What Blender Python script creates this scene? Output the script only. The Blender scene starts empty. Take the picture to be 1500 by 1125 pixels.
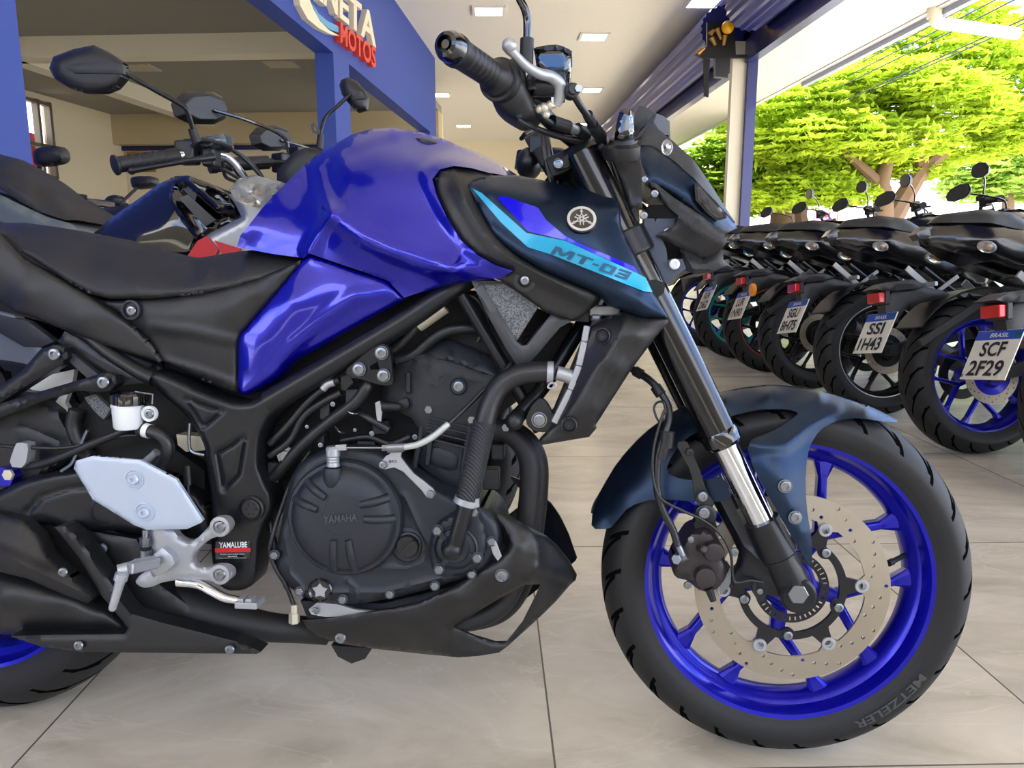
import bpy, bmesh, math, random
import numpy as np
from mathutils import Vector, Matrix
from mathutils.geometry import delaunay_2d_cdt

random.seed(7)
SC = bpy.context.scene
COL = SC.collection
F = 1126.0
CAMZ = 0.8238
PITCH = 0.17976891
CP, SP = math.cos(PITCH), math.sin(PITCH)
CAM = np.array([0.0, 0.0, CAMZ])

def ray(px, py):
    x = (px - 750.0) / F
    y = -(py - 562.5) / F
    return np.array([x, CP + SP * y, -SP + CP * y])

def on_z(px, py, z):
    d = ray(px, py)
    return CAM + d * ((z - CAMZ) / d[2])

def on_plane(px, py, p0, n):
    d = ray(px, py)
    p0 = np.array(p0, float); n = np.array(n, float)
    return CAM + d * (np.dot(p0 - CAM, n) / np.dot(d, n))

def on_y(px, py, y):
    return on_plane(px, py, (0, y, 0), (0, 1, 0))

# ------------------------------------------------------------------ objects
def tag(o, label=None, cat=None, group=None, kind=None):
    if label: o['label'] = label
    if cat: o['category'] = cat
    if group: o['group'] = group
    if kind: o['kind'] = kind
    return o

def empty(name, M=None, label=None, cat=None, group=None):
    o = bpy.data.objects.new(name, None)
    o.empty_display_size = 0.1
    COL.objects.link(o)
    if M is not None:
        o.matrix_world = M
    return tag(o, label, cat, group)

class Frame:
    """a vehicle's own frame: x forward, y away from its right side, z up"""
    def __init__(s, O, ex, ey, ez):
        s.O = np.array(O, float)
        s.R = np.stack([ex, ey, ez], 1)
    def P(s, px, py, t=0.0):
        d = s.R.T @ ray(px, py)
        c = s.R.T @ (CAM - s.O)
        k = (-t - c[1]) / d[1]
        p = c + d * k
        return np.array([p[0], -t, p[2]])
    def matrix(s):
        M = Matrix.Identity(4)
        for i in range(3):
            for j in range(3):
                M[i][j] = s.R[i, j]
            M[i][3] = s.O[i]
        return M

WF = Frame((0, 0, 0), (1, 0, 0), (0, 1, 0), (0, 0, 1))

def vnorm(v):
    v = np.array(v, float)
    n = np.linalg.norm(v)
    return v / n if n > 1e-12 else np.array([0, 0, 1.0])

def ortho(d):
    d = vnorm(d)
    a = np.array([0, 0, 1.0]) if abs(d[2]) < 0.9 else np.array([1.0, 0, 0])
    u = vnorm(np.cross(a, d))
    return u, np.cross(d, u)

def catmull(pts, k=6, closed=False):
    pts = [np.array(p, float) for p in pts]
    n = len(pts)
    if n < 3:
        return pts
    out = []
    rng = range(n) if closed else range(n - 1)
    for i in rng:
        if closed:
            p0, p1, p2, p3 = pts[i - 1], pts[i], pts[(i + 1) % n], pts[(i + 2) % n]
        else:
            p0 = pts[i - 1] if i > 0 else 2 * pts[0] - pts[1]
            p1, p2 = pts[i], pts[i + 1]
            p3 = pts[i + 2] if i + 2 < n else 2 * pts[-1] - pts[-2]
        for j in range(k):
            t = j / k
            out.append(0.5 * ((2 * p1) + (-p0 + p2) * t + (2 * p0 - 5 * p1 + 4 * p2 - p3) * t * t
                              + (-p0 + 3 * p1 - 3 * p2 + p3) * t ** 3))
    if not closed:
        out.append(pts[-1])
    return out

def chaikin(pts, it=1):
    pts = [tuple(p) for p in pts]
    for _ in range(it):
        o = []
        n = len(pts)
        for i in range(n):
            a = np.array(pts[i]); b = np.array(pts[(i + 1) % n])
            o.append(tuple(a * .78 + b * .22)); o.append(tuple(a * .22 + b * .78))
        pts = o
    return pts

def resample(pts, sp, closed=True):
    pts = [np.array(p, float) for p in pts]
    out = []
    n = len(pts)
    for i in range(n if closed else n - 1):
        a, b = pts[i], pts[(i + 1) % n]
        L = np.linalg.norm((b - a)[:2])
        k = max(1, int(math.ceil(L / sp)))
        for j in range(k):
            out.append(a + (b - a) * j / k)
    if not closed:
        out.append(pts[-1])
    return np.array(out)

def inside(q, poly):
    x, y = q[:, 0], q[:, 1]
    r = np.zeros(len(q), bool)
    n = len(poly)
    for i in range(n):
        x0, y0 = poly[i][0], poly[i][1]
        x1, y1 = poly[(i + 1) % n][0], poly[(i + 1) % n][1]
        if y0 == y1:
            continue
        c = ((y0 > y) != (y1 > y)) & (x < (x1 - x0) * (y - y0) / (y1 - y0) + x0)
        r ^= c
    return r

def seg_dist(q, line, closed=False):
    d = np.full(len(q), 1e9)
    n = len(line)
    for i in range(n if closed else n - 1):
        a = np.array(line[i][:2], float); b = np.array(line[(i + 1) % n][:2], float)
        ab = b - a
        L2 = ab @ ab
        if L2 < 1e-12:
            continue
        t = np.clip(((q[:, :2] - a) @ ab) / L2, 0, 1)
        d = np.minimum(d, np.linalg.norm(q[:, :2] - (a + t[:, None] * ab), axis=1))
    return d

def tps(P, T, Q):
    P = np.array(P, float); T = np.array(T, float)
    c = P.mean(0); s = max(1e-9, np.abs(P - c).max())
    A = (P - c) / s; B = (np.array(Q, float) - c) / s
    if T.max() - T.min() < 1e-9:
        return np.full(len(B), T[0])
    n = len(A)
    def K(a, b):
        r2 = ((a[:, None, :] - b[None, :, :]) ** 2).sum(2)
        return 0.5 * r2 * np.log(r2 + 1e-12)
    M = np.zeros((n + 3, n + 3))
    M[:n, :n] = K(A, A) + np.eye(n) * 1e-4
    M[:n, n] = 1; M[:n, n + 1:] = A
    M[n, :n] = 1; M[n + 1:, :n] = A.T
    w = np.linalg.lstsq(M, np.concatenate([T, [0, 0, 0]]), rcond=None)[0]
    return K(B, A) @ w[:n] + w[n] + B @ w[n + 1:]

class MB:
    def __init__(s):
        s.v = []; s.f = []; s.m = []; s.far = None
    def add(s, vs, fs, mi=0):
        o = len(s.v)
        s.v.extend([tuple(float(c) for c in p) for p in vs])
        s.f.extend([tuple(i + o for i in f) for f in fs])
        s.m.extend([mi] * len(fs))
        return s
    def tube(s, pts, r, n=10, k=6, caps=True, closed=False, smooth=True, mi=0, ribs=0, ribamp=0):
        pts = [np.array(p, float) for p in pts]
        if hasattr(r, '__len__'):
            pr = [np.append(p, q) for p, q in zip(pts, r)]
        else:
            pr = [np.append(p, r) for p in pts]
        if smooth and len(pr) > 2:
            pr = catmull(pr, k, closed)
        P = [p[:3] for p in pr]; R = [p[3] for p in pr]
        N = len(P)
        tang = []
        for i in range(N):
            a = P[i - 1] if (i > 0 or closed) else P[i]
            b = P[(i + 1) % N] if (i < N - 1 or closed) else P[i]
            tang.append(vnorm(b - a))
        u, w = ortho(tang[0])
        vs = []
        for i in range(N):
            u = vnorm(u - tang[i] * np.dot(u, tang[i])); w = np.cross(tang[i], u)
            for j in range(n):
                a = 2 * math.pi * j / n
                vs.append(P[i] + (u * math.cos(a) + w * math.sin(a)) * R[i])
        fs = []
        for i in range(N if closed else N - 1):
            for j in range(n):
                a = i * n + j; b = i * n + (j + 1) % n
                c = ((i + 1) % N) * n + (j + 1) % n; d = ((i + 1) % N) * n + j
                fs.append((a, b, c, d))
        if caps and not closed:
            fs.append(tuple(range(n - 1, -1, -1)))
            fs.append(tuple((N - 1) * n + j for j in range(n)))
        return s.add(vs, fs, mi)
    def cyl(s, p0, p1, r0, r1=None, n=20, mi=0):
        return s.tube([p0, p1], [r0, r0 if r1 is None else r1], n, smooth=False, mi=mi)
    def lathe(s, c, ax, prof, n=32, mi=0, a0=0.0, a1=None, close=False, ref=None):
        """prof = [(radius, height along the axis)]"""
        c = np.array(c, float); ax = vnorm(ax)
        if ref is None:
            u, w = ortho(ax)
        else:
            u = vnorm(np.array(ref) - ax * np.dot(ref, ax)); w = np.cross(ax, u)
        full = a1 is None
        m = n if full else n + 1
        vs = []
        for (r, h) in prof:
            for j in range(m):
                a = a0 + (2 * math.pi if full else a1 - a0) * j / n
                vs.append(c + ax * h + (u * math.cos(a) + w * math.sin(a)) * r)
        fs = []
        K = len(prof)
        for i in range(K if close else K - 1):
            for j in range(n):
                j2 = (j + 1) % m
                i2 = (i + 1) % K
                fs.append((i * m + j, i * m + j2, i2 * m + j2, i2 * m + j))
        if not close and full:
            if prof[0][0] > 1e-6: fs.append(tuple(range(m - 1, -1, -1)))
            if prof[-1][0] > 1e-6: fs.append(tuple((K - 1) * m + j for j in range(m)))
        if not full and close:
            fs.append(tuple(i * m for i in range(K)))
            fs.append(tuple(i * m + m - 1 for i in reversed(range(K))))
        return s.add(vs, fs, mi)
    def box(s, c, size, R=None, mi=0, taper=1.0):
        c = np.array(c, float); h = np.array(size, float) / 2
        vs = []
        for z in (-1, 1):
            k = taper if z > 0 else 1
            for x, y in ((-1, -1), (1, -1), (1, 1), (-1, 1)):
                p = np.array([x * h[0] * k, y * h[1] * k, z * h[2]])
                vs.append(c + (R @ p if R is not None else p))
        return s.add(vs, [(3, 2, 1, 0), (4, 5, 6, 7), (0, 1, 5, 4), (1, 2, 6, 5), (2, 3, 7, 6), (3, 0, 4, 7)], mi)
    def bar(s, p0, p1, w, d, side=(0, 1, 0), mi=0, w1=None, d1=None):
        """rectangular bar from p0 to p1, d wide along side, w wide across"""
        p0 = np.array(p0, float); p1 = np.array(p1, float)
        a = vnorm(p1 - p0)
        sd = vnorm(np.array(side) - a * np.dot(side, a)); up = np.cross(a, sd)
        vs = []
        for p, ww, dd in ((p0, w, d), (p1, w1 or w, d1 or d)):
            for x, y in ((-1, -1), (1, -1), (1, 1), (-1, 1)):
                vs.append(p + up * x * ww / 2 + sd * y * dd / 2)
        return s.add(vs, [(3, 2, 1, 0), (4, 5, 6, 7), (0, 1, 5, 4), (1, 2, 6, 5), (2, 3, 7, 6), (3, 0, 4, 7)], mi)
    def ball(s, c, r, n=16, m=10, R=None, mi=0):
        c = np.array(c, float)
        r = np.array(r if hasattr(r, '__len__') else (r, r, r), float)
        vs = [c + (R @ np.array([0, 0, -r[2]]) if R is not None else np.array([0, 0, -r[2]]))]
        for i in range(1, m):
            ph = -math.pi / 2 + math.pi * i / m
            for j in range(n):
                a = 2 * math.pi * j / n
                p = np.array([r[0] * math.cos(ph) * math.cos(a), r[1] * math.cos(ph) * math.sin(a), r[2] * math.sin(ph)])
                vs.append(c + (R @ p if R is not None else p))
        p = np.array([0, 0, r[2]])
        vs.append(c + (R @ p if R is not None else p))
        fs = [(0, 1 + (j + 1) % n, 1 + j) for j in range(n)]
        for i in range(m - 2):
            for j in range(n):
                a = 1 + i * n
                fs.append((a + j, a + (j + 1) % n, a + n + (j + 1) % n, a + n + j))
        a = 1 + (m - 2) * n
        fs += [(a + j, a + (j + 1) % n, len(vs) - 1) for j in range(n)]
        return s.add(vs, fs, mi)
    def prism(s, poly, off, mi=0):
        """poly = 3D points of a flat outline, off = extrusion vector"""
        n = len(poly); off = np.array(off, float)
        vs = [np.array(p, float) for p in poly] + [np.array(p, float) + off for p in poly]
        fs = [tuple(range(n)), tuple(range(2 * n - 1, n - 1, -1))]
        for i in range(n):
            j = (i + 1) % n
            fs.append((i, i + n, j + n, j))
        return s.add(vs, fs, mi)
    def surf(s, fr, outer, t=0.0, holes=(), inner=(), ridges=(), roll=None, sp=12.0, back=0.01, rnd=0, hrnd=0,
             mi=0, conv=None, tfun=None, dup=False):
        """a curved panel. outer / holes / inner: (px, py[, depth]); depth interpolated; back = thickness, or
        'mirror' = reflected to the other side of the vehicle"""
        g = lambda L: [(p[0], p[1], p[2] if len(p) > 2 else t) for p in L]
        outer = g(outer); holes = [g(h) for h in holes]; inner = g(inner)
        if rnd: outer = chaikin(outer, rnd)
        if hrnd: holes = [chaikin(h, hrnd) for h in holes]
        loops = [resample(outer, sp)] + [resample(h, sp) for h in holes]
        ctrl = [p for L in [outer] + holes for p in resample(L, sp * 3)] + [np.array(p) for p in inner]
        ctrl = np.array(ctrl)
        o = loops[0]
        xs = np.arange(o[:, 0].min() + sp * .5, o[:, 0].max(), sp)
        ys = np.arange(o[:, 1].min() + sp * .5, o[:, 1].max(), sp * .87)
        G = []
        for k, y in enumerate(ys):
            for x in xs:
                G.append((x + (sp / 2 if k % 2 else 0), y))
        rl = [resample([(p[0], p[1], 0) for p in r[0]], sp, closed=False) for r in ridges]
        flat = np.ptp(ctrl[:, 2]) < 1e-9 and not ridges and roll is None
        pts = []; edges = []
        for L in loops:
            b = len(pts)
            pts += [(p[0], p[1]) for p in L]
            edges += [(b + i, b + (i + 1) % len(L)) for i in range(len(L))]
        nb = len(pts)
        if G and not flat:
            G = np.array(G)
            ok = inside(G, loops[0])
            for L in loops[1:]:
                ok &= ~inside(G, L)
            for L in loops:
                ok &= seg_dist(G, L, True) > sp * .45
            for r in rl:
                ok &= seg_dist(G, r) > sp * .35
            pts += [tuple(p) for p in G[ok]]
        for r in rl:
            b = len(pts)
            q = np.array(r)
            keep = inside(q, loops[0]) & (seg_dist(q, loops[0], True) > sp * .1)
            idx = []
            for i in range(len(q)):
                if keep[i]:
                    idx.append(len(pts)); pts.append((q[i][0], q[i][1]))
                else:
                    idx.append(None)
            edges += [(a, b) for a, b in zip(idx[:-1], idx[1:]) if a is not None and b is not None]
        res = delaunay_2d_cdt([Vector(p) for p in pts], edges, [], 0, 1e-4)
        V = np.array([(p[0], p[1]) for p in res[0]])
        T = np.array([f for f in res[2]])
        cen = V[T].mean(1)
        ok = inside(cen, loops[0])
        for L in loops[1:]:
            ok &= ~inside(cen, L)
        T = T[ok]
        used = sorted(set(T.flatten().tolist()))
        mp = {a: i for i, a in enumerate(used)}
        V = V[used]; T = [tuple(mp[a] for a in f) for f in T]
        D = tps(ctrl[:, :2], ctrl[:, 2], V)
        s.tf = lambda Q, a=ctrl[:, :2], b=ctrl[:, 2]: tps(a, b, Q)
        s.tf2 = s.tf
        if tfun is not None:
            D = tfun(V) + t
        for r in ridges:
            h, w = r[1], r[2]
            d = seg_dist(V, r[0])
            x = np.clip(1 - d / w, 0, 1)
            D = D + h * (x if len(r) < 4 else x * x * (3 - 2 * x))
        if roll:
            de = seg_dist(V, loops[0], True)
            for L in loops[1:]:
                if len(roll) > 2: de = np.minimum(de, seg_dist(V, L, True))
            x = np.clip(1 - de / roll[1], 0, 1)
            D = D - roll[0] * (1 - np.sqrt(np.clip(1 - x * x, 0, 1)))
        PP = conv if conv else fr.P
        A = [PP(p[0], p[1], d) for p, d in zip(V, D)]
        if back == 'mirror':
            B = [np.array([p[0], -p[1], p[2]]) for p in A]
        elif isinstance(back, tuple):       # ('to', depth): back face at that depth
            B = [np.array([p[0], -back[1], p[2]]) for p in A]
        else:
            B = [p + np.array([0, back, 0]) for p in A]
        n = len(A)
        # orient: front faces towards -y
        e = {}
        fs = []
        for f in T:
            a, b, c = (A[i] for i in f)
            if np.cross(b - a, c - a)[1] > 0:
                f = (f[0], f[2], f[1])
            fs.append(f)
            for i in range(3):
                e[(f[i], f[(i + 1) % 3])] = 1
        out = list(fs) + [tuple(n + i for i in reversed(f)) for f in fs]
        for (a, b) in e:
            if (b, a) not in e:
                out.append((b, a, n + a, n + b))
        s.add(A + B, out, mi)
        if dup is True:
            s.far = ([(p[0], -p[1], p[2]) for p in A + B], [tuple(reversed(f)) for f in out])
        elif dup:
            s.add([(p[0], -p[1], p[2]) for p in A + B], [tuple(reversed(f)) for f in out], mi)
        return s
    def obj(s, name, mat, parent=None, bevel=0.0, angle=38, seg=2, smooth=True, label=None, M=None):
        me = bpy.data.meshes.new(name)
        me.from_pydata(s.v, [], s.f)
        mats = mat if isinstance(mat, (list, tuple)) else [mat]
        for m in mats: me.materials.append(m)
        if len(mats) > 1:
            me.polygons.foreach_set('material_index', s.m)
        me.validate()
        if smooth:
            me.shade_smooth()
            me.set_sharp_from_angle(angle=math.radians(angle))
        me.update()
        o = bpy.data.objects.new(name, me)
        COL.objects.link(o)
        if parent is not None: o.parent = parent
        if M is not None: o.matrix_local = M
        if bevel > 0:
            b = o.modifiers.new('bevel', 'BEVEL')
            b.width = bevel; b.segments = seg; b.limit_method = 'ANGLE'; b.angle_limit = math.radians(40)
            b.use_clamp_overlap = True
            b.harden_normals = True
        if label: o['label'] = label
        if s.far:
            q = MB(); q.add([np.array(p) for p in s.far[0]], s.far[1])
            q.obj(name, mat, parent, bevel, angle, seg, smooth, None, M)
        return o

def text_geo(txt, bold=0.0, extrude=0.0, shear=0.0, align='LEFT', space=1.0):
    cu = bpy.data.curves.new('t', 'FONT')
    cu.body = txt; cu.size = 1.0; cu.extrude = extrude; cu.offset = bold; cu.shear = shear
    cu.align_x = align; cu.space_character = space; cu.resolution_u = 3
    ob = bpy.data.objects.new('t', cu)
    COL.objects.link(ob)
    bpy.context.view_layer.update()
    dg = bpy.context.evaluated_depsgraph_get()
    me = bpy.data.meshes.new_from_object(ob.evaluated_get(dg))
    bmm = bmesh.new(); bmm.from_mesh(me); bmesh.ops.triangulate(bmm, faces=bmm.faces[:]); bmm.to_mesh(me); bmm.free()
    V = [np.array(v.co) for v in me.vertices]
    Fc = [tuple(p.vertices) for p in me.polygons]
    bpy.data.meshes.remove(me)
    bpy.data.objects.remove(ob); bpy.data.curves.remove(cu)
    return V, Fc

def text_px(mb, fr, txt, p0, p1, hvec, t, lift=0.001, bold=0.0, mi=0, tfun=None, space=1.0):
    """text whose baseline runs from pixel p0 to p1 and whose cap height is the pixel vector hvec"""
    V, Fc = text_geo(txt, bold, 0.0, space=space)
    A = np.array(V)
    x0, x1 = A[:, 0].min(), A[:, 0].max()
    y0, y1 = A[:, 1].min(), A[:, 1].max()
    out = []
    for v in A:
        u = (v[0] - x0) / (x1 - x0); w = (v[1] - y0) / (y1 - y0)
        px = p0[0] + (p1[0] - p0[0]) * u + hvec[0] * w
        py = p0[1] + (p1[1] - p0[1]) * u + hvec[1] * w
        tt = tfun(px, py) if tfun else t
        out.append(fr.P(px, py, tt + lift))
    fs = []
    for f in Fc:
        a, b, c = out[f[0]], out[f[1]], out[f[2]]
        fs.append(tuple(reversed(f)) if np.cross(b - a, c - a)[1] > 0 else f)
    mb.add(out, fs, mi)
    return mb

# ------------------------------------------------------------------ materials
def new_mat(name):
    m = bpy.data.materials.new(name); m.use_nodes = True
    nt = m.node_tree
    return m, nt, nt.nodes['Principled BSDF']

def lin(c):
    return tuple((x / 255.0 / 12.92 if x / 255.0 <= .04045 else ((x / 255.0 + .055) / 1.055) ** 2.4) for x in c)

def pm(name, rgb, rough=.5, metal=0.0, coat=0.0, coatr=.05, bump=0.0, bscale=300, var=0.0, vscale=20, spec=None, trans=0.0,
       emit=None, estr=0.0, rvar=0.0, alpha=None, ior=None, srgb=True):
    m, nt, b = new_mat(name)
    c = lin(rgb) if srgb else rgb
    b.inputs['Base Color'].default_value = (*c, 1)
    b.inputs['Roughness'].default_value = rough
    b.inputs['Metallic'].default_value = metal
    b.inputs['Coat Weight'].default_value = coat
    b.inputs['Coat Roughness'].default_value = coatr
    if spec is not None: b.inputs['Specular IOR Level'].default_value = spec
    if trans: b.inputs['Transmission Weight'].default_value = trans
    if ior: b.inputs['IOR'].default_value = ior
    if emit is not None:
        b.inputs['Emission Color'].default_value = (*lin(emit), 1)
        b.inputs['Emission Strength'].default_value = estr
    if alpha is not None: b.inputs['Alpha'].default_value = alpha
    L = nt.links
    tc = nt.nodes.new('ShaderNodeTexCoord')
    nz = nt.nodes.new('ShaderNodeTexNoise')
    nz.inputs['Scale'].default_value = vscale; nz.inputs['Detail'].default_value = 4
    L.new(tc.outputs['Object'], nz.inputs['Vector'])
    if var > 0:
        mx = nt.nodes.new('ShaderNodeMix'); mx.data_type = 'RGBA'
        mx.inputs[6].default_value = (*[x * (1 - var) for x in c], 1)
        mx.inputs[7].default_value = (*[min(1, x * (1 + var)) for x in c], 1)
        L.new(nz.outputs['Fac'], mx.inputs[0]); L.new(mx.outputs[2], b.inputs['Base Color'])
    if True:
        mr = nt.nodes.new('ShaderNodeMapRange')
        rv = rvar if rvar else .04
        mr.inputs['To Min'].default_value = max(0, rough - rv); mr.inputs['To Max'].default_value = min(1, rough + rv)
        L.new(nz.outputs['Fac'], mr.inputs['Value']); L.new(mr.outputs[0], b.inputs['Roughness'])
    if bump > 0:
        n2 = nt.nodes.new('ShaderNodeTexNoise'); n2.inputs['Scale'].default_value = bscale
        L.new(tc.outputs['Object'], n2.inputs['Vector'])
        bp = nt.nodes.new('ShaderNodeBump'); bp.inputs['Strength'].default_value = bump
        bp.inputs['Distance'].default_value = .001
        L.new(n2.outputs['Fac'], bp.inputs['Height']); L.new(bp.outputs['Normal'], b.inputs['Normal'])
    return m

MT = dict(
    blue=pm('blue gloss paint', (9, 7, 165), .2, .55, .8, .02),
    wheel_blue=pm('blue wheel paint', (12, 11, 172), .3, .6, .4, .12),
    navy=pm('matte navy paint', (33, 48, 69), .34, .75, .0),
    cyan=pm('cyan sticker', (0, 160, 205), .35, .1, .3),
    stripe_blue=pm('blue sticker', (20, 10, 225), .22, .2, .7),
    mtgrey=pm('blue grey lettering', (18, 84, 118), .4),
    trim=pm('black plastic', (27, 28, 30), .38, bump=.25, bscale=900),
    trim2=pm('dark grey plastic', (46, 48, 52), .45, bump=.3, bscale=900),
    satin=pm('satin black metal', (29, 31, 35), .32, .3),
    engine=pm('engine black', (45, 49, 56), .42, .35, bump=.3, bscale=1200),
    engine2=pm('dark engine casting', (32, 35, 39), .5, .2, bump=.5, bscale=900),
    gloss=pm('gloss black', (8, 8, 9), .1, .0, 1.0, .03),
    rubber=pm('tyre rubber', (26, 27, 28), .62, bump=.3, bscale=400, spec=.4),
    rubber2=pm('soft black rubber', (24, 24, 26), .5),
    hose=pm('hose rubber', (30, 31, 34), .36, bump=.1),
    seat=pm('seat vinyl', (33, 34, 36), .42, bump=.6, bscale=700),
    pipe=pm('exhaust black', (38, 38, 40), .55, .3),
    chrome=pm('chrome', (225, 228, 232), .07, 1.0),
    steel=pm('zinc bolt', (140, 145, 150), .28, .9),
    alu=pm('silver cast aluminium', (170, 173, 178), .38, .55, bump=.3, bscale=900),
    alup=pm('brushed heel plate', (182, 194, 212), .38, .35, bump=.2, bscale=1500),
    disc=pm('brake disc steel', (198, 186, 165), .3, .85),
    caliper=pm('caliper anodised', (62, 57, 58), .42, .5),
    white=pm('white plastic', (225, 230, 232), .35),
    red=pm('red', (200, 20, 30), .4),
    smoke=pm('smoked windscreen', (60, 60, 62), .15, spec=.6),
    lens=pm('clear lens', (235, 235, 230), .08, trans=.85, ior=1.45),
    amber=pm('amber lens', (240, 150, 20), .2, trans=.3),
    redlens=pm('red tail lens', (205, 16, 24), .15, coat=.6),
    void=pm('dark recess', (9, 9, 10), .7),  # near-black that puts recess shade into the colour of backing sheets
    silverpaint=pm('silver paint', (150, 152, 155), .3, .6, .6),
    brass=pm('raw bracket', (205, 200, 180), .35, .5),
)
# ================================================================== the place
HC = 4.28
RY = math.radians(-1.5)                     # the shop front runs 1.5 degrees off the camera's axis
rw = np.array([math.sin(RY), math.cos(RY), 0]); rn = np.array([-math.cos(RY), math.sin(RY), 0])

def struct(o): return tag(o, kind='structure')

def floor_mat():
    m, nt, b = new_mat('polished porcelain floor')
    L = nt.links; N = nt.nodes
    tc = N.new('ShaderNodeTexCoord')
    mp = N.new('ShaderNodeMapping'); mp.inputs['Rotation'].default_value = (0, 0, RY)
    L.new(tc.outputs['Object'], mp.inputs['Vector'])
    sx = N.new('ShaderNodeSeparateXYZ'); L.new(mp.outputs[0], sx.inputs[0])
    def mth(op, a, c=None, v=None):
        n = N.new('ShaderNodeMath'); n.operation = op
        if hasattr(a, 'is_linked'): L.new(a, n.inputs[0])
        else: n.inputs[0].default_value = a
        if c is not None:
            if hasattr(c, 'is_linked'): L.new(c, n.inputs[1])
            else: n.inputs[1].default_value = c
        return n.outputs[0]
    px, py = .869, .92
    fx = mth('DIVIDE', mth('ADD', sx.outputs[0], 20 * px - .098), px)
    fy = mth('DIVIDE', mth('ADD', sx.outputs[1], 20 * py - 2.008), py)
    def edge(f, w, per):
        r = mth('ABSOLUTE', mth('SUBTRACT', mth('FRACT', mth('ADD', f, .5)), .5))
        return mth('LESS_THAN', r, w / per)
    g = mth('MAXIMUM', edge(fx, .0018, px), edge(fy, .0018, py))
    cx = mth('FLOOR', fx); cy = mth('FLOOR', fy)
    cb = N.new('ShaderNodeCombineXYZ'); L.new(cx, cb.inputs[0]); L.new(cy, cb.inputs[1])
    wn = N.new('ShaderNodeTexWhiteNoise'); L.new(cb.outputs[0], wn.inputs['Vector'])
    off = N.new('ShaderNodeVectorMath'); off.operation = 'MULTIPLY_ADD'
    L.new(wn.outputs['Color'], off.inputs[0]); off.inputs[1].default_value = (9, 9, 9)
    L.new(tc.outputs['Object'], off.inputs[2])
    st = N.new('ShaderNodeMapping'); st.inputs['Scale'].default_value = (1.0, 2.2, 1); st.inputs['Rotation'].default_value = (0, 0, .5)
    L.new(off.outputs[0], st.inputs['Vector'])
    n1 = N.new('ShaderNodeTexNoise'); n1.inputs['Scale'].default_value = 2.2; n1.inputs['Detail'].default_value = 9
    n1.inputs['Roughness'].default_value = .62; n1.inputs['Distortion'].default_value = 1.1
    L.new(st.outputs[0], n1.inputs['Vector'])
    cr = N.new('ShaderNodeValToRGB'); e = cr.color_ramp.elements
    e[0].position = .3; e[0].color = (*lin((176, 168, 150)), 1)
    e[1].position = .72; e[1].color = (*lin((214, 206, 188)), 1)
    x = cr.color_ramp.elements.new(.5); x.color = (*lin((198, 189, 171)), 1)
    L.new(n1.outputs['Fac'], cr.inputs[0])
    # thin pale and dark veins
    n2 = N.new('ShaderNodeTexNoise'); n2.inputs['Scale'].default_value = 1.5; n2.inputs['Detail'].default_value = 6
    n2.inputs['Distortion'].default_value = 2.2
    L.new(st.outputs[0], n2.inputs['Vector'])
    v = mth('ABSOLUTE', mth('SUBTRACT', n2.outputs['Fac'], .5))
    vr = N.new('ShaderNodeMapRange'); L.new(v, vr.inputs[0]); vr.inputs[1].default_value = 0; vr.inputs[2].default_value = .012
    vr.inputs[3].default_value = .32; vr.inputs[4].default_value = 0
    m1 = N.new('ShaderNodeMix'); m1.data_type = 'RGBA'; L.new(vr.outputs[0], m1.inputs[0]); L.new(cr.outputs[0], m1.inputs[6])
    m1.inputs[7].default_value = (*lin((222, 216, 204)), 1)
    n3 = N.new('ShaderNodeTexNoise'); n3.inputs['Scale'].default_value = 5; n3.inputs['Detail'].default_value = 8
    L.new(st.outputs[0], n3.inputs['Vector'])
    r3 = N.new('ShaderNodeMapRange'); L.new(n3.outputs['Fac'], r3.inputs[0]); r3.inputs[1].default_value = .6; r3.inputs[2].default_value = .8
    r3.inputs[3].default_value = 0; r3.inputs[4].default_value = .35
    m3 = N.new('ShaderNodeMix'); m3.data_type = 'RGBA'; L.new(r3.outputs[0], m3.inputs[0]); L.new(m1.outputs[2], m3.inputs[6])
    m3.inputs[7].default_value = (*lin((140, 132, 120)), 1)
    m2 = N.new('ShaderNodeMix'); m2.data_type = 'RGBA'; L.new(g, m2.inputs[0]); L.new(m3.outputs[2], m2.inputs[6])
    m2.inputs[7].default_value = (*lin((95, 90, 80)), 1)
    L.new(m2.outputs[2], b.inputs['Base Color'])
    b.inputs['Roughness'].default_value = .24
    b.inputs['Specular IOR Level'].default_value = .45
    return m

def plank_mat(name, rgb, per, ax=1):
    m, nt, b = new_mat(name); N = nt.nodes; L = nt.links
    tc = N.new('ShaderNodeTexCoord'); w = N.new('ShaderNodeTexWave'); w.bands_direction = 'XYZ'[ax]
    w.inputs['Scale'].default_value = 1 / per * 0.314; w.wave_profile = 'SAW'
    L.new(tc.outputs['Object'], w.inputs['Vector'])
    r = N.new('ShaderNodeMapRange'); L.new(w.outputs['Fac'], r.inputs[0]); r.inputs[1].default_value = .0; r.inputs[2].default_value = .06
    r.inputs[3].default_value = .8; r.inputs[4].default_value = 1
    mx = N.new('ShaderNodeMix'); mx.data_type = 'RGBA'; L.new(r.outputs[0], mx.inputs[0])
    c = lin(rgb); mx.inputs[6].default_value = (*[k * .6 for k in c], 1); mx.inputs[7].default_value = (*c, 1)
    L.new(mx.outputs[2], b.inputs['Base Color']); b.inputs['Roughness'].default_value = .5
    return m

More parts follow.
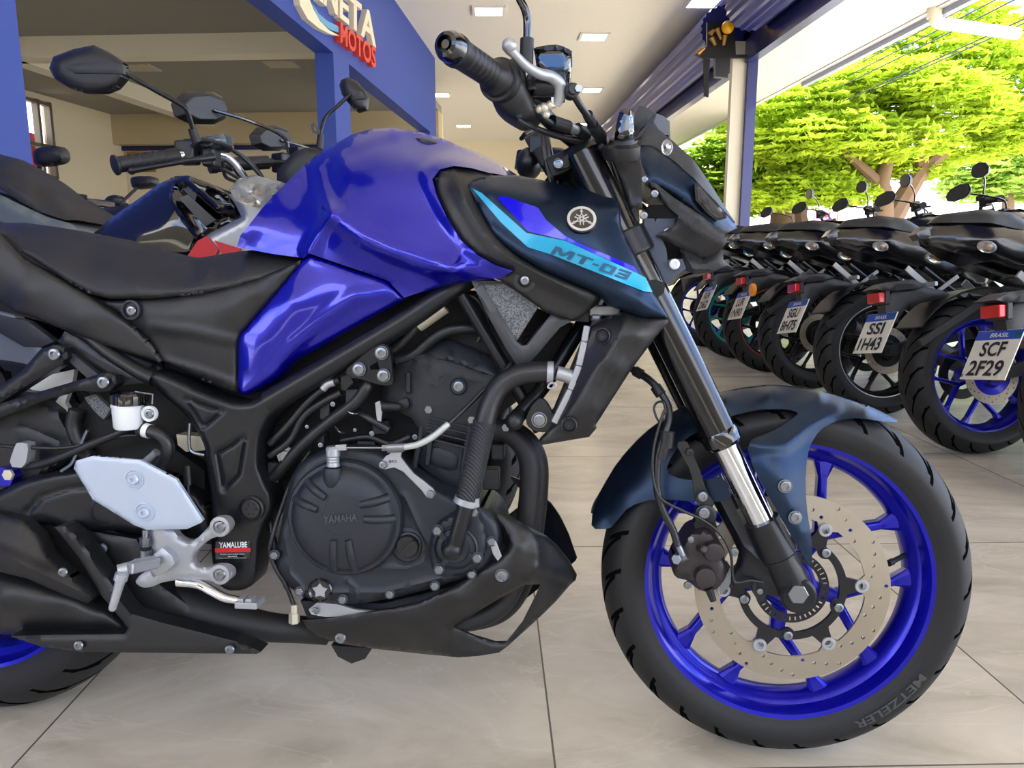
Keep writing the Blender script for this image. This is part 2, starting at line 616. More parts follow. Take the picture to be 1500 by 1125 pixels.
def leaf_mat(name, c1, c2, tr=.5):
    m, nt, b = new_mat(name); N = nt.nodes; L = nt.links
    nt.nodes.remove(b)
    tc = N.new('ShaderNodeTexCoord'); nz = N.new('ShaderNodeTexNoise'); nz.inputs['Scale'].default_value = 1.3
    nz.inputs['Detail'].default_value = 5
    L.new(tc.outputs['Object'], nz.inputs['Vector'])
    mx = N.new('ShaderNodeMix'); mx.data_type = 'RGBA'; L.new(nz.outputs['Fac'], mx.inputs[0])
    mx.inputs[6].default_value = (*lin(c1), 1); mx.inputs[7].default_value = (*lin(c2), 1)
    d = N.new('ShaderNodeBsdfDiffuse'); t = N.new('ShaderNodeBsdfTranslucent'); s = N.new('ShaderNodeMixShader')
    s.inputs[0].default_value = tr
    L.new(mx.outputs[2], d.inputs[0]); L.new(mx.outputs[2], t.inputs[0])
    L.new(d.outputs[0], s.inputs[1]); L.new(t.outputs[0], s.inputs[2])
    L.new(s.outputs[0], N['Material Output'].inputs[0])
    return m

M_wallblue = pm('blue facade paint', (36, 66, 156), .55, bump=.1, bscale=60)
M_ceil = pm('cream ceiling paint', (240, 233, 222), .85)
M_cream = pm('cream wall paint', (232, 220, 192), .8)
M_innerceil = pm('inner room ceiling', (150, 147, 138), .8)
M_pale = pm('pale stone wainscot', (196, 190, 172), .4, var=.1, vscale=6)
M_lamp = pm('led panel', (255, 250, 235), .5, emit=(255, 240, 205), estr=9)
M_frame = pm('lamp frame', (235, 230, 220), .5)
M_rail = pm('dark blue steel', (22, 32, 92), .3, .3, .3)
M_shut = pm('blue shutter slats', (40, 48, 132), .3, .3)
M_post = pm('cream painted post', (214, 206, 186), .5)

# ---- floor, ceiling, walls
mb = MB(); mb.box((1, 12, -.05), (30, 36, .1)); fl = struct(mb.obj('floor', floor_mat(), smooth=False))
mb = MB()
mb.box((0, 0, HC + .1), (1, 1, .2))
CEILF = Frame((3.76, 0, 0), rw, rn, (0, 0, 1))
def cprism(fr, x0, x1, y0, y1, z0, z1):
    return [(fr.O + fr.R @ np.array([x, y, z])) for x, y, z in
            ((x0, y0, z0), (x1, y0, z0), (x1, y1, z0), (x0, y1, z0), (x0, y0, z1), (x1, y0, z1), (x1, y1, z1), (x0, y1, z1))]
BOXF = [(3, 2, 1, 0), (4, 5, 6, 7), (0, 1, 5, 4), (1, 2, 6, 5), (2, 3, 7, 6), (3, 0, 4, 7)]
mb = MB(); mb.add(cprism(CEILF, -4.2, 27.5, 0.0, 14, HC, HC + .2), BOXF)
struct(mb.obj('ceiling', M_ceil, smooth=False))
mb = MB(); mb.box((0, 27.3, 2.2), (16, .2, 4.5)); struct(mb.obj('wall_far', M_cream, smooth=False))
mb = MB(); mb.add(cprism(CEILF, -4.2, 27.5, -.06, .06, 3.62, HC + .2), BOXF)
struct(mb.obj('trim_1', M_rail, smooth=False))

mb = MB(); mb.box((-1, -6.5, 1.6), (16, .2, 3.2)); struct(mb.obj('wall_tank_reflection', pm('grey reflection wall', (150, 146, 138), .8), smooth=False))  # unseen wall added behind the camera for the tank to reflect
A = on_z(637, 85, HC); B = on_z(578, 0, HC)
ww = vnorm((A - B) * [1, 1, 0]); wn_ = np.array([-ww[1], ww[0], 0])
WL = Frame([A[0], A[1], 0], ww, wn_, (0, 0, 1))
loc = lambda x, z, t: np.array([x, -t, z])
mb = MB()
ja, _, jz = WL.P(488, 77)
mb.surf(WL, [(-15.5, -.1), (0, -.1), (0, HC), (-15.5, HC)],
        holes=[[(-11.68, -.05), (ja, -.05), (ja, jz), (-11.68, jz)], [(-6.1, -.05), (-.68, -.05), (-.68, 2.85), (-6.1, 2.85)]],
        sp=2, back=.2, conv=loc)
struct(mb.obj('wall_left', M_wallblue, M=WL.matrix(), smooth=False))

# ---- room behind the blue wall
corner = on_z(178, 172, 3.7)
cl = WL.R.T @ (corner - WL.O)
def inner_box(name, mat, x0, x1, y0, y1, z0, z1, kind='structure'):
    mb = MB(); mb.add([np.array(p) for p in ((x0, y0, z0), (x1, y0, z0), (x1, y1, z0), (x0, y1, z0), (x0, y0, z1), (x1, y0, z1), (x1, y1, z1), (x0, y1, z1))], BOXF)
    return struct(mb.obj(name, mat, M=WL.matrix(), smooth=False))
ix, iy = cl[0], cl[1]
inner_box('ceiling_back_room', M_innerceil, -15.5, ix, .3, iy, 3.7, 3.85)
inner_box('wall_back_room_far', M_cream, ix + .03, ix + .2, .3, iy + .2, 0, 3.7)
# left wall of that room, with a window opening
mb = MB()
IW = Frame(WL.O + WL.R @ np.array([0, iy, 0]), WL.R[:, 0], WL.R[:, 1], (0, 0, 1))
w0 = IW.P(30, 150); w1 = IW.P(76, 262); w2 = IW.P(80, 150)
wx0, wx1, wz0, wz1 = w0[0], IW.P(79, 200)[0], IW.P(79, 262)[2], IW.P(79, 152)[2]
mb.surf(IW, [(-15.5, 0), (ix, 0), (ix, 3.7), (-15.5, 3.7)], holes=[[(wx0, wz0), (wx1, wz0), (wx1, wz1), (wx0, wz1)]], sp=3, back=.2, conv=loc)
struct(mb.obj('wall_back_room_left', M_cream, M=IW.matrix(), smooth=False))
mb = MB()
for x in (wx0, wx0 * .5 + wx1 * .5, wx1 - .08):
    mb.add([np.array(p) for p in ((x, -.02, wz0), (x + .08, -.02, wz0), (x + .08, .1, wz0), (x, .1, wz0), (x, -.02, wz1), (x + .08, -.02, wz1), (x + .08, .1, wz1), (x, .1, wz1))], BOXF)
for z in (wz0, wz0 * .6 + wz1 * .4, wz1 - .08):
    mb.add([np.array(p) for p in ((wx0, -.02, z), (wx1, -.02, z), (wx1, .1, z), (wx0, .1, z), (wx0, -.02, z + .06), (wx1, -.02, z + .06), (wx1, .1, z + .06), (wx0, .1, z + .06))], BOXF)
struct(mb.obj('window_1', pm('grey window frame', (120, 112, 98), .5, .3), M=IW.matrix(), smooth=False))
mb = MB(); mb.add([np.array(p) for p in ((wx0 + .3, .3, wz0), (wx1, .3, wz0), (wx1, 1.2, wz0), (wx0 + .3, 1.2, wz0), (wx0 + .3, .3, wz1 - .6), (wx1, .3, wz1 - .6), (wx1, 1.2, wz1 - .6), (wx0 + .3, 1.2, wz1 - .6))], BOXF)
o = mb.obj('storage_cabinet', pm('red paint', (190, 22, 24), .4), M=IW.matrix(), smooth=False, bevel=.01)
tag(o, 'red cabinet seen through the window of the back room', 'cabinet')
inner_box('baseboard_back_room', M_pale, -15.5, ix, iy - .03, iy, 0, 1.15)
inner_box('baseboard_back_room_far', M_pale, ix - .03, ix, .3, iy, 0, 1.0)
# ceiling beams
for k, x in enumerate((-9.6, -4.2)):
    inner_box('trim_%d' % (k + 2), pm('beam paint %d' % k, (236, 228, 206), .8), x, x + .35, .3, iy, 3.42, 3.7)
bq0 = WL.R.T @ (on_z(36, 92, 3.42) - WL.O); bq1 = WL.R.T @ (on_z(245, 168, 3.42) - WL.O)
bym = (bq0[1] + bq1[1]) / 2
inner_box('trim_5', pm('beam paint long', (236, 228, 206), .8), -15.5, ix, bym - .15, bym + .15, 3.42, 3.7)
inner_box('trim_6', M_rail, ix - .12, ix - .06, .3, iy, 2.95, 3.05)
inner_box('trim_7', pm('beam paint far shaded', (200, 184, 148), .8), ix - .45, ix, .3, iy, 3.05, 3.7)  # darker cream band: shade high on the far wall put into the paint
# posters on the back wall
mb = MB()
def card(name, mat, px0, py0, px1, py1, label, cat, t=0.03, kd=None):
    pr = lambda px, py: WL.R.T @ (on_plane(px, py, WL.O + WL.R @ np.array([ix - t, 0, 0]), WL.R[:, 0]) - WL.O)
    a, b = pr(px0, py1), pr(px1, py0)
    mb = MB(); y0, y1 = sorted((a[1], b[1])); z0, z1 = a[2], b[2]
    mb.add([np.array(p) for p in ((a[0], y0, z0), (a[0] + .05, y0, z0), (a[0] + .05, y1, z0), (a[0], y1, z0), (a[0], y0, z1), (a[0] + .05, y0, z1), (a[0] + .05, y1, z1), (a[0], y1, z1))], BOXF)
    return tag(mb.obj(name, mat, M=WL.matrix(), smooth=False, bevel=.004), label, cat)
card('cardboard_panel', pm('tan board', (168, 128, 62), .7), 188, 222, 225, 252, 'tan wooden panel on the far wall of the back room, behind the handlebar grip', 'panel', .08)

# ---- lamps
LP = [(716, 15, 'square ceiling light above the motorcycle grip, largest in view'), (870, 53, 'square ceiling light above the brake fluid reservoir'),
      (867, 131, 'small ceiling light just right of the brake hose'), (679, 184, 'small low ceiling light nearest the far wall, left of the brake hose'),
      (645, 138, 'small ceiling light touching the right edge of the blue wall'), (1030, 3, 'ceiling light beside the roller shutter motor'),
      (858, 181, 'faint distant ceiling light behind the brake hose')]
for i, (x, y, lb) in enumerate(LP):
    p = on_z(x, y, HC)
    t = empty('ceiling_light', Matrix.Translation(Vector((p[0], p[1], HC))) @ Matrix.Rotation(RY, 4, 'Z').inverted(), lb, 'ceiling light', 'square lights in the showroom ceiling')
    m = MB(); m.surf(WF, [(-.25, -.25), (.25, -.25), (.25, .25), (-.25, .25)], holes=[[(-.2, -.2), (.2, -.2), (.2, .2), (-.2, .2)]], conv=lambda x, z, t: np.array([x, z, -t]), t=.03, back=0, sp=1)
    m = MB()
    for (a, b, c, d) in ((-.225, 0, .05, .5), (.225, 0, .05, .5), (0, -.225, .4, .05), (0, .225, .4, .05)):
        m.box((a, b, -.012), (c, d, .024))
    m.obj('frame', M_frame, t, smooth=False)
    m = MB(); m.box((0, 0, -.008), (.4, .4, .016)); m.obj('diffuser', M_lamp, t, smooth=False)
for k, (x, y) in enumerate(((412, 93), (300, 138), (205, 98))):
    pr = on_z(x, y, 3.7)
    t = empty('ceiling_light', Matrix.Translation(Vector((pr[0], pr[1], 3.7))), ['unlit ceiling panel near the blue column of the back room', 'unlit small ceiling panel in the middle of the back room ceiling', 'unlit ceiling panel right of the largest black mirror'][k], 'ceiling light', 'unlit panels in the back room ceiling')
    m = MB(); m.box((0, 0, -.01), (.5, .5, .02)); m.obj('panel', pm('unlit panel %d' % k, (190, 180, 160), .5), t, smooth=False)

# ---- sign on the blue wall
sg = empty('shop_sign', WL.matrix(), 'planeta motos shop sign with raised cream and red letters on the blue wall', 'sign')
M_cr = pm('cream letter', (232, 222, 196), .5); M_rd = pm('red letter', (215, 62, 48), .5)
def raise_text(txt, p0, p1, h, mat, name, d=.07):
    m = MB(); text_px(m, WL, txt, p0, p1, h, 0, lift=d, bold=.022)
    n = len(m.v); m.v += [(x, -0.001, z) for (x, y, z) in m.v]
    e = {}
    for f in m.f:
        for i in range(len(f)): e[(f[i], f[(i + 1) % len(f)])] = 1
    for (a, b) in list(e):
        if (b, a) not in e: m.f.append((b, a, n + a, n + b)); m.m.append(0)
    return m.obj(name, mat, sg, smooth=False)
raise_text('PLANETA', (424, -36), (551, 70), (0, -46), M_cr, 'letters')
raise_text('MOTOS', (499, 62), (551, 101), (0, -31), M_rd, 'letters')
m = MB(); m.surf(WL, [(436, -14), (440, 8), (451, 28), (468, 42), (484, 50), (498, 53), (482, 44), (469, 31), (460, 15), (454, 0), (451, -14)], t=.06, back=.059, sp=6)
m.obj('swoosh', M_cr, sg, smooth=False)
m = MB(); m.surf(WL, [(457, 3), (462, 19), (471, 33), (483, 43), (499, 49), (495, 38), (480, 31), (467, 20)], t=.05, back=.049, sp=6)
m.obj('swoosh', pm('light blue emblem', (60, 150, 205), .4), sg, smooth=False)

# ---- shop front: rails, roller shutters, post, soffit
def along(px, py, z): return CEILF.R.T @ (on_z(px, py, z) - CEILF.O)
fx = along(1107, 90, 3.33)
# rail under each shutter (front one ends at the post)
postx = along(1106, 92, 3.33)[0]
def fbox(name, mat, x0, x1, y0, y1, z0, z1, **k):
    mb = MB(); mb.add([np.array(p) for p in ((x0, y0, z0), (x1, y0, z0), (x1, y1, z0), (x0, y1, z0), (x0, y0, z1), (x1, y0, z1), (x1, y1, z1), (x0, y1, z1))], BOXF)
    return mb.obj(name, mat, M=CEILF.matrix(), smooth=False, **k)
struct(fbox('trim_8', M_rail, -3.5, postx, .06, .2, 3.33, 3.62))
struct(fbox('trim_9', M_rail, postx + .1, 27, .06, .2, 3.33, 3.62))
for k, (x0, x1, lb) in enumerate(((-3.5, postx - .8, 'blue ribbed roller shutter drum nearest the camera above the open shop front'), (postx + .35, 27, 'blue ribbed roller shutter drum beyond the cream post'))):
    t = empty('roller_shutter', CEILF.matrix(), lb, 'roller shutter', 'rolled up blue shutters')
    m = MB()
    prof = []
    n = 44
    vs = []
    for j in range(n):
        r = .33 if j % 2 else .305
        a = 2 * math.pi * j / n
        vs.append((r * math.cos(a), r * math.sin(a)))
    V = [np.array([x0, .42 + a, 3.86 + b]) for a, b in vs] + [np.array([x1, .42 + a, 3.86 + b]) for a, b in vs]
    m.add(V, [(j, (j + 1) % n, n + (j + 1) % n, n + j) for j in range(n)] + [tuple(range(n)), tuple(range(2 * n - 1, n - 1, -1))])
    m.obj('drum', M_shut, t, smooth=False)
p = along(1078, 90, 3.33)
struct(fbox('trim_10', M_post, postx + .02, postx + .14, .1, .36, 0, 3.62))
struct(fbox('trim_11', M_rail, postx - .05, postx + .02, 0.02, .16, 0, 3.4))
# motor bracket
t = empty('shutter_motor', CEILF.matrix(), 'black shutter motor bracket with yellow cap hanging above the cream post', 'motor')
my = .34
def fp(px, py, x=postx - .1):
    q = CEILF.R.T @ (on_plane(px, py, CEILF.O + CEILF.R @ np.array([x, 0, 0]), CEILF.R[:, 0]) - CEILF.O)
    return q
def fpoly(mb, pts, x, th):
    mb.prism([fp(a, b, x) for a, b in pts], (th, 0, 0))
m = MB(); fpoly(m, [(1036, 32), (1076, 30), (1078, 80), (1103, 80), (1103, 84), (1030, 86), (1018, 80), (1036, 68)], postx - .1, .06); m.obj('plate', MT['trim'], t, smooth=False)
m = MB(); fpoly(m, [(1048, 84), (1070, 84), (1066, 114), (1048, 112)], postx - .16, .1); m.obj('gearbox', MT['trim'], t, smooth=False)
m = MB(); fpoly(m, [(1031, 86), (1040, 86), (1038, 142), (1032, 140)], postx - .14, .05); m.obj('strap', MT['void'], t, smooth=False)
m = MB(); c = fp(1066, 40, postx - .2); m.ball(c, .085, 16, 10); m.obj('cap', pm('yellow cap', (235, 175, 20), .35), t)
m = MB()
for a in ((1050, 42, 1056, 58), (1042, 55, 1048, 66), (1062, 52, 1060, 66), (1022, 78, 1032, 70), (1040, 50, 1046, 44)):
    q0 = fp(a[0], a[1], postx - .17); q1 = fp(a[2], a[3], postx - .17); m.cyl(q0, q1, .035, .02, 10)
m.obj('linkage', pm('brass linkage', (176, 132, 70), .4, .6), t)
# soffit, its edge
M_sof = plank_mat('white plank soffit', (206, 200, 190), .2, 1)
struct(fbox('ceiling_canopy', M_sof, -4, 27, -2.12, -.06, 3.9, 4.0))
struct(fbox('trim_12', pm('pale edge', (200, 200, 205), .5), -4, 27, -2.2, -2.1, 3.88, 4.1))
struct(fbox('trim_13', pm('grey flashing', (150, 155, 175), .5), 8, 15.5, -2.3, -2.2, 3.8, 4.0))
M_pvc = pm('cream drain pipe', (228, 218, 198), .4)
for (a, b2, c2, lb, r) in (((1370, 12), (1369, 33), (1492, 50), 'cream drain pipe with elbow under the canopy edge', .075),
                     ((962, 222), (964, 226), (1041, 225), 'distant cream drain pipe low under the canopy edge', .075)):
    p0 = on_z(*a, 3.9)
    q1 = on_plane(b2[0], b2[1], p0, (0, 1, 0)); q2 = on_plane(c2[0], c2[1], p0, (0, 1, 0))
    m = MB(); dd = vnorm(q2 - q1)
    m.tube([p0, q1 + (p0 - q1) * .25, q1 + dd * .08, q1 + dd * .25, q2], r, 16, k=5)
    m.cyl(p0, p0 + np.array([0, 0, -.12]), r * 1.25, n=16)
    tag(m.obj('drain_pipe', M_pvc), lb, 'pipe')

# ---- outside
M_road = pm('pale concrete yard', (196, 192, 184), .8, var=.08)
mb = MB(); mb.box((55, 30, -.06), (78, 140, .1)); struct(mb.obj('ground', M_road, smooth=False))
bd = empty('building', None, 'pale low building across the street behind the parked motorcycles', 'building')
mb = MB(); mb.box((22, 42, 1.3), (60, .4, 2.6)); mb.obj('wall', pm('white render', (232, 230, 224), .8), bd, smooth=False)
def opix(px, py, y=41.7): return on_y(px, py, y)
mb = MB(); a = opix(1192, 333); b = opix(1226, 309); mb.box(((a[0] + b[0]) / 2, 41.7, (a[2] + b[2]) / 2), (b[0] - a[0], .1, b[2] - a[2])); mb.obj('banner', pm('pink banner', (226, 120, 170), .6), bd, smooth=False)
mb = MB(); a = opix(1226, 333); b = opix(1240, 306); mb.box(((a[0] + b[0]) / 2, 41.7, (a[2] + b[2]) / 2), (b[0] - a[0], .1, b[2] - a[2])); mb.obj('banner', pm('yellow banner', (235, 220, 120), .6), bd, smooth=False)
mb = MB(); text_px(mb, WF, 'VM', (1203, 320), (1216, 320), (0, -9), -41.6); mb.obj('lettering', MT['red'], bd, smooth=False)

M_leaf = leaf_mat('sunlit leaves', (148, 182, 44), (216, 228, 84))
M_leaf2 = leaf_mat('shaded leaves', (92, 130, 40), (172, 200, 70))  # bright and dark greens: sun and shade put into the leaf colours
M_bark = pm('bark', (118, 92, 70), .85, bump=.8, bscale=30, var=.25, vscale=6)
def tree(label, Y, trunk, branches, blobs, nleaf, mat, size=.085, seed=1):
    """trunk / branches in pixels at depth Y; blobs = (px, py, dy, rx, rz)"""
    rs = np.random.RandomState(seed)
    base = on_y(trunk[0][0], trunk[0][1], Y); base[2] = 0
    t = empty('street_tree', Matrix.Translation(Vector(base)), label, 'tree', 'street trees outside')
    m = MB()
    pts = [on_y(x, y, Y) - base for x, y, r in trunk]; pts[0][2] = -.05
    m.tube(pts, [r for _, _, r in trunk], 12, k=5); m.obj('trunk', M_bark, t)
    for br in branches:
        m = MB(); m.tube([on_y(x, y, Y + d) - base for x, y, r, d in br], [r for _, _, r, _ in br], 8, k=5); m.obj('branch', M_bark, t)
    C = []; tot = sum(b[3] ** 2 for b in blobs)
    vs = []
    for (x, y, d, rx, rz) in blobs:
        c = on_y(x, y, Y + d) - base
        k = int(nleaf * rx ** 2 / tot)
        # flat layered pads of fine leaves
        u = rs.normal(size=(k, 3)); u /= np.linalg.norm(u, axis=1)[:, None]
        rad = rs.uniform(.55, 1, k) ** .5
        p = u * rad[:, None]
        lay = np.round(p[:, 2] * 3 + rs.uniform(-.18, .18, k)) / 3
        p[:, 2] = lay * .8 + p[:, 2] * .2
        q = c + p * np.array([rx, rx * .8, rz]) * (1 + .25 * np.sin(u[:, :1] * 9 + u[:, 1:2] * 7))
        C.append(q)
    C = np.concatenate(C); n = len(C)
    a = rs.normal(size=(n, 3)); a[:, 2] *= .35; a /= np.linalg.norm(a, axis=1)[:, None]
    b = np.cross(a, rs.normal(size=(n, 3)) * .5 + np.array([0, 0, 1.])); b /= np.linalg.norm(b, axis=1)[:, None]
    s = rs.uniform(.6, 1.3, n)[:, None] * size
    V = np.stack([C - a * s * 1.5, C + b * s * .55, C + a * s * 1.5, C - b * s * .55], 1).reshape(-1, 3)
    me = bpy.data.meshes.new('foliage')
    me.vertices.add(4 * n); me.vertices.foreach_set('co', V.flatten())
    me.loops.add(4 * n); me.loops.foreach_set('vertex_index', np.arange(4 * n))
    me.polygons.add(n); me.polygons.foreach_set('loop_start', np.arange(n) * 4)
    me.update(); me.materials.append(mat)
    o = bpy.data.objects.new('foliage', me); COL.objects.link(o); o.parent = t
    return t
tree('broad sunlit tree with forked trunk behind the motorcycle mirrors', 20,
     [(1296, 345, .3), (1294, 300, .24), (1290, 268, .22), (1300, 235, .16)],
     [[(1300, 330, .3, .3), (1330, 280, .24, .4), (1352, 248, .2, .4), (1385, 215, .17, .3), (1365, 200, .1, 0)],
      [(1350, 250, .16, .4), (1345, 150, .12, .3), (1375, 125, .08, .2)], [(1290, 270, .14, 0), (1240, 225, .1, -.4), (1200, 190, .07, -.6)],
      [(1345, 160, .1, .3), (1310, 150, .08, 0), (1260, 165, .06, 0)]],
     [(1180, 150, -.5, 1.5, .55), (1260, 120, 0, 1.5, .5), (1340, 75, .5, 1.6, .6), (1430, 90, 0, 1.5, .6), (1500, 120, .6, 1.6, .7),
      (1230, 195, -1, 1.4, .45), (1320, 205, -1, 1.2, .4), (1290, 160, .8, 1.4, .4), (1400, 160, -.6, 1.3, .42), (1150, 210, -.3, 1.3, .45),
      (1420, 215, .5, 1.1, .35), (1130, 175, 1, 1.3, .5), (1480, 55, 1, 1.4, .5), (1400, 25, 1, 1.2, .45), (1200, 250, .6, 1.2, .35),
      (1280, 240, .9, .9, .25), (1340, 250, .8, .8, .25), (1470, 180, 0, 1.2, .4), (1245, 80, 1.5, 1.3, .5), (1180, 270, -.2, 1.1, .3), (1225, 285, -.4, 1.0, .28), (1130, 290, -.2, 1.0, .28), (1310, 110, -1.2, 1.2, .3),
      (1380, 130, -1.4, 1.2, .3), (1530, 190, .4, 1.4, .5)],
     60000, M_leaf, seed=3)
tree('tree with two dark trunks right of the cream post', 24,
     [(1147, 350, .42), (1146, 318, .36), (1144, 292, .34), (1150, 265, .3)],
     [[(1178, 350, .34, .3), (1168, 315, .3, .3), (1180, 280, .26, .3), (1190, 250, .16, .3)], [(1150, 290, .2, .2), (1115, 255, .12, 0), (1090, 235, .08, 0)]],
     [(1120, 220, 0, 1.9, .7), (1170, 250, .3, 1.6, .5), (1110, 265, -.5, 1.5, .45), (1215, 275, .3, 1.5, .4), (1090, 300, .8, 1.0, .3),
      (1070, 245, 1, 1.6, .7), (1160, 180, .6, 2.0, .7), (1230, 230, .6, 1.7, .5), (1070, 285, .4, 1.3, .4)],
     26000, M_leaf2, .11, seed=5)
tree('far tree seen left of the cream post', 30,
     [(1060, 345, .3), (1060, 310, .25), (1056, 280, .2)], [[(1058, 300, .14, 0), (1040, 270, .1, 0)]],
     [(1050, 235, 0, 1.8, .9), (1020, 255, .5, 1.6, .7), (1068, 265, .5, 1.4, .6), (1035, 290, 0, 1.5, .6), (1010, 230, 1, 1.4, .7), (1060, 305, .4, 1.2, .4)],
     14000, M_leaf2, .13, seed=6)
tree('distant hazy tree at the right edge behind the tallest mirrors', 34,
     [(1475, 350, .3), (1476, 310, .25), (1480, 270, .2)], [[(1477, 290, .14, 0), (1450, 260, .1, 0)]],
     [(1460, 245, 0, 2.4, .8), (1510, 230, .5, 2.2, .8), (1490, 270, .5, 2.0, .6), (1430, 275, .5, 1.6, .5), (1540, 270, 0, 2.2, .8)],
     16000, leaf_mat('hazy leaves', (150, 185, 70), (205, 222, 120)), .14, seed=8)  # paler greens: distance haze put into the leaf colour
# overhead cables along the street
for k, (X, z) in enumerate(((7.6, 4.55), (7.9, 4.85), (8.2, 5.15), (7.7, 4.25), (8.4, 4.5))):
    m = MB(); m.tube([(X, 6, z), (X - .25, 17, z - .25), (X - .5, 28, z - .3), (X - .9, 45, z)], .012, 5, k=6)
    tag(m.obj('overhead_cable', MT['trim2']), 'thin overhead cable sagging along the street in front of the trees', 'cable', 'overhead cables')

# ---- light
wd = bpy.data.worlds.new('sky'); SC.world = wd; wd.use_nodes = True
nt = wd.node_tree; N = nt.nodes; L = nt.links
bg = N['Background']
tc = N.new('ShaderNodeTexCoord'); mp = N.new('ShaderNodeMapping'); mp.inputs['Scale'].default_value = (1, 1, 2.2)
L.new(tc.outputs['Generated'], mp.inputs[0])
nz = N.new('ShaderNodeTexNoise'); nz.inputs['Scale'].default_value = 2.6; nz.inputs['Detail'].default_value = 7; nz.inputs['Roughness'].default_value = .6
L.new(mp.outputs[0], nz.inputs['Vector'])
cr = N.new('ShaderNodeValToRGB'); e = cr.color_ramp.elements
e[0].position = .40; e[0].color = (.20, .42, .95, 1); e[1].position = .58; e[1].color = (1.0, .99, .97, 1)
L.new(nz.outputs['Fac'], cr.inputs[0])
sz = N.new('ShaderNodeSeparateXYZ'); L.new(tc.outputs['Generated'], sz.inputs[0])
hr = N.new('ShaderNodeMapRange'); L.new(sz.outputs[2], hr.inputs[0]); hr.inputs[1].default_value = 0; hr.inputs[2].default_value = .22
hr.inputs[3].default_value = 1; hr.inputs[4].default_value = 0
mx = N.new('ShaderNodeMix'); mx.data_type = 'RGBA'; L.new(hr.outputs[0], mx.inputs[0]); L.new(cr.outputs[0], mx.inputs[6]); mx.inputs[7].default_value = (1, .98, .95, 1)
gr = N.new('ShaderNodeMath'); gr.operation = 'LESS_THAN'; L.new(sz.outputs[2], gr.inputs[0]); gr.inputs[1].default_value = -.01
m2 = N.new('ShaderNodeMix'); m2.data_type = 'RGBA'; L.new(gr.outputs[0], m2.inputs[0]); L.new(mx.outputs[2], m2.inputs[6]); m2.inputs[7].default_value = (.42, .40, .37, 1)
L.new(m2.outputs[2], bg.inputs[0]); bg.inputs[1].default_value = 2.6
sun = bpy.data.lights.new('sun', 'SUN'); sun.energy = 10; sun.angle = .01; sun.color = (1, .96, .88)
so = bpy.data.objects.new('sun', sun); COL.objects.link(so)
so.rotation_euler = Vector((-.33, .30, -.9)).to_track_quat('-Z', 'Y').to_euler()

cam = bpy.data.cameras.new('camera'); cam.sensor_width = 36; cam.sensor_fit = 'HORIZONTAL'; cam.lens = 36 * F / 1500; cam.clip_start = .02; cam.clip_end = 300
co = bpy.data.objects.new('camera', cam); COL.objects.link(co); co.location = (0, 0, CAMZ); co.rotation_euler = (math.pi / 2 - PITCH, 0, 0)
SC.camera = co
SC.view_settings.view_transform = 'Standard'; SC.view_settings.look = 'None'; SC.view_settings.gamma = 1
SC.view_settings.use_curve_mapping = False
SC.view_settings.exposure = 1.02
# ================================================================== the blue motorcycle
yw, ln = math.radians(-5), math.radians(5)
h_ = np.array([math.cos(yw), math.sin(yw), 0]); l_ = np.array([math.sin(yw), -math.cos(yw), 0]); u_ = np.array([0, 0, 1.0])
up2 = math.cos(ln) * u_ - math.sin(ln) * l_; l2 = math.cos(ln) * l_ + math.sin(ln) * u_
Cw = np.array([.4415, 1.1877, .293 * math.cos(ln)])
B = Frame(Cw - .293 * up2, h_, -l2, up2)
bike = empty('motorcycle', B.matrix(), 'blue and navy naked motorcycle with blue wheels, nearest the camera', 'motorcycle')
MT['wheelback'] = MT['wheel_blue']

